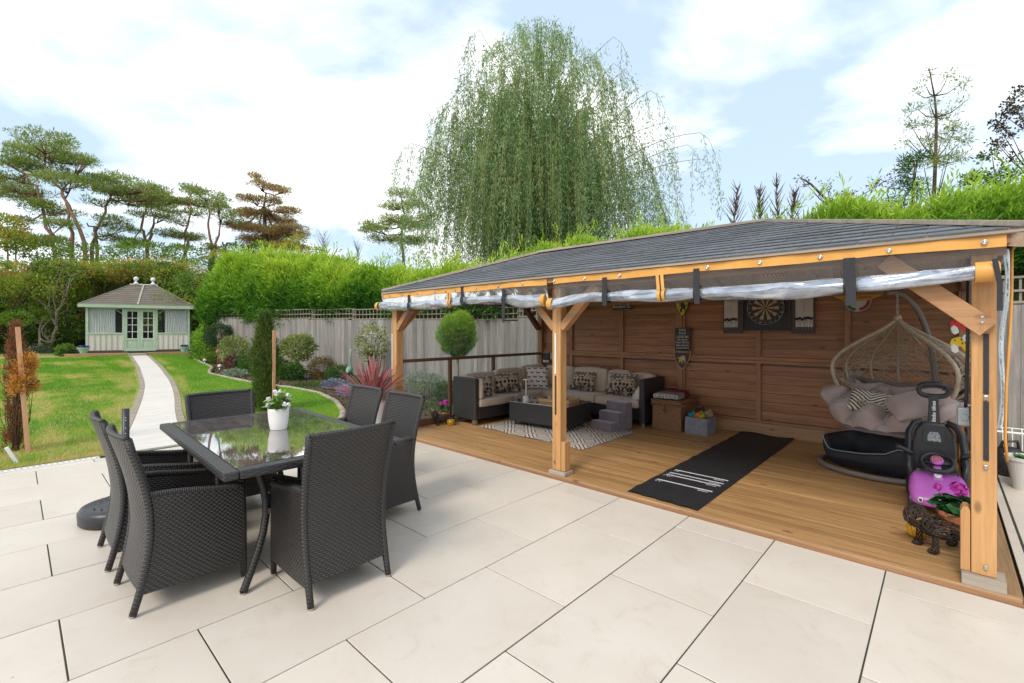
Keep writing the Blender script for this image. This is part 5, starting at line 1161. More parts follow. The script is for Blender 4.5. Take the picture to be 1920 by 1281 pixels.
    def zebra():
        m, nt, p, out = newmat('zebra_print'); tc = nt.nodes.new('ShaderNodeTexCoord'); sp = nt.nodes.new('ShaderNodeSeparateXYZ'); nt.links.new(tc.outputs['UV'], sp.inputs[0]); u = math_(nt, 'ABSOLUTE', math_(nt, 'SUBTRACT', sp.outputs[0], .18)); 
        ph = math_(nt, 'ADD', math_(nt, 'MULTIPLY', sp.outputs[1], 170), math_(nt, 'MULTIPLY', u, -130)); ph = math_(nt, 'ADD', ph, math_(nt, 'MULTIPLY', noise(nt, coords(nt), 12, 2), 5))
        nt.links.new(mixc(nt, math_(nt, 'GREATER_THAN', math_(nt, 'SINE', ph), .25), (.62,.58,.48), (.02,.02,.02)), p.inputs['Base Color']); p.inputs['Roughness'].default_value = .9; return m
    q = thing('cushion', 'cream cushion with black zebra stripes lying in the hanging egg chair', 'cushion', (c.x-.10,c.y-.15,.735)); q.rotation_euler = (R(48),R(8),R(-6)); cushion('cover', .36, .26, .10, zebra(), q, (0,0,0), (0,0,0), corner=.04)
eggchair()
# ================================================================ dog bed
def dogbed():
    t = thing('pet_bed', 'black quilted pet bed with grey piping beside the egg chair stand', 'pet bed', (.98,4.42,.075), R(-22)); M['navy'] = plain('black_nylon', (.018,.022,.03), (.012,.013,.018), 12, .6, bs=.4, fine=70)
    P = []; n = 48
    def outl(k, rx=.40, ry=.29):
        a = 2*PI*k/n; e = .38; return Vector((math.copysign(abs(math.cos(a))**e, math.cos(a))*rx, math.copysign(abs(math.sin(a))**e, math.sin(a))*ry, 0))
    def hgt(k): a = (360*k/n) % 360; d = abs((a - 250 + 180) % 360 - 180); return .27 - .13*max(0, 1 - (d/34)**4)*(d < 34)
    hs = [sum(hgt(k + j) for j in (-1,0,1))/3 for k in range(n+1)]; mb = MB()
    def w(u, v):
        k = u*n; i = int(round(k)); o = outl(i); h = hs[i % n]; an = 2*PI*v; th = .045*(.7 + .3*math.sin(an)); inn = o.normalized()
        z = h*(.5 + .5*math.sin(an - PI/2)*1.0) if False else h/2 + h/2*math.sin(an)*1.0; return tuple(o - inn*(.045 - .045*math.cos(an)*1.0) + Vector((0,0,max(z,.0))) + inn*.05*(z/.24))
    mb.grid(n, 12, w); mb.build('wall', M['navy'], t, smooth=True)
    mb = MB(); mb.tube([tuple(outl(k) + outl(k).normalized()*(.0 + .05*hs[k % n]/.24) - outl(k).normalized()*.02 + Vector((0,0,hs[k % n]+.002))) for k in range(n+1)], .005, 6); mb.build('piping', M['greyplastic'], t, smooth=True)
    mb = MB(); mb.prism([(outl(k).x*.9, outl(k).y*.9) for k in range(n)], .0, .05, lambda a,b,d:(a,b,d)); mb.build('base_pad', M['navy'], t)
dogbed()
# ================================================================ push-along toy car
def toycar():
    t = thing('toy_car', 'pink and black push-along toy car with a tall handle facing the patio', 'toy car', (1.41,3.52,.036), R(4)); t.scale = (.76, .96, 1.0)
    pk = plain('pink_plastic', (.50,.14,.50), (.46,.12,.46), 6, .32); bk = M['blackplastic']
    # body hull: sculpted by cross-sections from the nose (y=-.34) back
    S = [(-.345,.14,.125,.09),(-.33,.19,.145,.075),(-.28,.225,.175,.07),(-.20,.235,.215,.07),(-.12,.225,.255,.08),(-.04,.225,.28,.085),(.04,.22,.25,.09),(.18,.21,.22,.09),(.30,.20,.22,.10),(.34,.17,.20,.12)]
    mb = MB(); rings = []; n = 20
    for (y, hw_, zt, zb) in S:
        r = []
        for k in range(n):
            a = 2*PI*k/n; x = math.copysign(abs(math.cos(a))**.42, math.cos(a))*hw_; z = (zt+zb)/2 + math.copysign(abs(math.sin(a))**.5, math.sin(a))*(zt-zb)/2
            if z > (zt+zb)/2: z += .018*max(0, 1-(x/.07)**2) + .05*math.exp(-((abs(x)-.175)/.04)**2)*max(0, 1-abs(y+.16)/.2)
            r.append((x, y, z))
        rings.append(r)
    V = [p for r in rings for p in r]; F = [(i*n+k, i*n+(k+1)%n, (i+1)*n+(k+1)%n, (i+1)*n+k) for i in range(len(S)-1) for k in range(n)] + [tuple(range(n))[::-1], tuple((len(S)-1)*n+k for k in range(n))]
    mb.add(V, F); o = mb.build('body', pk, t, smooth=True); sb = o.modifiers.new('s','SUBSURF'); sb.levels = 1; sb.render_levels = 1
    for x in (-1, 1):
        mb = MB(); mb.M = Matrix.Translation((x*.145,-.349,.125)) @ Matrix.Rotation(R(78),4,'X'); mb.lathe([(0,0),(.022,0),(.020,.005),(0,.007)], n=18); mb.build('headlight', M['white'], t, smooth=True)
        mb = MB(); mb.M = Matrix.Translation((x*.145,-.3565,.127)) @ Matrix.Rotation(R(78),4,'X'); mb.lathe([(0,0),(.012,0),(0,.004)], n=12); mb.build('pupil', bk, t)
        for y in (-.21, .24):
            mb = MB(); mb.M = Matrix.Translation((x*.205, y, .078)) @ Matrix.Rotation(R(90*x),4,'Y'); mb.lathe([(0,-.03),(.06,-.03),(.077,-.02),(.078,.02),(.062,.032),(.045,.028),(.04,.03),(0,.03)], n=26); o = mb.build('wheel', bk, t, smooth=False)
        # side guard arms
        mb = MB(); mb.tube([(x*.20,-.09,.24),(x*.225,-.03,.34),(x*.225,.08,.42),(x*.215,.18,.55),(x*.17,.23,.62),(x*.10,.24,.645)], [.026,.030,.030,.030,.028,.024], 12); mb.build('guard', bk, t, smooth=True)
    mb = MB(); mb.tube([(-.19,.0,.40),(-.29,.02,.44),(-.33,.02,.44)], [.02,.018,.03], 10); mb.build('cup_holder', bk, t, smooth=True)
    mb = MB(); mb.tube([(.19,.0,.42),(.27,.02,.44),(.33,.02,.44)], [.02,.018,.03], 10); mb.build('cup_holder', bk, t, smooth=True)
    mb = MB(); mb.prism([(-.16,.26),(.16,.26),(.185,.40),(.165,.56),(.10,.635),(-.10,.635),(-.165,.56),(-.185,.40)], 0, .05, lambda a,b,d:(a, .20 + d + (b-.26)*.12, b)); mb.build('seat_back', bk, t, bevel=.02)
    mb = MB(); mb.prism([(-.09,.46),(.09,.46),(.10,.52),(.08,.585),(-.08,.585),(-.10,.52)], 0, .006, lambda a,b,d:(a, .1945 - d + (b-.26)*.12, b)); mb.build('badge_panel', M['blackmetal'], t, bevel=.002)
    mb = MB(); mb.prism([(-.055,.485),(.055,.485),(.05,.53),(.03,.56),(-.035,.56),(-.055,.53)], 0, .003, lambda a,b,d:(a, .1875 - d + (b-.26)*.12, b)); mb.build('sticker', plain('sticker_print', (.45,.50,.55), (.12,.10,.12), 45, .5), t)
    mb = MB(); mb.prism([(-.17,.22),(.17,.22),(.18,.30),(-.18,.30)], 0, .22, lambda a,b,d:(a, -.04 + d, b)); mb.build('seat', bk, t, bevel=.02)
    # steering wheel and column
    mb = MB(); mb.M = Matrix.Translation((0,-.06,.365)) @ Matrix.Rotation(R(28),4,'X'); mb.tube([(.125*math.cos(2*PI*k/28), .125*math.sin(2*PI*k/28)*.85, 0) for k in range(29)], .019, 10, cap=False); mb.beam((-.12,0,0),(.12,0,0),.04,.02); mb.build('steering_wheel', bk, t, smooth=True)
    mb = MB(); mb.M = Matrix.Translation((0,-.06,.38)) @ Matrix.Rotation(R(28),4,'X'); mb.lathe([(.055,0),(.05,.014),(0,.018)], n=20); mb.build('horn', pk, t, smooth=True)
    mb = MB(); mb.M = Matrix.Translation((0,-.068,.397)) @ Matrix.Rotation(R(28),4,'X')
    for k in range(5): mb.beam((-.035+.0175*k,-.022,0),(-.035+.0175*k,.022,0),.008,.004)
    mb.build('horn_print', plain('orange_print', (.8,.30,.02)), t)
    mb = MB(); mb.prism([(-.045,.24),(.045,.24),(.03,.345),(-.03,.345)], 0, .10, lambda a,b,d:(a, -.17 + d + (b-.24)*.7, b)); mb.build('dash', pk, t, bevel=.012)
    mb = MB(); mb.M = Matrix.Translation((0,-.145,.29)) @ Matrix.Rotation(R(56),4,'X'); mb.lathe([(0,0),(.03,0),(.028,.003),(0,.004)], n=18); mb.v = [(a, b, c_) for a, b, c_ in mb.v]; mb.build('badge', M['white'], t)
    mb = MB()
    for k in range(5): mb.beam((-.07,-.356,.115+.013*k),(.07,-.356,.115+.013*k),.006,.006)
    mb.build('grille', M['greyplastic'], t)
    # handle
    mb = MB(); mb.prism([(-.055,.60),(.055,.60),(.042,.80),(.045,.86),(-.045,.86),(-.042,.80)], 0, .035, lambda a,b,d:(a, .245 + d + (b-.6)*.12, b)); mb.build('handle_stem', bk, t, bevel=.010)
    mb = MB(); P = [(.125*math.copysign(abs(math.cos(a))**.7, math.cos(a)), .295, .905 + .052*math.copysign(abs(math.sin(a))**.8, math.sin(a))) for a in [2*PI*k/36 for k in range(37)]]; mb.tube(P, .0215, 10, cap=False); mb.build('handle_grip', bk, t, smooth=True)
    tx('little tikes', .044, Matrix.Translation((0,.2565,.73)) @ Matrix.Rotation(R(83),4,'X') @ Matrix.Rotation(R(90),4,'Z'), M['white'], t, bold=.0012)
    mb = MB(); mb.prism([(0,.80),(.015,.80),(.004,.85)], 0, .002, lambda a,b,d:(a, .258 - d + (b-.6)*.12, b)); mb.build('print', M['white'], t)
toycar()
# ================================================================ wire animal planters
def geranium(t, c, r, nl, flowers, mat_p='petal_pink'):
    mb = MB()
    for i in range(nl):
        a = random.uniform(0, 2*PI); e = random.uniform(.3, 1.35); d = Vector((math.cos(a)*math.cos(e), math.sin(a)*math.cos(e), math.sin(e))); p = Vector(c) + d*r*random.uniform(.35,.8); s = r*random.uniform(.26,.40)
        nrm = (d + Vector((0,0,.5)) + Vector((random.gauss(0,.3),random.gauss(0,.3),0))).normalized(); x = nrm.orthogonal().normalized(); y = nrm.cross(x); V = [p - nrm*s*.2]
        for k in range(9): q = 2*PI*k/9; w = s*(1 + .12*math.sin(q*4)) * (.55 if k == 0 else 1); V.append(p + (x*math.cos(q) + y*math.sin(q))*w + nrm*s*.12*math.sin(q*2))
        mb.add(V, [(0, 1+k, 1+(k+1)%9) for k in range(9)])
    mb.build('leaves', M['leaf_deep'], t)
    for (x, y, z, rr) in flowers: mb = MB(); flower_ball(mb, (c[0]+x, c[1]+y, c[2]+z), rr, 60, .33); mb.tube([c, (c[0]+x*.9, c[1]+y*.9, c[2]+z-.02)], .003, 4); mb.build('flower_head', M[mat_p], t)
M['leaf_deep'] = plain('geranium_leaf', (.035,.13,.03), (.016,.065,.018), 14, .5, tone=.2); M['wire'] = plain('brown_vine', (.045,.028,.018), (.025,.015,.01), 30, .55)
def wireball(mb, c, rx, ry, rz, n, rad=.0028):
    c = Vector(c)
    for k in range(n):
        ax = Vector((random.gauss(0,1),random.gauss(0,1),random.gauss(0,1))).normalized(); a = ax.orthogonal().normalized(); b = ax.cross(a); o = ax*random.uniform(-.6,.6); s = math.sqrt(1-o.length**2)
        P = [o + (a*math.cos(2*PI*q/16) + b*math.sin(2*PI*q/16))*s*(1+.05*math.sin(q*2.3+k)) for q in range(14)]; mb.tube([(c.x+p.x*rx, c.y+p.y*ry, c.z+p.z*rz) for p in P], rad, 4, cap=False)
def wire_animal(label, loc, rz, s=1.0):
    t = thing('animal_planter', label, 'planter', loc, rz)
    mb = MB(); wireball(mb, (0,0,.15*s), .10*s, .15*s, .075*s, 46); mb.build('body', M['wire'], t)
    mb = MB(); wireball(mb, (-.01*s,-.17*s,.225*s), .075*s, .075*s, .075*s, 34); 
    for x in (-1, 1): wireball(mb, (x*.075*s,-.16*s,.21*s), .02*s, .035*s, .055*s, 10)
    mb.build('head', M['wire'], t)
    for x in (-1, 1):
        for y in (-.11, .12):
            mb = MB(); 
            for k in range(7): a = 2*PI*k/7; mb.tube([(x*.07*s + .018*s*math.cos(a + q*.9), y*s + .018*s*math.sin(a+q*.9) - (.02*s if q == 0 else 0), .0 + .028*s*q) for q in range(5)], .003, 4)
            wireball(mb, (x*.07*s, y*s-.012*s, .018*s), .026*s, .034*s, .018*s, 8); mb.build('leg', M['wire'], t)
    mb = MB(); mb.tube([(0,.16*s,.17*s),(.01,.21*s,.2*s),(.0,.24*s,.25*s)], .006, 5); mb.build('tail', M['wire'], t)
    return t
wire_animal('brown woven vine dog planter standing on the deck by the right post', (1.455,2.57,.036), R(-52), .92)
t = thing('potted_geranium', 'terracotta pot of magenta geraniums resting on the woven dog planter', 'plant', (1.50,2.61,.175)); t.rotation_euler = (R(-6),R(8),0)
mb = MB(); mb.lathe([(0,0),(.055,0),(.085,.07),(.09,.07),(.094,.095),(.086,.095),(.08,.075),(0,.075)], n=30, cap=False); mb.build('pot', M['terracotta'], t, smooth=False); geranium(t, (-.01,-.01,.09), .15, 60, ((.0,.0,.16,.05),(.10,-.12,.05,.035),(-.10,.02,.14,.025)))
wire_animal('small brown vine elephant planter on the deck by the left glass panel', (-4.03,2.86,.036), R(-30), .72)
t = thing('potted_cyclamen', 'pot of magenta flowers on the small vine planter beside the yellow candle', 'plant', (-4.04,2.90,.17))
mb = MB(); mb.lathe([(0,0),(.045,0),(.06,.06),(0,.06)], n=20); mb.build('pot', M['terracotta'], t); geranium(t, (0,0,.06), .12, 34, ((.02,.0,.14,.045),(-.06,-.02,.11,.035),(.06,-.03,.12,.03)))
M['amber'] = plain('amber_glass', (.80,.42,.01), (.62,.30,.01), 20, .12, coat=.6)
t = thing('candle', 'yellow candle in a glass jar standing on the deck beside the sofa arm', 'candle', (-4.02,3.00,.036)); t.location = (-3.93,2.93,.036)
mb = MB(); mb.lathe([(0,0),(.055,0),(.06,.01),(.06,.085),(.0,.085)], n=28, cap=False); mb.build('wax', M['amber'], t, smooth=True); mb = MB(); mb.lathe([(.060,.004),(.063,.01),(.063,.10),(.052,.118),(.054,.128),(.05,.128)], n=28, cap=False); mb.build('jar', glassy('jar_glass', .25), t, smooth=True)
t = thing('lantern', 'amber ribbed glass lantern lying behind the woven dog planter', 'lantern', (1.325,2.68,.036)); mb = MB(); mb.M = Matrix.Translation((0,0,.055)) @ Matrix.Rotation(R(80),4,'Y'); mb.lathe([(0,-.06),(.03,-.06),(.052,-.03),(.055,.0),(.052,.03),(.03,.06),(0,.06)], n=20); mb.build('glass', M['amber'], t, smooth=True)
mb = MB(); mb.M = Matrix.Translation((0,0,.055)) @ Matrix.Rotation(R(80),4,'Y'); [mb.tube([(.054*math.cos(2*PI*k/20), .054*math.sin(2*PI*k/20), z) for k in range(21)], .003, 4, cap=False) for z in (-.03,-.015,0,.015,.03)]; mb.build('rib', M['amber'], t)
# colourful dotted ornament hung from the right post
t = thing('hanging_ornament', 'red and yellow spotted wooden ornament hanging inside the right post', 'ornament', (1.535,2.60,1.42))
def orn(mat, pts, th=.02): mb = MB(); mb.prism(pts, -th/2, th/2, lambda a,b,d:(a, d, b)); return mb
for name, col, dz in (('red_bird', (.62,.03,.03), .045), ('yellow_bird', (.75,.50,.02), -.075)):
    m_ = plain(name + '_paint', col, tuple(c_*.9 for c_ in col), rough=.3); mb = orn(m_, [(-.055,.01+dz),(-.045,.05+dz),(-.01,.065+dz),(.03,.045+dz),(.05,.0+dz),(.045,-.05+dz),(.02,-.035+dz),(0,.0+dz),(-.03,.0+dz)]); mb.build(name, m_, t, bevel=.006)
    mb = orn(M['white'], [(-.05,.0+dz),(-.035,.02+dz),(-.015,.0+dz),(-.01,-.03+dz),(-.03,-.045+dz),(-.045,-.03+dz)], .026); mb.build('wing', M['white'], t, bevel=.005)
    mb = MB()
    for (x, z) in ((-.03,.04),(.0,.045),(.02,.025),(.035,.0),(.038,-.025),(.005,.02)): mb.M = Matrix.Translation((x, -.0105, z+dz)) @ Matrix.Rotation(R(90),4,'X'); mb.lathe([(.005,0),(0,.001)], n=8)
    mb.build('spot', M['sign_black'], t)
mb = MB(); mb.M = Matrix.Translation((.03,-.016,-.02)) @ Matrix.Rotation(R(90),4,'X'); mb.lathe([(.026,0),(.026,.004),(0,.004)], n=20); mb.build('disc', M['white'], t); mb = MB(); mb.M = Matrix.Translation((.03,-.021,-.02)) @ Matrix.Rotation(R(90),4,'X'); mb.lathe([(.013,0),(0,.001)], n=16); mb.build('disc_centre', plain('teal_paint', (.0,.35,.33)), t)
mb = MB(); mb.tube([(0,0,.42),(.0,0,.10)], .0015, 4); mb.build('string', M['sign_black'], t)
# ================================================================ fences
def at(u, v, d):
    """world point seen at photo pixel (u, v) when it stands d metres away"""
    S_, C_ = -.68134, .73196; l = (u-960)/869.17*d
    return Vector((1.452 + d*S_ + l*C_, -1.515 + d*C_ - l*S_, 1.45 + (619.24-v)/869.17*d))
M['fence'] = wood('weathered_fence', (.34,.31,.285), (.16,.14,.125), 'Z', .85, .55, .5, weather=(.20,.21,.18), wear=.5)
M['fencebar'] = wood('weathered_rail', (.33,.28,.22), (.22,.18,.14), 'X', .85, .2, .2)
def fence(label, pts, h):
    a0 = pts[0]; root = thing('fence', label, 'fence', (a0[0], a0[1], T(a0[0])))
    b = MB(); b.prism([(0,0),(.112,0),(.112,-.006),(0,-.017)], 0, h, lambda a,b_,d:(a, b_, d)); bm_ = b.mesh('fence_board'); bm_.materials.append(M['fence'])
    for (xa, ya), (xb, yb) in zip(pts, pts[1:]):
        d = math.hypot(xb-xa, yb-ya); n = round(d/.1); ang = math.atan2(yb-ya, xb-xa)
        for i in range(n):
            q = (i+.5)/n; x, y = xa + (xb-xa)*q, ya + (yb-ya)*q; zs = T(round(x/1.83)*1.83)
            inst(bm_, 'fence_board', (x-a0[0]-.05*math.cos(ang), y-a0[1]-.05*math.sin(ang), zs - root.location.z - .01 + random.uniform(-.006,.004)), root, (0, random.uniform(-.004,.004), ang))
        m = max(1, round(d/1.83)); 
        for i in range(m):
            P = Vector((xa + (xb-xa)*i/m, ya + (yb-ya)*i/m, 0)); Q = Vector((xa + (xb-xa)*(i+1)/m, ya + (yb-ya)*(i+1)/m, 0)); z = T((P.x+Q.x)/2) + h
            o = Vector((0, -.012, 0))
            mb = MB(); mb.beam(P+Vector((0,0,z+.012)), Q+Vector((0,0,z+.012)), .05, .03); mb.build('capping', M['fencebar'], root, world=True)
            for dz in (.145,.30): mb = MB(); mb.beam(P+o+Vector((0,0,z+dz)), Q+o+Vector((0,0,z+dz)), .018, .024); mb.build('trellis_rail', M['fencebar'], root, world=True)
            mb = MB(); k = round((Q-P).length/.15)
            for j in range(k+1): c = P.lerp(Q, j/k) - o*.6; mb.beam(c+Vector((0,0,z+.02)), c+Vector((0,0,z+.31)), .022, .014)
            mb.build('trellis_slats', M['fencebar'], root, world=True, kind='stuff')
            mb = MB(); mb.beam(P+Vector((0,.05,T(P.x)-.1)), P+Vector((0,.05,T(P.x)+h+.33)), .09, .09); mb.build('fence_post', M['fencebar'], root, world=True)
fence('long weathered grey board fence with trellis top behind the planted border', [(-19.35,3.9),(-6.0,6.72)], 1.68)
fence('weathered brown board fence with trellis top right behind the pavilion', [(-6.0,6.72),(-3.0,6.5),(3.6,6.33),(8.2,6.2)], 1.76)
# wire rack, planter and blower beside the right fence
t = thing('wire_rack', 'white wire rack leaning on the fence right of the pavilion', 'rack', (2.02,6.12,0)); mb = MB()
for k in range(9): x = -.30 + k*.075; mb.tube([(x,0,.0),(x,.03,.30),(x,.09,.335)], .0055, 5)
for z, y in ((.06,.004),(.30,.03),(.335,.09),(.29,.028)): mb.tube([(-.32,y,z),(.33,y,z)], .007, 5)
mb.build('wires', M['white'], t)
t = thing('plant_pot', 'pale tapered pot with young green seedlings by the right fence', 'plant pot', (2.02,4.75,0))
mb = MB(); mb.lathe([(0,0),(.10,0),(.15,.27),(.158,.27),(.158,.30),(.145,.30),(.135,.25),(0,.25)], n=32, cap=False); mb.build('pot', M['ceramic'], t, smooth=False); mb = MB()
for i in range(60): a = random.uniform(0,2*PI); r_ = random.uniform(0,.12); leafblade(mb, (r_*math.cos(a), r_*math.sin(a), .26), (math.cos(a)*.5, math.sin(a)*.5, 1), random.uniform(.05,.10), .03)
mb.build('seedlings', M['leaf_mid'], t)
t = thing('leaf_blower', 'black garden blower with a tube lying on the slabs behind the right post', 'blower', (1.93,5.25,0), R(20)); mb = MB(); mb.lathe([(0,0),(.10,.02),(.14,.10),(.13,.22),(.07,.28),(0,.29)], n=20); mb.build('body', M['blackplastic'], t, smooth=True); mb = MB(); mb.tube([(.05,-.1,.12),(.1,-.4,.13),(.12,-.85,.15)], [.05,.04,.03], 10); mb.build('tube', M['blackplastic'], t, smooth=True); mb = MB(); mb.tube([(-.08,0,.2),(-.06,-.03,.34),(.05,-.03,.35),(.08,0,.24)], .014, 8); mb.build('handle', M['blackplastic'], t, smooth=True)

# ================================================================ summer house
def summerhouse():
    t = thing('summer_house', 'pale green and cream wooden summer house with hipped roof at the end of the path', 'summer house', (-25.62,.59,.54), R(76))
    M['sage'] = plain('sage_paint', (.44,.55,.40), (.35,.45,.32), 5, .6, tone=.08, bs=.15); M['creamboard'] = wood('cream_board', (.72,.64,.58), (.62,.54,.48), 'Z', .7, .1, .0); M['sh_roof'] = wood('summer_roof_board', (.20,.155,.125), (.11,.085,.07), 'X', .9, .15, .3, weather=(.15,.17,.13), wear=.6); M['dark_in'] = plain('dark_interior', (.10,.06,.05), (.07,.045,.04), 3, .8); M['curtain'] = plain('voile', (.85,.84,.82), (.70,.70,.69), 4, .9, stretch=(8,1,.3))
    M['shglass'] = glassy('summer_glass', .07, (.03,.03,.03), .02)
    W, D, H = 3.69, 2.7, 1.92
    B = lambda n, m, *q, **k: MB().box(*q).build(n, m, t, **k)
    B('floor', M['dark_in'], -.0,.0,-.16,W,D,.02)
    for x in (0, W-.09): B('corner_post', M['sage'], x,-.0,.0,x+.09,.09,H); B('corner_post', M['sage'], x,D-.09,.0,x+.09,D,H)
    for x in (1.22, 2.41): B('door_post', M['sage'], x,-.006,.0,x+.07,.07,H)
    B('head_rail', M['sage'], .0902,.004,H-.07,W-.0902,.08,H)
    # back and side walls
    B('back_wall', M['dark_in'], .09,D-.05,.0,1.5,D-.02,H); B('back_wall', M['dark_in'], 2.45,D-.05,.0,W-.09,D-.02,H); B('back_wall', M['dark_in'], 1.5,D-.05,.0,2.45,D-.02,.8); 
    for x in (.02, W-.05):
        B('side_wall', M['creamboard'], x,.09,.0,x+.03,D-.09,.78); B('side_rail', M['sage'], x-.012,.09,.78,x+.042,D-.09,.84); B('side_pane', M['shglass'], x+.01,.09,.84,x+.016,D-.09,H-.07)
    for (xa, xb) in ((.09,1.22),(2.48,3.60)):
        B('lower_panel', M['creamboard'], xa,.022,.02,xb,.05,.74)
        n = 6
        for k in range(1, n): x = xa + (xb-xa)*k/n; B('batten', M['sage'], x-.02,.004,.02,x+.02,.0218,.74)
        B('sill', M['sage'], xa-.0,-.012,.741,xb+.0,.06,.80); B('bottom_rail', M['sage'], xa,.002,-.02,xb,.05,.0195)
        B('window_pane', M['shglass'], xa,.028,.80,xb,.033,H-.07)
        
        for x, s in ((xa, 1), (xb, -1)):
            mb = MB(); mb.beam((x+.0*s,.06,H-.28),(x+.26*s,.06,H-.075),.025,.035,(0,1,0)); mb.build('corner_brace', M['white'], t)
    # curtains
    def curt(x0, x1, pinch):
        mb = MB(); mb.grid(40, 12, lambda u, v: ((x0 + (x1-x0)*u) + (pinch*(.12*math.sin(PI*min(v*1.1,1)))*(u if pinch > 0 else (1-u))), .055 + .018*math.sin(u*38), .80 + (1-v)*1.04)); mb.build('curtain', M['curtain'], t, smooth=True)
    curt(.10,.62,0); curt(.58,.98,-.8); curt(2.74,3.25,.8); curt(3.16,3.58,-.4)
    # doors
    for s in (0, 1):
        x0 = 1.292 + s*.559; x1 = x0 + .556
        d = thing('d', 'x', 'x'); bpy.data.objects.remove(d)
        mb = MB()
        for q in ((x0,.0,.02,x0+.085,.045,1.845),(x1-.085,.0,.02,x1,.045,1.845),(x0+.0852,.0,.02,x1-.0852,.045,.10),(x0+.0852,.0,.46,x1-.0852,.045,.53),(x0+.0852,.0,1.76,x1-.0852,.045,1.845)): mb.box(*q)
        door = mb.build('door', M['sage'], t)
        def Dp(n, m, *q): o = MB().box(*q).build(n, m, door); return o
        Dp('door_panel', M['sage'], x0+.0852,.018,.1,x1-.0852,.03,.46); Dp('inner_panel', M['sage'], x0+.13,.010,.14,x1-.13,.0178,.42)
        px0, px1 = x0+.0855, x1-.0855
        for i in range(2):
            for j in range(4):
                a = px0 + (px1-px0)*i/2 + .006; b = px0 + (px1-px0)*(i+1)/2 - .006; z0 = .53 + 1.23*j/4 + .006; z1 = .53 + 1.23*(j+1)/4 - .006; Dp('pane', M['shglass'], a,.022,z0,b,.027,z1)
        Dp('glazing_bar', M['white'], (px0+px1)/2-.010,.012,.53,(px0+px1)/2+.010,.034,1.76)
        for j in range(0, 5): z = .53 + 1.23*j/4; Dp('glazing_bar', M['white'], px0,.013,max(z-.010,.53),px1,.033,min(z+.010,1.76))
        for x in (px0, px1-.012): Dp('glazing_bar', M['white'], x,.0125,.53,x+.012,.0335,1.76)
        if s == 0: mb = MB(); mb.M = Matrix.Translation((x1-.03,-.03,.86)) @ Matrix.Rotation(R(90),4,'X'); mb.lathe([(0,.02),(.02,.01),(.018,-.01),(.008,-.03)], n=12); mb.build('door_handle', M['white'], door)
    B('threshold', M['sage'], 1.29,-.02,-.03,2.41,.05,.018)
    # roof
    e = .20; z0 = 2.02; zr = 3.06; xl, xr = 1.42, 2.30
    q = [(-e,-e,z0),(W+e,-e,z0),(W+e,D+e,z0),(-e,D+e,z0),(xl,D/2,zr),(xr,D/2,zr)]
    for name, f in (('roof_slope', (0,1,5,4)),('roof_slope', (2,3,4,5)),('roof_slope',(3,0,4)),('roof_slope',(1,2,5))):
        P = [Vector(q[i]) for i in f]; nn = (P[1]-P[0]).cross(P[2]-P[0]).normalized(); mb = MB(); m_ = 11
        # lapped boards as geometry
        A0, B0 = P[0], P[1]; T0 = P[-1]; T1 = P[2]
        for k in range(m_):
            a, b = k/m_, (k+1)/m_ + .01; l0, r0 = A0.lerp(T0, a), B0.lerp(T1, a); l1, r1 = A0.lerp(T0, min(b,1)), B0.lerp(T1, min(b,1)); off = nn*.014
            mb.add([l0+off, r0+off, r1+nn*.003, l1+nn*.003, l0-nn*.01, r0-nn*.01], [(0,1,2,3),(4,5,1,0)])
        mb.build(name, M['sh_roof'], t)
    for a, b in ((q[0],q[4]),(q[1],q[5]),(q[2],q[5]),(q[3],q[4])): mb = MB(); mb.beam(Vector(a)+Vector((0,0,.02)), Vector(b)+Vector((0,0,.02)), .05, .025); mb.build('hip_strip', M['fencebar'], t)
    mb = MB(); mb.beam((1.85,D/2-.02,zr+.02),(1.78,-e+.02,z0+.035), .07, .03); mb.build('cover_strip', M['cap'], t)
    B('ridge_board', M['white'], xl-.08,D/2-.05,zr+.0,xr+.08,D/2+.05,zr+.045)
    for x in (xl+.14, xr-.10):
        mb = MB(); mb.lathe([(.11,.0),(.10,.02),(.045,.09),(.035,.12),(.06,.15),(.095,.20),(.10,.245),(.08,.30),(.035,.33),(0,.335)], (x, D/2, zr+.045), 20); mb.build('finial', M['white'], t, smooth=True)
    B('fascia', M['sage'], -e,-e-.02,z0-.12,W+e,-e,z0+.01); B('fascia', M['sage'], -e,D+e,z0-.12,W+e,D+e+.02,z0+.01); B('fascia', M['sage'], -e-.02,-e,z0-.12,-e,D+e,z0+.01); B('fascia', M['sage'], W+e,-e,z0-.12,W+e+.02,D+e,z0+.01)
    B('soffit', M['sage'], -e+.002,-e+.002,z0-.02,W+e-.002,D+e-.002,z0-.012)
    # pale furniture glimpsed inside
    B('interior_shelf', M['white'], 2.0,D-.4,.86,2.5,D-.1,.9); B('interior_seat', M['creamboard'], 1.5,D-.9,.02,2.6,D-.4,.42)
    # sleeper step and gravel base
    s = thing('sleeper_step', 'weathered timber sleepers forming a low step before the summer house', 'step', (-25.62,.59,.40), R(76))
    for k, (xa, xb) in enumerate(((-.55,1.5),(1.505,2.15),(2.155,4.2))): MB().box(xa,-.62 + (.0 if k != 1 else -.10),-.10,xb,-.40,.055 if k != 1 else .03).build('sleeper', M['curb'] if k == 1 else M['plinth'], s, bevel=.012)
    MB().box(-.75,-.40,-.2,4.4,3.6,.02).build('gravel_base', M['soil'], s)
summerhouse()
M['mintpot'] = plain('mint_pot', (.38,.52,.38), (.33,.46,.33), 6, .5); M['bluefl'] = plain('violet_blue_petal', (.10,.09,.30), (.05,.05,.18), 30, .8)
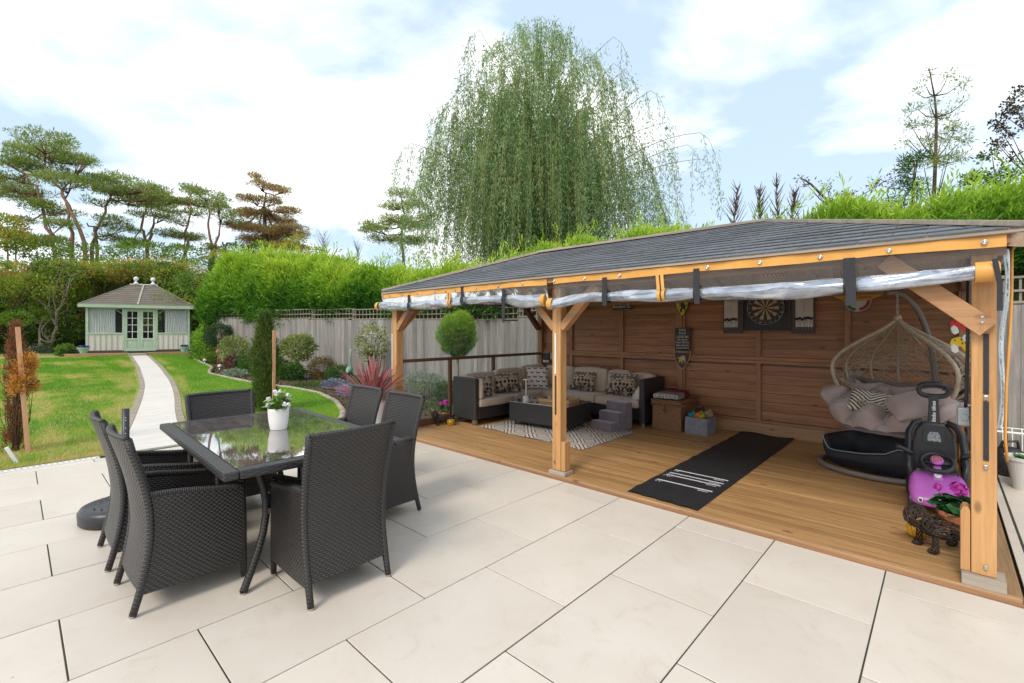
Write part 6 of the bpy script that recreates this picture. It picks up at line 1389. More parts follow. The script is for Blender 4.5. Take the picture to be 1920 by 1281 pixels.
for (lab, u, v, d) in (('mint green pot of blue flowers left of the summer house', 157, 663, 18.9), ('mint green pot of blue flowers right of the summer house doors', 346, 660.5, 20.6)):
    p = at(u, v, d); t = thing('flower_pot', lab, 'flower pot', tuple(p)); mb = MB(); mb.lathe([(0,0),(.10,0),(.17,.20),(.19,.20),(.195,.24),(.17,.24),(0,.22)], n=24, cap=False); mb.build('pot', M['mintpot'], t); mb = MB()
    for k in range(9): flower_ball(mb, (random.uniform(-.12,.12), random.uniform(-.12,.12), .26), .07, 18, .5)
    mb.build('flowers', M['bluefl'], t)
p = at(137, 655, 20.4); t = thing('metal_bowl', 'wide shallow grey bowl standing left of the summer house', 'bowl', (p.x, p.y, .38)); mb = MB(); mb.lathe([(0,0),(.14,0),(.28,.12),(.36,.30),(.345,.30),(.26,.12),(0,.04)], n=30, cap=False); mb.build('bowl', plain('grey_glaze', (.38,.40,.43), (.33,.35,.38), 6, .35), t, smooth=True)

# ================================================================ foliage
G = foliage
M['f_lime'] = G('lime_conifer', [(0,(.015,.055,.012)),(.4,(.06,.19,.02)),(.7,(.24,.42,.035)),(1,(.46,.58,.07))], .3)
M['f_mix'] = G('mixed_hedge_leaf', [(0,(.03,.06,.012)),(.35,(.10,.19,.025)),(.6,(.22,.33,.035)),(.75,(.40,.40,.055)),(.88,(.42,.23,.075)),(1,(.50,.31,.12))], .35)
M['f_pine'] = G('pine_needles', [(0,(.08,.12,.035)),(.5,(.23,.30,.08)),(.8,(.38,.39,.13)),(1,(.50,.34,.16))], .5)
M['f_brownpine'] = G('browning_needles', [(0,(.14,.14,.06)),(.5,(.33,.24,.11)),(1,(.50,.30,.15))], .4)
M['f_willow'] = G('willow_leaf', [(0,(.07,.14,.06)),(.5,(.18,.29,.12)),(1,(.42,.52,.27))], .45)
M['f_shrub'] = G('shrub_leaf', [(0,(.016,.045,.014)),(.5,(.06,.15,.025)),(1,(.22,.34,.05))], .3)
M['f_dark'] = G('dark_shrub_leaf', [(0,(.015,.035,.018)),(1,(.07,.12,.05))], .25)
M['f_varieg'] = G('variegated_leaf', [(0,(.07,.12,.03)),(.5,(.28,.32,.10)),(1,(.55,.52,.28))], .3)
M['f_brown'] = G('bronze_leaf', [(0,(.05,.04,.02)),(.5,(.14,.10,.035)),(1,(.28,.20,.06))], .3)
M['f_orange'] = G('dead_conifer_needles', [(0,(.14,.05,.015)),(.5,(.42,.18,.045)),(1,(.72,.38,.10))], .3)
M['f_rust'] = G('rust_needles', [(0,(.12,.04,.02)),(1,(.34,.13,.07))], .3)
M['f_red'] = G('red_leaf', [(0,(.09,.04,.03)),(1,(.36,.08,.06))], .3)
M['f_blue'] = G('lavender_blue', [(0,(.06,.10,.06)),(.5,(.16,.18,.26)),(1,(.30,.30,.52))], .2)
M['f_silver'] = G('silver_leaf', [(0,(.14,.20,.13)),(1,(.42,.48,.36))], .2)
M['bark'] = plain('pine_bark', (.36,.20,.13), (.20,.12,.085), 9, .9, bs=.8, bd=.03, stretch=(1,1,.3)); M['bark_grey'] = plain('grey_bark', (.30,.25,.20), (.17,.14,.11), 9, .9, bs=.6, stretch=(1,1,.3)); M['bark_brown'] = plain('brown_bark', (.12,.075,.045), (.07,.045,.03), 9, .9, bs=.6)
M['bark_yellow'] = plain('willow_twig', (.34,.27,.07), (.22,.18,.05), 9, .8)
def ball_pts(n, c, r, shell=.55):
    d = norm(rng.normal(size=(n, 3))); k = (shell + (1-shell)*rng.random(n)**.7)[:, None]; return np.array(c) + d*k*np.array(r), d
def shrub_leaves(c, r, n, L, W, tint=.5, ts=.16, lumps=5, up=.2, clump=.0, ns=2.2, seed=1):
    P, d = ball_pts(n, (0,0,0), (1,1,1)); q = 1 + .22*smooth_noise(d*1.0, lumps, seed) ; P = P*q[:, None]*np.array(r) + np.array(c)
    D = d + rng.normal(0, .6, (n, 3)) + np.array([0, 0, up]); t = np.clip(tint + ts*smooth_noise(P, ns/ max(min(r), .05), seed) + rng.normal(0, ts*.6, n), 0, 1)
    return leaves(P, D, L*rng.uniform(.6, 1.3, n), W*rng.uniform(.7, 1.2, n), t)
def shrub(name, label, cat, base, r, mat, n=1500, L=.05, W=.025, tint=.5, ts=.18, stem=None, group=None, hz=None, lumps=5, up=.2):
    t = thing(name, label, cat, tuple(base)); cz = hz if hz is not None else r[2]*.85
    link_mesh('foliage', fast_mesh('foliage', *shrub_leaves((0,0,cz), r, n, L, W, tint, ts, lumps, up, seed=random.randint(1,40)), mat), t)
    mb = MB(); k = stem or 5
    if stem == 1: mb.tube([(0,0,-.02),(.01,.0,cz*.5),(0,.01,cz)], [.022,.02,.012], 7)
    else:
        for i in range(5): a = 2*PI*i/5 + random.random(); mb.tube([(0,0,-.03),(r[0]*.3*math.cos(a), r[1]*.3*math.sin(a), cz*.7),(r[0]*.6*math.cos(a), r[1]*.6*math.sin(a), cz*1.2)], [.016,.010,.004], 5)
    mb.build('stem', M['bark_brown'], t, smooth=True)
    if group: t['group'] = group
    return t
# ---- lime conifer hedge behind the fence
def sprays(P, D, n_leaf, L, W, tint, spread=.5, reach=1.0):
    n = len(P); k = n_leaf; f = np.tile(np.linspace(0, 1, k), n); Pn = np.repeat(P, k, 0); Dn = norm(np.repeat(norm(D), k, 0)); Ln = np.repeat(np.broadcast_to(L, (n,)), k)
    side = norm(np.cross(Dn, np.repeat(norm(rng.normal(size=(n,3))), k, 0))); sg = np.where(np.arange(n*k) % 2 == 0, 1., -1.)[:, None]
    C = Pn + Dn*(f*Ln*.8)[:, None] + side*sg*.01; DD = Dn + side*sg*spread + rng.normal(0, .1, (n*k, 3))
    return leaves(C, DD, Ln*(.62 - .25*f)*reach, W, np.clip(np.repeat(tint, k) + f*.16 + rng.normal(0, .05, n*k), 0, 1))
def hedge_run(name, label, line, heights, zlow, n, depth, lean=(.35,.0,.55), Lr=(.16,.36), W=.028, seed=3, mat='f_lime', nl=6, tb=.15, tk=.75, fr=.50):
    t = thing(name, label, 'hedge', (line[0][0], line[0][1], T(line[0][0])))
    lx = np.array([p[0] for p in line]); ly = np.array([p[1] for p in line]); hx = np.array([h[0] for h in heights]); hz = np.array([h[1] for h in heights]); o = np.argsort(lx); lx, ly = lx[o], ly[o]; o = np.argsort(hx); hx, hz = hx[o], hz[o]
    x = rng.uniform(lx[0], lx[-1], n); y0 = np.interp(x, lx, ly); H = np.interp(x, hx, hz) + .16*np.sin(x*2.3+seed) + .12*np.sin(x*5.1)
    a = rng.random(n); front = a < fr; z = np.where(front, zlow + (H-zlow)*rng.random(n)**.9, H - .25*rng.random(n)); dep = np.where(front, 0, rng.random(n)*depth)
    q = (z - zlow)/(H - zlow); y = y0 + dep + np.where(front, .30*q**2.5 - .22*np.sin(PI*np.clip(q,0,1)), 0)
    P = np.stack([x, y, z], 1); nz = smooth_noise(P, 1.3, seed); P[:, 1] -= .50*nz*(1-.4*q); P[:, 2] += .16*smooth_noise(P, 2.1, seed+2)*(q > .6); pl = (q > .9) & (rng.random(n) < .13); P[:, 2] += pl*rng.random(n)**2*.5
    D = np.array(lean) + rng.normal(0, .40, (n, 3)); D[:, 1] -= np.where(front, .35, .0); D[:, 2] += .5*(q > .85)
    ti = np.clip(tb + tk*q**1.6 + .20*nz + rng.normal(0, .08, n), 0, 1)  # new growth limes the top; dark shading between bushes painted into the tint
    parts = [sprays(P, D, nl, rng.uniform(*Lr, n), W, ti)]
    V, Q, tt = merge(parts); V = V - np.array(t.location)
    link_mesh('foliage', fast_mesh('foliage', V, Q, tt, M[mat]), t)
    # opaque core closing the hedge, coloured dark for the shaded gaps inside
    mb = MB(); m_ = 40; xs = np.linspace(lx[0], lx[-1], m_+1)
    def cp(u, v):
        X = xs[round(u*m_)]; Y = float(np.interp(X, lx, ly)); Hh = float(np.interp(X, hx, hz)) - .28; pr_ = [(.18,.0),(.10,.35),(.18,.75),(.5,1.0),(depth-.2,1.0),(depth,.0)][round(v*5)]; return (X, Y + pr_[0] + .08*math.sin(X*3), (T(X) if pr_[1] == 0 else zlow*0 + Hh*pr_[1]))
    mb.grid(m_, 5, cp); mb.build('dark_core', M['hedge_core'], t, world=True)
    return t
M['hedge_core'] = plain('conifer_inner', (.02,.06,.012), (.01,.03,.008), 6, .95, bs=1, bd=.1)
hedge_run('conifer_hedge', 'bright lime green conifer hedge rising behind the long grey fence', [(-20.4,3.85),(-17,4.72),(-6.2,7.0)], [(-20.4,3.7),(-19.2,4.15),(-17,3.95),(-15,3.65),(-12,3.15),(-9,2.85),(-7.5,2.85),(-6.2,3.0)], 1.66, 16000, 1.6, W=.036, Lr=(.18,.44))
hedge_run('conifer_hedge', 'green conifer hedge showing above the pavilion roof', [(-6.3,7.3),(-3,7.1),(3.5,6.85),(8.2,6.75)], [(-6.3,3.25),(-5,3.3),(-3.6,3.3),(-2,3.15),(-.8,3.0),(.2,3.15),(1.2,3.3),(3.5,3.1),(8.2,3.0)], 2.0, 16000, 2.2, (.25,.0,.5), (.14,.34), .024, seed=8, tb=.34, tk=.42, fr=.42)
# ---- mixed hedge with autumn tints behind lawn and summer house
def mixed_hedge():
    line = [(-20,500,20.6,.30),(50,480,22,.5),(120,478,23.5,.5),(190,490,25,.5),(250,485,26,.6),(310,482,26.5,.6),(365,492,26,.55),(400,500,24,.55)]
    labs = ['yellow green shrub at the far left edge of the back hedge','bushy green and gold shrub in the back hedge behind the bare tree','tall mixed shrub of the back hedge left of the summer house','orange tinted shrub directly left behind the summer house roof','dense dull green shrub behind the two roof finials','brown tinged shrub behind the right slope of the summer house roof','dark shrub between the summer house and the lime hedge','low dark green shrub at the right corner of the summer house']
    for i, ((u, v, d, tn), lab) in enumerate(zip(line, labs)):
        p = at(u, v, d); top = p.z; base = Vector((p.x, p.y, T(p.x))); Rr = 2.0; t = thing('hedge_shrub', lab, 'shrub', tuple(base), 0, 'shrubs of the mixed back hedge')
        parts = []
        for k in range(26):
            a = random.uniform(0, 2*PI); rr = Rr*random.random()**.5; z = random.uniform(.3, top - base.z - .6); s = random.uniform(.5,1.0)
            if k < 9: z = top - base.z - .55 - random.uniform(0,.5)
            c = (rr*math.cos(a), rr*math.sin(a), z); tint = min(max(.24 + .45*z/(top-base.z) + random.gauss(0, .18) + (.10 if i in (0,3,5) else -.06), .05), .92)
            parts.append(shrub_leaves(c, (s, s, s*.7), 620, .11, .06, tint, .12, 4, .1, seed=k+i))
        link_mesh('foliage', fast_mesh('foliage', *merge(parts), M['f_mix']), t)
        mb = MB()
        for k in range(7): a = 2*PI*k/7; mb.tube([(.2*math.cos(a),.2*math.sin(a),-.05),(.5*math.cos(a),.5*math.sin(a),1.2),(1.2*math.cos(a),1.2*math.sin(a),2.6),(1.5*math.cos(a),1.5*math.sin(a),top-base.z-.7)], [.07,.05,.03,.01], 6)
        mb.build('branches', M['bark_brown'], t, smooth=True)
mixed_hedge()
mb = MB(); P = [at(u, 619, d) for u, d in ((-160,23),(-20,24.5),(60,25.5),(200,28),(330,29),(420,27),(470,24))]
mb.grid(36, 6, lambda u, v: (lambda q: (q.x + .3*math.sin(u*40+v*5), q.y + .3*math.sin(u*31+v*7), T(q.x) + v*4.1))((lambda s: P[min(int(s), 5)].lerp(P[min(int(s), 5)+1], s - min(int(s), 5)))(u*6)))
o = mb.build('hedge_dark_sheet', plain('thicket', (.035,.05,.016), (.015,.02,.008), 3, .95, bs=1, bd=.2)); tag(o, 'dark wavy sheet standing in for the shaded depth of the back hedge', 'hedge'); o['kind'] = 'stuff'  # backing sheet whose dark colour paints the shade deep in the hedge
# bare forked tree in front of the hedge
def branchy(name, label, cat, base, pts, mat, twigs=0, leaf=None, nleaf=0):
    t = thing(name, label, cat, tuple(base)); mb = MB()
    for P, r0, r1 in pts:
        n = len(P); mb.tube([Vector(p) - Vector(base) for p in P], [r0 + (r1-r0)*i/(n-1) for i in range(n)], 6)
        for k in range(twigs):
            q = random.randint(max(1, n//2), n-1); c = Vector(P[q]) - Vector(base); d = Vector((random.gauss(0,.6), random.gauss(0,.6), random.uniform(.2,1))).normalized(); L = random.uniform(.3,.9); mb.tube([c, c + d*L*.5 + Vector((random.gauss(0,.05),)*3), c + d*L], [r1, r1*.6, r1*.25], 4)
    mb.build('branches', mat, t, smooth=True)
    if leaf:
        C = np.array([np.array(P[random.randint(1, len(P)-1)]) - np.array(base) for P, _, _ in random.choices(pts, k=nleaf)]) + rng.normal(0, .28, (nleaf, 3)); link_mesh('leaves', fast_mesh('leaves', *leaves(C, rng.normal(size=(nleaf,3)), .09, .05, np.clip(rng.normal(.6,.2,nleaf),0,1)), M[leaf]), t)
    return t
def path_px(L, d): return [at(u, v, d + dd) for u, v, dd in L]
d = 21.3; b = at(97, 648, d)
branchy('bare_tree', 'pale bare forked tree against the hedge left of the summer house', 'tree', b, [(path_px([(97,648,0),(100,630,0),(107,612,0),(98,597,.2),(88,577,.3),(75,565,.4),(66,560,.4)], d), .075, .02), (path_px([(100,630,0),(88,632,0),(84,628,0)], d), .05, .02), (path_px([(107,612,0),(106,585,0),(115,575,0),(122,560,-.1),(128,540,-.2),(132,520,-.2)], d), .05, .012), (path_px([(98,597,.2),(92,570,.2),(95,545,.2),(90,520,.2)], d), .03, .008), (path_px([(106,585,0),(100,560,0),(108,530,0),(118,505,0)], d), .03, .008), (path_px([(115,575,0),(120,548,0),(140,520,0)], d), .025, .007)], M['bark_grey'], 7, 'f_mix', 600)
b = at(75, 650, d-.6)
branchy('bare_tree', 'low twisted bare branches left of the forked tree in the hedge', 'tree', b, [(path_px([(76,650,0),(75,635,0),(74,620,0),(76,608,0)], d-.6), .06, .02), (path_px([(75,635,0),(84,640,0),(92,642,0),(97,640,0)], d-.6), .035, .02), (path_px([(74,628,0),(82,612,0),(86,606,0)], d-.6), .03, .01)], M['bark_grey'], 4)
# ---- pines
def pine(label, d, trunks, pads, mat='f_pine', tint=.5, dens=1.0, bark=None):
    bs = at(trunks[0][0][0], trunks[0][0][1], d); base = Vector((bs.x, bs.y, .4)); t = thing('pine_tree', label, 'tree', tuple(base), 0, 'pines beyond the back hedge'); mb = MB()
    ends = []
    for tr in trunks:
        P = [at(u, v, d) for u, v in tr]; r0 = .30; P = [Vector((P[0].x, P[0].y, base.z))] + P; n = len(P); Q = []
        for i in range(n-1):
            for k in range(3): Q.append(P[i].lerp(P[i+1], k/3) + Vector((random.gauss(0,.05),)*3))
        Q.append(P[-1]); m_ = len(Q); mb.tube([q - base for q in Q], [.15*(1 - .7*i/(m_-1)) for i in range(m_)], 8); ends += Q[m_//2:]
    parts = []
    for (u, v, ru, rv) in pads:
        c = at(u, v, d + random.uniform(-2.2,2.2)); k_ = d/869.17; rx, rz = ru*k_, rv*k_*.62
        nearest = min(ends, key=lambda e: (e-c).length + (4 if e.z > c.z + .3 else 0)); mid = nearest.lerp(c, .5) - Vector((0,0,.25)); mb.tube([nearest-base, mid-base, c-base+Vector((0,0,-.1*rz))], [.065,.04,.018], 5)
        for k in range(5): e = c + Vector((random.uniform(-.8,.8)*rx, random.uniform(-.8,.8)*rx, random.uniform(-.3,.2)*rz)); mb.tube([mid-base, (mid.lerp(e,.5)-base), e-base], [.04,.028,.012], 4)
        rx *= 1.06; nc = max(10, int(rx*rx*15*dens)); 
        for k in range(nc):
            a = random.uniform(0, 2*PI); rr = rx*math.sqrt(random.random()); cc = c + Vector((rr*math.cos(a), rr*math.sin(a), (random.uniform(-.5,1))*rz*math.sqrt(max(0, 1-(rr/rx)**2)) )) - base; s = random.uniform(.28,.66)
            parts.append(shrub_leaves(tuple(cc), (s, s, s*.35), 44, .27, .05, tint + random.gauss(0, .12), .08, 4, .75, seed=k))
    mb.build('trunk', bark or M['bark'], t, smooth=True); V, Q, tt = merge(parts); link_mesh('crown', fast_mesh('crown', V, Q, tt, M[mat]), t)
def pz(L): return [(x/3, 200 + y/3, a/3, b/3) for x, y, a, b in L]
def tz(L): return [[(x/3, 200 + y/3) for x, y in q] for q in L]
pine('tallest pine with a broad leaning crown at the far left', 34, tz([[(480,800),(450,690),(400,590),(360,500),(300,420),(260,340),(230,250)],[(400,720),(385,600),(350,480)],[(320,810),(260,680),(240,560),(200,450),(150,380)]]), pz([(260,190,110,60),(350,230,60,35),(180,230,70,40),(180,270,110,45),(330,290,120,50),(80,320,100,50),(440,320,80,45),(30,400,90,50),(250,360,140,50),(400,430,120,45),(60,500,110,40),(180,490,100,40),(-20,440,80,60),(500,410,80,35),(300,590,110,45),(200,540,80,30),(340,660,80,40),(130,640,50,25),(200,760,120,40),(330,760,70,35),(480,300,40,22),(120,430,70,30)]))
pine('second pine from the left with crossing bare trunks', 37, tz([[(520,800),(540,700),(590,600),(610,530),(640,480)],[(550,800),(530,700),(490,655)]]), pz([(640,400,60,30),(720,430,90,40),(700,490,110,45),(600,470,80,45),(820,480,100,35),(780,550,90,35),(560,540,60,30),(620,640,70,30),(680,690,80,30),(610,740,60,25),(540,420,60,35),(900,510,70,30),(860,460,60,22)]))
pine('third pine from the left with a double twisted trunk', 40, tz([[(830,820),(815,720),(800,660),(820,590),(830,540)],[(830,790),(850,700),(870,640),(850,580)]]), pz([(880,560,110,40),(960,540,80,35),(900,620,60,25),(760,770,80,30),(700,790,60,25),(960,600,60,25),(780,600,50,25),(860,520,80,30)]))
pine('pine standing right of the double trunked pine, behind the finials', 40, tz([[(1030,860),(1060,780),(1050,700),(1070,600),(1070,500)],[(1200,860),(1190,770),(1170,680),(1180,600),(1150,520)],[(1210,770),(1240,660)]]), pz([(1080,470,60,30),(1150,490,80,35),(1060,540,80,35),(1170,560,100,40),(1250,600,60,40),(1000,650,50,25),(950,720,70,35),(1080,740,90,35),(1180,800,60,30),(1230,530,45,28),(1030,800,50,25),(1100,600,60,22),(1310,640,50,35)]))
pine('browning conifer with thin drooping tiers right of the pines', 41, tz([[(1510,800),(1500,640),(1490,520),(1480,440),(1435,385)]]), pz([(1440,395,28,20),(1470,440,45,18),(1555,465,55,18),(1410,520,55,18),(1530,530,60,20),(1600,590,65,20),(1450,600,70,22),(1370,610,60,28),(1560,640,90,25),(1640,690,75,22),(1350,680,80,32),(1440,690,80,30),(1560,720,90,30),(1480,760,120,35),(1650,730,50,20),(1600,480,30,12),(1600,790,100,30),(1690,720,25,12)]), 'f_brownpine', .6, 1.7, M['bark_brown'])
pine('distant sparse pine between the lime hedge and the willow', 40, [[(757,490),(752,440),(757,400),(750,365)]], [(755,365,26,14),(775,385,24,12),(740,388,26,12),(712,424,32,13),(780,425,30,14),(745,415,30,12),(700,432,22,9),(795,450,22,14),(765,455,30,12),(720,450,26,9),(800,410,16,9)], 'f_pine', .55, 1.0, M['bark_brown'])
# thicket below the pines and sparse twigs
def backmass(label, spots, mat, n, L, W, tint):
    p0 = at(*spots[0][:2], spots[0][2]); t = thing('background_shrub', label, 'shrub', (p0.x, p0.y, T(p0.x))); parts = []
    for (u, v, d, ru, rv) in spots:
        c = at(u, v, d) - Vector(t.location); k = d/869.17; parts.append(shrub_leaves(tuple(c), (ru*k, ru*k*.8, rv*k), int(n*ru*rv/900), L, W, tint, .16, 5, .2, seed=int(u)))
    link_mesh('foliage', fast_mesh('foliage', *merge(parts), M[mat]), t); mb = MB()
    for (u, v, d, ru, rv) in spots:
        c = at(u, v, d) - Vector(t.location); mb.tube([(c.x, c.y, -.1), (c.x+.1, c.y, c.z*.5), (c.x, c.y, c.z)], [.08,.06,.03], 6)
    mb.build('stems', M['bark_brown'], t)
backmass('yellowing bush at the far left below the pines', [(15,425,30,30,20),(30,450,30,40,20)], 'f_mix', 1400, .2, .1, .72)
backmass('russet bushes between the pines and the lime hedge', [(420,490,30,35,22),(500,475,32,45,22),(545,470,32,25,25),(590,478,33,25,14),(560,450,33,16,10)], 'f_mix', 1300, .17, .08, .74)
backmass('green bush between the russet bushes and the summer house', [(440,470,29,30,14),(485,470,28,22,18),(410,500,27,22,18)], 'f_shrub', 1300, .16, .09, .55)
backmass('dark green bushes filling the gap under the leaning pines', [(70,470,31,60,16),(170,475,31,60,14),(270,470,31,60,16),(350,478,31,50,14)], 'f_mix', 1100, .18, .09, .42)
def twiggy(label, u, v0, v1, d, n, spread, name='bare_tree'):
    b = at(u, v0, d); base = Vector((b.x, b.y, T(b.x))); t = thing(name, label, 'tree', tuple(base)); mb = MB(); top = at(u + random.uniform(-8,8), v1, d) - base; z0 = b.z - base.z
    mb.tube([(0,0,0),(0,0,z0),tuple(top)], [.03,.018,.004], 5)
    for k in range(n):
        q = random.random(); c = Vector((0,0,z0)).lerp(top, q); a = random.uniform(0,2*PI); L = spread*(1-.6*q)*random.uniform(.5,1); dd = Vector((math.cos(a)*random.uniform(.3,.9), math.sin(a)*random.uniform(.3,.9), 1)).normalized(); L *= random.uniform(.5,1.4); mb.tube([c, c+dd*L*.5, c+dd*L+Vector((0,0,.1*L))], [.012,.008,.003], 4)
    mb.build('branches', M['bark_brown'], t)
twiggy('thin bare birch tops right of the russet bushes', 610, 485, 440, 34, 40, 1.6); twiggy('thin bare twigs between the hedge and the distant pine', 672, 490, 455, 34, 30, 1.2)
# ---- weeping willow
def willow():
    dW = 19.5; c0 = at(1015, 460, dW); base = Vector((c0.x, c0.y, 0)); t = thing('willow_tree', 'large weeping willow towering behind the pavilion', 'tree', tuple(base)); mb = MB()
    lat = Vector((.732,.681,0)); dep = Vector((-.681,.732,0)); k_ = dW/869.17
    def W(u, v, dd=0): return (at(u, v, dW) - base) + dep*dd
    mb.tube([(0,0,0),(.1,.1,3.5),W(1012,420),W(1005,330)], [.45,.40,.32,.2], 10)
    arcs = []
    heads = [(900,92,-60),(935,42,-30),(975,18,-20),(1020,6,10),(1000,60,0),(1040,80,15),(1085,110,30),(1130,50,60),(1165,75,60),(1150,150,50),(1190,170,70),(1230,195,90),(1270,225,110),(1300,245,120),(1290,300,110),(880,140,-70),(860,185,-80),(830,230,-90),(800,285,-100),(785,300,-110),(905,180,-60),(950,120,-30),(990,150,0),(1050,170,30),(1100,210,50),(920,260,-50),(960,220,-20),(1010,215,5),(1120,270,60),(1180,260,80),(1220,300,100),(870,300,-80),(1250,350,110),(1060,270,20),(830,360,-90),(1150,330,60),(990,290,-10),(900,340,-50),(1090,360,30),(1020,350,0)]
    strands = []
    for hi, (u, v, lean) in enumerate(heads):
        for rep in range(2 if v > 110 else 1):
            u_ = u; u = 1010 + (u-1010)*((.86 if u_ < 1235 else .97) if u > 1010 else .95); dd = random.uniform(-2.2,2.2)*(1 if v > 60 else .5); q0 = W(1008 + random.uniform(-15,15) + (u-1010)*.12, min(430, v + 110 + random.uniform(0,90))); e = W(u + random.uniform(-12,12), v + random.uniform(-10,34), dd); m = q0.lerp(e, .5) + Vector((0,0,(.6 if v > 120 else .1) + .002*abs(u-1010) + random.uniform(-.4,.5)))
            P = [];
            for i in range(11): s = i/10; P.append(q0*(1-s)**2 + m*2*s*(1-s) + e*s*s)
            # drooping tip
            dr = lat*(1 if u > 1010 else -1)*k_*25
            P += [P[-1] + dr*.6 + Vector((0,0,-.25)), P[-1] + dr*1.1 + Vector((0,0,-.9))]
            mb.tube(P, [.026*(1-.9*i/12) + .002 for i in range(13)], 4); 
            n_s = 42 if v > 110 else 30
            for s in range(n_s):
                i = random.uniform(1.5, 12) if v > 110 else random.uniform(3.5, 12); a = P[int(i)].lerp(P[min(int(i)+1, 12)], i - int(i)); far = abs((a.dot(lat))/k_)/250
                L = random.uniform(1.4, 4.6)*(1.15 - .55*min(far,1))
                if v < 110: L = random.uniform(.3, 1.7)
                L = min(L, a.z - 2.2); 
                if L > .3: (random.random() < (.2 if u_ > 1235 else .38 if u > 1130 else .5 if u < 890 else .85)) and strands.append((a, L, (1 if a.dot(lat) > 0 else -1)*random.uniform(.0,.35)*min(1, far*1.2)))
    for k in range(2300):      # foliage between the main limbs: every strand leans out with the crown
        v = 60 + 350*random.random()**.75; hw = float(np.interp(v, [40,100,200,300,400], [30,105,165,205,235])); r_ = max(-1, min(1, random.gauss(0, .46))); u = 1008 + hw*r_*(1.04 if r_ < 0 else 1)
        a = W(u, v, random.uniform(-1,1)*3.2*math.sqrt(1 - r_*r_)*min(1, hw/150)); L = min((.7 + (v-60)/340*2.6)*random.uniform(.5,1.35), a.z-2.3)
        if L > .4: strands.append((a, L, r_*random.uniform(.15,.55)))
    mb.build('trunk', M['bark_yellow'], t, smooth=True)
    n = len(strands); tw = MB(); Ps = []; Ds = []; Ts = []
    for (a, L, out) in strands:
        off = lat*out*L*.55 + dep*random.gauss(0,.12)*L; pts = [a, a + off*.45 + Vector((0,0,-L*.28)), a + off*.8 + Vector((0,0,-L*.62)), a + off + Vector((0,0,-L))]
        if random.random() < .5: tw.tube(pts, [.008,.006,.004,.002], 3, cap=False)
        k = int(L*25); s = rng.random(k); X = np.array([list(p) for p in pts]); idx = s*3; i0 = np.minimum(idx.astype(int), 2); f = (idx - i0)[:, None]; Pp = X[i0]*(1-f) + X[i0+1]*f; Ps.append(Pp + rng.normal(0, .075, Pp.shape)); dd = norm(X[i0+1]-X[i0]); Ds.append(dd + rng.normal(0, .5, dd.shape)); Ts.append(np.full(k, random.gauss(.55,.2)) + .1*(1-s))
    tw.build('twigs', M['bark_yellow'], t, kind='stuff')
    P = np.concatenate(Ps); D = np.concatenate(Ds); Tt = np.clip(np.concatenate(Ts), 0, 1); print('willow leaves', len(P))
    link_mesh('crown', fast_mesh('crown', *leaves(P, D, rng.uniform(.11,.20,len(P)), .030, Tt), M['f_willow']), t)
willow()
# ---- trees right behind the roof
def sprig_tree(label, d, trunk, sprays_, mat, tint, L=.16, W=.02, bark='bark_brown', nl=40, s=.35, name='young_tree'):
    b = at(*trunk[0], d); base = Vector((b.x, b.y, 0)); t = thing(name, label, 'tree', tuple(base)); mb = MB(); P = [Vector((b.x, b.y, 0))] + [at(u, v, d) for u, v in trunk]; n = len(P); mb.tube([p-base for p in P], [.055*(1-.9*i/(n-1)) + .006 for i in range(n)], 7); parts = []
    for (u, v, ru, rv, k) in sprays_:
        c = at(u, v, d + random.uniform(-.8,.8)); nr = min(P[1:], key=lambda e: (e-c).length + (2 if e.z > c.z else 0)); mb.tube([nr-base, nr.lerp(c,.5)-base+Vector((0,0,-.1)), c-base], [.022,.014,.005], 5); kk = d/869.17
        for q in range(k):
            a = random.uniform(-1,1); cc = c + Vector((.732,.681,0))*a*ru*kk + Vector((-.681,.732,0))*random.uniform(-1,1)*ru*kk*.6 + Vector((0,0,random.uniform(-1,1)*rv*kk)) ; Pn, dn = ball_pts(nl, tuple(cc-base), (s*.5,s*.5,s*.3), .2); parts.append(leaves(Pn, dn + rng.normal(0,.5,dn.shape) + np.array([0,0,.3]), L*rng.uniform(.6,1.2,nl), W, np.clip(rng.normal(tint, .15, nl),0,1))); mb.tube([c-base, cc-base], [.007,.003], 3)
    mb.build('trunk', M[bark], t, smooth=True); link_mesh('crown', fast_mesh('crown', *merge(parts), M[mat]), t)
sprig_tree('slender sparse young conifer rising above the right end of the roof', 13, [(1750,390),(1754,300),(1756,220),(1752,180),(1742,130)], [(1745,135,10,5,2),(1775,150,6,14,3),(1800,158,9,7,4),(1717,175,8,4,2),(1735,160,6,3,1),(1720,205,14,5,3),(1743,192,10,6,3),(1705,230,9,10,4),(1735,235,16,8,5),(1770,215,14,18,8),(1790,245,24,14,11),(1805,262,12,8,5),(1765,260,22,10,9),(1740,270,14,8,4),(1730,300,22,14,9),(1780,290,20,10,6),(1800,300,16,8,5),(1705,265,8,4,2),(1810,190,6,4,1),(1700,270,10,3,1),(1770,310,20,10,6)], 'f_pine', .55, .13, .022, nl=26, s=.34)
sprig_tree('dark purple leaved tree with fan of bare branches at the right edge', 12, [(1960,420),(1945,340),(1950,250),(1930,170)], [(1895,195,14,12,8),(1880,215,14,10,8),(1910,170,10,10,6),(1870,235,12,10,7),(1895,250,18,10,6),(1915,220,12,20,8),(1880,275,18,8,5),(1900,300,20,10,5),(1865,265,8,6,3)], 'f_brown', .05, .08, .045, nl=18, s=.24)
sprig_tree('loose green leaved shrub behind the right hedge top', 11.5, [(1860,420),(1865,360),(1868,330)], [(1850,330,30,12,9),(1880,350,26,18,10),(1820,340,22,12,7),(1900,330,20,14,6),(1860,290,18,8,4),(1905,380,18,20,8),(1840,365,20,14,7)], 'f_shrub', .5, .10, .04, nl=30, s=.3)
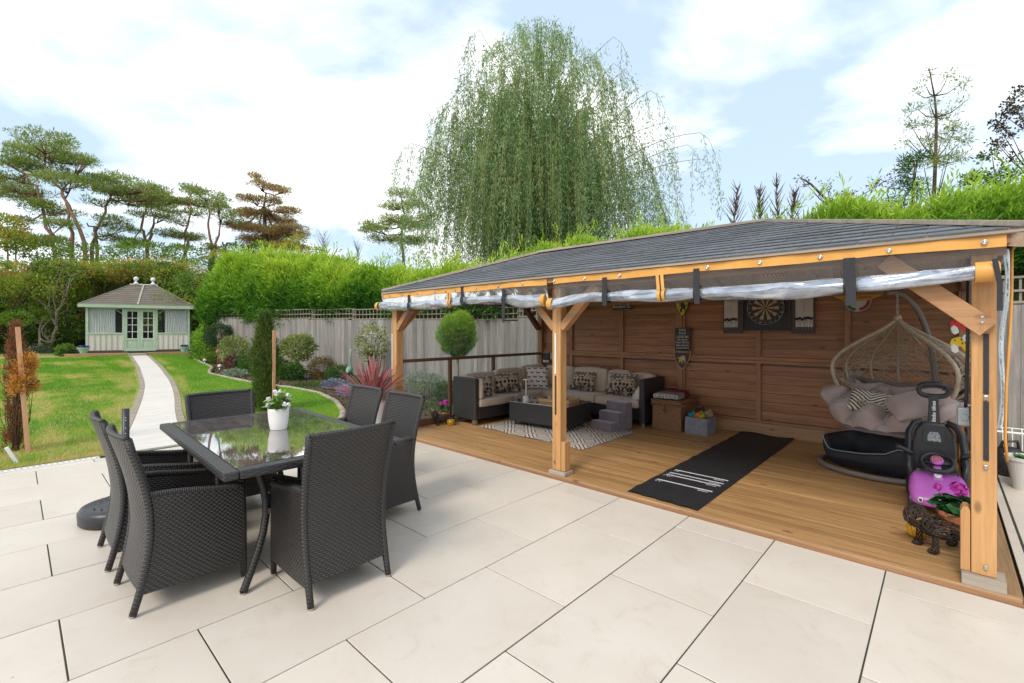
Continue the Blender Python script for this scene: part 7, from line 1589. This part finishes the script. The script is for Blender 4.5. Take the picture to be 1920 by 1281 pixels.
sprig_tree('feathery green shrub climbing left of the sparse conifer', 11.5, [(1712,410),(1712,350),(1715,310)], [(1700,310,14,10,6),(1720,300,14,12,7),(1700,340,18,16,10),(1722,350,18,16,9),(1690,375,18,12,8)], 'f_shrub', .35, .12, .025, nl=34, s=.32)
sprig_tree('arching leafy stems behind the middle of the roof ridge', 12, [(1590,420),(1560,385),(1520,345),(1500,333)], [(1500,333,9,3,2),(1515,348,8,5,2),(1535,365,10,6,3),(1550,345,10,5,2),(1570,372,14,8,5),(1600,362,18,8,5),(1640,350,20,7,5),(1660,340,18,8,5),(1690,330,16,8,5),(1620,390,24,10,7),(1585,395,18,8,5)], 'f_brown', .35, .10, .03, nl=10, s=.3)
for (u, v1, lab) in ((1375,352,'bare feathery twigs left of the roof peak'),(1425,358,'thin bare stems just left of the roof peak'),(1460,336,'tallest bare twiggy shrub above the roof peak'),(1483,360,'small bare twigs right of the roof peak')):
    twiggy(lab, u, 432, v1, 11, 60, .55, 'bare_shrub')
# ---- planted border
BG = 'border shrubs along the grey fence'
def bp(u, v, d=None):
    """point of the border ground seen at a pixel"""
    lo, hi = 2.0, 40.0
    for _ in range(40):
        m_ = (lo+hi)/2; q = at(u, v, m_)
        if q.z > T(q.x) - .03: lo = m_
        else: hi = m_
    q = at(u, v, lo); return Vector((q.x, q.y, T(q.x) - .03))
def at_h(u, vb, d): q = at(u, vb, d); return Vector((q.x, q.y, T(q.x) - .03))
shrub('border_shrub', 'bright lime conifer ball at the corner of the summer house', 'shrub', at_h(388,660,18.6), (.55,.5,.75), M['f_lime'], 3500, .12, .035, .62, .2, group=BG)
shrub('border_shrub', 'dark blue green rounded shrub in front of the lime conifer ball', 'shrub', at_h(412,665,17.4), (.55,.5,.45), M['f_dark'], 3800, .07, .03, .55, .2, hz=1.05, group=BG)
shrub('border_shrub', 'mottled olive bush beside the flamingo ornament', 'shrub', at_h(440,680,15.8), (.55,.45,.5), M['f_varieg'], 2600, .09, .035, .4, .25, hz=.62, group=BG)
shrub('variegated_standard', 'variegated lollipop shrub on a thin stem before the fence', 'shrub', at_h(560,707,13.6), (.50,.45,.36), M['f_varieg'], 3200, .09, .035, .42, .28, stem=1, hz=.86)
shrub('border_shrub', 'round bronze brown shrub near the foot of the fence', 'shrub', at_h(605,705,13.2), (.42,.38,.34), M['f_brown'], 3800, .045, .02, .45, .2, group=BG)
shrub('border_shrub', 'low dark green bush right of the bronze shrub', 'shrub', at_h(637,716,12.4), (.34,.32,.25), M['f_shrub'], 2600, .05, .02, .35, .2, group=BG)
shrub('border_shrub', 'open leafy green bush under the variegated standard', 'shrub', at_h(545,715,13.0), (.45,.35,.24), M['f_shrub'], 2200, .07, .03, .38, .2, group=BG)
shrub('border_shrub', 'mid green bush left of the near cypress column', 'shrub', at_h(468,690,15.2), (.38,.35,.3), M['f_shrub'], 2000, .07, .03, .5, .2, group=BG)
shrub('border_shrub', 'reddish leaved low shrub by the black lantern', 'shrub', at_h(436,690,15.4), (.26,.24,.26), M['f_red'], 800, .06, .03, .25, .2, group=BG)
shrub('border_shrub', 'low silver green cushion plant behind the edging', 'shrub', at_h(440,700,13.6), (.5,.3,.10), M['f_silver'], 1800, .05, .02, .35, .3, group=BG)
shrub('border_shrub', 'yellow green tuft beside the small white solar light', 'shrub', at_h(394,674,18), (.25,.25,.2), M['f_shrub'], 900, .07, .03, .85, .15, group=BG)
shrub('border_shrub', 'straw coloured low shrub before the lime ball', 'shrub', at_h(372,668,19.2), (.5,.35,.22), M['f_varieg'], 1500, .08, .03, .3, .25, group=BG)
shrub('border_shrub', 'purple leaved low plant behind the standard stem', 'shrub', at_h(535,700,14), (.3,.28,.22), M['f_red'], 900, .07, .035, .0, .15, group=BG)
shrub('border_shrub', 'loose green bush between the cypress and the standard', 'shrub', at_h(520,705,14.2), (.4,.3,.28), M['f_shrub'], 1800, .06, .03, .45, .25, group=BG)
shrub('rose_bush', 'tall straggly bush with white blooms against the fence', 'shrub', at_h(697,720,12.6), (.55,.40,.55), M['f_varieg'], 1300, .07, .035, .35, .35, hz=1.05)
shrub('border_shrub', 'silvery tufts glimpsed through the left glass panel', 'shrub', at_h(795,742,10.2), (.55,.45,.28), M['f_silver'], 2600, .08, .014, .3, .3, up=1.2, group=BG)
shrub('border_shrub', 'low green ground plant outside the glass panel', 'shrub', at_h(850,745,9.6), (.5,.4,.22), M['f_shrub'], 1800, .06, .03, .3, .3, group=BG)
shrub('blue_flowers', 'clump of lavender blue flowers at the border edge', 'flowers', at_h(628,742,11.2), (.42,.26,.13), M['f_blue'], 2200, .035, .022, .6, .3)
shrub('blue_flowers', 'larger clump of lavender blue flowers beside the red spiky plant', 'flowers', at_h(655,752,10.2), (.36,.26,.13), M['f_blue'], 2200, .035, .022, .7, .3)
shrub('hedge_shrub', 'green leafy clump at the foot of the hedge left of the bowl', 'shrub', Vector((at(124,660,20).x, at(124,660,20).y, .32)), (.36,.3,.28), M['f_shrub'], 1800, .10, .06, .7, .15)
for i, (u, v, d, lab) in enumerate(((45,652,21.5,'low grey green plants at the foot of the back hedge'),(75,655,21.5,'silvery ground plants beneath the bare tree'),(20,655,21,'small dull green plants at the far left kerb'))):
    shrub('hedge_shrub', lab, 'shrub', Vector((at(u,v,d).x, at(u,v,d).y, .33)), (.9,.5,.28), M['f_silver'] if i != 2 else M['f_shrub'], 2000, .09, .03, .15, .3)
# ground cover on the bed
n = 26000; x = rng.uniform(-24, -4.5, n); lo = np.interp(x, [c[0] for c in CURB], [c[1] for c in CURB]) + .08; hi = 3.9 + (x + 19.35)*.211 - .1; hi = np.where(x > -6, 6.3, hi); y = lo + (hi-lo)*rng.random(n); P = np.stack([x, y, Tn(x) - .04], 1); keep = (smooth_noise(P, 1.7, 3) > .12) & ~((x > -4.9) & (y < 2.5)) & (hi > lo); P = P[keep]; n = len(P)
g_ = link_mesh('ground_cover', fast_mesh('ground_cover', *leaves(P, rng.normal(0,.5,(n,3)) + np.array([0,0,1.]), rng.uniform(.04,.10,n), .022, np.clip(.35 + .3*smooth_noise(P, 2.1, 6) + rng.normal(0,.12,n), 0, 1)), M['f_shrub']), kind='stuff'); tag(g_, 'low mixed ground cover scattered over the border soil', 'ground cover')
n = 9000; x = rng.uniform(-24, -4.5, n); lo = np.interp(x, [c[0] for c in CURB], [c[1] for c in CURB]) + .06; y = lo + 2.6*rng.random(n); P = np.stack([x, y, Tn(x) - .035 + 0*x], 1); P = P[~((x > -4.9) & (y < 2.5))]; n = len(P); D = rng.normal(0,1,(n,3)); D[:,2] *= .15
g_ = link_mesh('leaf_litter', fast_mesh('leaf_litter', *leaves(P, D, .06, .035, rng.random(n)), M['f_brown']), kind='stuff'); tag(g_, 'dry fallen leaves lying on the border soil', 'leaves')
# columnar cypress with stake
def cypress(label, base, h, r, mat, n, tint, name='cypress_tree', nb=.16):
    t = thing(name, label, 'tree', tuple(base)); z = rng.random(n)*h; q = z/h; rad = r*np.clip((1-q)*3.2,0,1)**.7*(.35 + .65*rng.random(n)**.6)*(1+.18*np.sin(z*7+2)); a = rng.uniform(0,2*PI,n); P = np.stack([rad*np.cos(a), rad*np.sin(a), z], 1); D = np.stack([np.cos(a)*.35, np.sin(a)*.35, np.ones(n)], 1) + rng.normal(0,.22,(n,3))
    link_mesh('foliage', fast_mesh('foliage', *sprays(P, D, 5, rng.uniform(.06,nb,n), .012, np.clip(rng.normal(tint,.14,n) + .12*smooth_noise(P,6,2),0,1), .5), mat), t)
    mb = MB(); mb.tube([(0,0,-.03),(.02,0,h*.5),(0,0,h*.93)], [.035,.025,.008], 7)
    for k in range(26): a_ = random.uniform(0,2*PI); zz = random.uniform(.1,.8)*h; mb.tube([(0,0,zz),(r*.5*math.cos(a_), r*.5*math.sin(a_), zz+.12),(r*.8*math.cos(a_), r*.8*math.sin(a_), zz+.3)], [.008,.005,.003], 4)
    mb.build('trunk', M['bark_brown'], t, smooth=True); return t
M['f_cyp'] = G('cypress_needles', [(0,(.02,.035,.012)),(.45,(.055,.10,.022)),(.75,(.12,.20,.035)),(1,(.20,.13,.04))], .25)
cypress('tall narrow green cypress column in the lawn tied to a stake', (-7.36,1.52,T(-7.3)), 1.66, .19, M['f_cyp'], 3600, .52)
M['stake'] = wood('stake_timber', (.62,.34,.18), (.48,.25,.12), 'Z', .7, .1, .2)
t = thing('tree_stake', 'square timber stake supporting the green cypress column', 'stake', (-7.12,1.58,T(-7.1))); mb = MB(); mb.beam((0,0,-.05),(.02,0,1.42),.042,.042); mb.build('stake', M['stake'], t); mb = MB(); mb.tube([(.0,-.03,1.12),(-.12,-.06,1.14),(-.22,-.0,1.13),(-.12,.05,1.13),(0,.03,1.12)], .008, 5); mb.build('tie', M['strap'], t)
# dying conifer at the left edge with stake and tie
cb = Vector((-6.62,-1.50,T(-6.6)))
t = cypress('dying conifer with orange and rust foliage at the left edge of the lawn', cb, 1.50, .085, M['f_rust'], 620, .5, 'dying_conifer', .10)
parts = []
for c, r_, k in (((.05,.06,.95),(.07,.07,.12),420),((.10,.05,.82),(.07,.07,.09),380),((.02,.10,.74),(.08,.06,.08),300),((.08,.10,1.04),(.05,.05,.10),240),((.14,.02,.72),(.04,.05,.07),160),((-.03,.02,.9),(.05,.05,.12),160)):
    P, d_ = ball_pts(k, c, r_, .1); parts.append(sprays(P, d_*.5 + np.array([0,0,.6]), 4, rng.uniform(.04,.11,k), .011, np.clip(rng.normal(.7,.2,k),0,1), .5))
link_mesh('dead_needles', fast_mesh('dead_needles', *merge(parts), M['f_orange']), t)
mb = MB()
for k in range(22): a = random.uniform(0,2*PI); r_ = random.uniform(.05,.16); mb.tube([(.02*math.cos(a),.02*math.sin(a),.05),(r_*math.cos(a),r_*math.sin(a),.35),(r_*1.1*math.cos(a+.3),r_*1.1*math.sin(a+.3),random.uniform(.6,1.0))], [.006,.004,.002], 4)
mb.build('bare_twigs', M['bark_brown'], t)
t = thing('tree_stake', 'leaning square timber stake beside the dying conifer', 'stake', (-6.42,-1.40,T(-6.4))); mb = MB(); mb.beam((.0,.0,-.03),(-.13,-.085,1.47),.045,.045); mb.build('stake', M['stake'], t); mb = MB(); mb.tube([(-.04,-.04,.80),(-.03,.03,.80),(-.13,.09,.82),(-.21,.0,.82),(-.13,-.06,.81),(-.04,-.04,.80)], .014, 6); mb.build('rubber_tie', M['blackplastic'], t); mb = MB(); mb.tube([(-.09,-.04,1.19),(-.04,.09,1.24),(-.10,.12,1.27)], .008, 5); mb.build('wire_tie', M['blackplastic'], t)
t = thing('white_post', 'leaning white post at the bottom of the stake, cut by the left edge', 'post', (-5.85,-1.50,0)); mb = MB(); mb.beam((0,.02,0),(-.01,-.07,.20),.035,.03); mb.build('post', M['white'], t)
# topiary seen through the clear side panel
t = thing('topiary_tree', 'round headed green topiary tree on a thin stem beyond the clear left panel', 'tree', (-5.82,4.66,-.03))
parts = []; rnd_ = random.Random(4)
for i in range(15):
    a = i*2.4; h = .3*(1 - i/7.0) ; c = (.20*math.cos(a)*math.sqrt(max(.1,1-(h/.42)**2)), .20*math.sin(a)*math.sqrt(max(.1,1-(h/.42)**2)), 1.37 + h); r_ = rnd_.uniform(.15,.22)*(1 if h > -.15 else .75)
    P, d_ = ball_pts(850, c, (r_,r_,r_), .6); parts.append(sprays(P, d_ + np.array([0,0,.5]), 4, rng.uniform(.03,.10,850), .011, np.clip(rng.normal(.5 + .22*h/.3,.13,850),0,1), .5))
link_mesh('crown', fast_mesh('crown', *merge(parts), M['f_lime']), t); mb = MB(); mb.tube([(0,0,0),(.01,.01,.5),(0,0,1.0)], [.03,.025,.03], 8)
for k in range(8): a = 2*PI*k/8; mb.tube([(0,0,.86),(.10*math.cos(a),.10*math.sin(a),1.0),(.15*math.cos(a),.15*math.sin(a),1.12)], [.012,.009,.006], 5)
mb.build('trunk', M['bark_grey'], t, smooth=True)
mb = MB(); mb.lathe([(0,.9),(.10,.93),(.22,1.1),(.30,1.35),(.24,1.6),(0,1.7)], n=16); mb.build('dark_core', M['hedge_core'], t, smooth=True)  # solid core, its dark colour standing in for shade between the leaves
# spiky plants
def spiky(name, label, cat, base, z0, n, L, W, mats, emin=.1, mat2=None):
    t = thing(name, label, cat, tuple(base)); bs = [MB(), MB()]
    for i in range(n):
        a = random.uniform(0,2*PI); e = random.uniform(emin, 1.5); d = (math.cos(a)*math.cos(e), math.sin(a)*math.cos(e), math.sin(e)); leafblade(bs[i % 2], (d[0]*.02, d[1]*.02, z0), d, L*random.uniform(.7,1.1), W, -.22*random.random(), 5, .25)
    for k, (b, m_) in enumerate(zip(bs, mats)): b.build('leaves' , m_, t, smooth=True)
    return t
M['red_a'] = plain('crimson_blade', (.42,.07,.10), (.30,.04,.06), 5, .45); M['red_b'] = plain('pink_green_blade', (.50,.20,.20), (.16,.10,.06), 5, .45)
t = spiky('red_cordyline', 'red spiky cordyline in a tall white planter behind the far chairs', 'plant', (-4.14,1.75,0), .50, 150, .68, .028, (M['red_a'], M['red_b']), .25)
mb = MB(); mb.lathe([(0,0),(.11,0),(.165,.46),(.172,.46),(.172,.49),(.158,.49),(.15,.44),(0,.44)], n=36, cap=False); mb.build('planter', M['ceramic'], t, smooth=False)
M['ygreen'] = plain('yellow_green_blade', (.26,.30,.09), (.14,.19,.05), 6, .5)
q = at_h(693,712,12.4); t = spiky('yucca', 'small yucca with a stiff yellow green rosette on a leaning trunk', 'plant', (q.x, q.y, -.03), .78, 46, .42, .03, (M['ygreen'], M['ygreen']), .25); mb = MB(); mb.tube([(.15,.1,0),(.05,.05,.4),(0,0,.8)], [.03,.03,.035], 8); mb.tube([(.12,.1,.1),(-.2,-.1,.4),(-.12,-.1,.62)], [.025,.02,.02], 8); mb.build('trunk', M['bark_grey'], t, smooth=True)
q = at_h(697,600,12.6); t = thing('white_blooms', 'large white blooms on the straggly bush against the fence', 'flowers', (q.x, q.y, 1.0)); 
for (a, b, c) in ((.0,.0,.30),(-.18,-.1,.22),(.06,.05,.25)): mb = MB(); flower_ball(mb, (a, b, c+.05), .07, 30, .6); mb.build('bloom', M['petal_white'], t)
# garden ornaments
def bird(name, label, cat, base, s, mat, neck, legs):
    t = thing(name, label, cat, tuple(base), R(-40)); mb = MB(); mb.M = Matrix.Translation((0,0,legs*s)) @ Matrix.Rotation(R(-15),4,'Y'); mb.lathe([(0,-.2*s),(.05*s,-.15*s),(.085*s,-.03*s),(.07*s,.10*s),(.0,.22*s)], n=14); mb.v = [((z_ - legs*s) + 0, y_, legs*s + x_) for x_, y_, z_ in mb.v]; mb.build('body', mat, t, smooth=True)
    mb = MB(); b = Vector((-.10*s,0,legs*s)); mb.tube([b, b+Vector((-.08*s,0,.08*s)), b+Vector((-.02*s,0,.20*s)), b+Vector((-.03*s,0,neck*.8*s)), b+Vector((-.08*s,0,neck*s)), b+Vector((-.22*s,0,neck*s-.05*s))], [.035*s,.028*s,.022*s,.02*s,.03*s,.005*s], 8); mb.build('neck', mat, t, smooth=True)
    for y in (-.03,.03): mb = MB(); mb.tube([(0,y*s,legs*s),(.02*s,y*s,legs*.5*s),(0,y*s,-.05)], .009*s+.003, 5); mb.build('leg', mat, t)
    return t
bird('flamingo_ornament', 'pink flamingo garden ornament beside the mottled olive bush', 'ornament', at_h(411,668,17.0), 1.0, plain('flamingo_pink', (.55,.13,.12), (.42,.08,.08), 12, .5), .45, .50)
bird('heron_ornament', 'pale green metal heron ornament near the fence', 'ornament', at_h(655,712,12.2), 1.05, plain('verdigris', (.22,.34,.24), (.15,.24,.17), 14, .6), .48, .34)
def solar(label, p, h, dark):
    t = thing('solar_light', label, 'garden light', tuple(p), 0, 'solar lights in the planted border'); m_ = M['blackplastic'] if dark else M['steel']
    mb = MB(); mb.tube([(0,0,-.05),(0,0,h)], .012, 8); mb.build('stake', m_, t, smooth=True); mb = MB(); mb.lathe([(0,h),(.045,h),(.06,h+.12),(.065,h+.13),(.02,h+.16),(0,h+.16)] if dark else [(0,h),(.05,h),(.055,h+.05),(.02,h+.07),(0,h+.07)], n=12); mb.build('lantern', m_ if dark else M['white'], t)
solar('small white topped solar light at the far end of the border', at_h(384,678,16.5), .18, False); solar('short chrome solar light at the border edge', at_h(412,692,14.6), .16, False); solar('black lantern shaped solar light in the border', at_h(441,703,13.4), .34, True)
t = thing('garden_spotlight', 'black spike spotlight lying among the low plants', 'garden light', tuple(at_h(575,717,12.4))); mb = MB(); mb.M = Matrix.Translation((0,0,.12)) @ Matrix.Rotation(R(60),4,'Y'); mb.lathe([(0,-.06),(.04,-.05),(.06,.05),(.05,.06),(0,.05)], n=14); mb.build('head', M['blackplastic'], t); mb = MB(); mb.tube([(0,0,-.03),(0,0,.1)], .012, 6); mb.build('spike', M['blackplastic'], t)
for u, v, d, lab in ((464,680,15.2,'small red flowers left of the cypress column'),(12,648,20.5,'pink red blooms at the far left edge of the hedge')):
    q = at(u, v, d); t = thing('red_flowers', lab, 'flowers', (q.x, q.y, T(q.x)-.03)); 
    for _ in range(4): mb = MB(); flower_ball(mb, (random.uniform(-.14,.14), random.uniform(-.14,.14), .36 + random.uniform(0,.12)), .06, 16, .6); mb.build('bloom', M['red_a'], t)
    mb = MB(); [leafblade(mb, (0,0,0), (random.gauss(0,.3), random.gauss(0,.3), 1), .4, .05) for _ in range(14)]; mb.build('leaves', M['leaf_mid'], t)
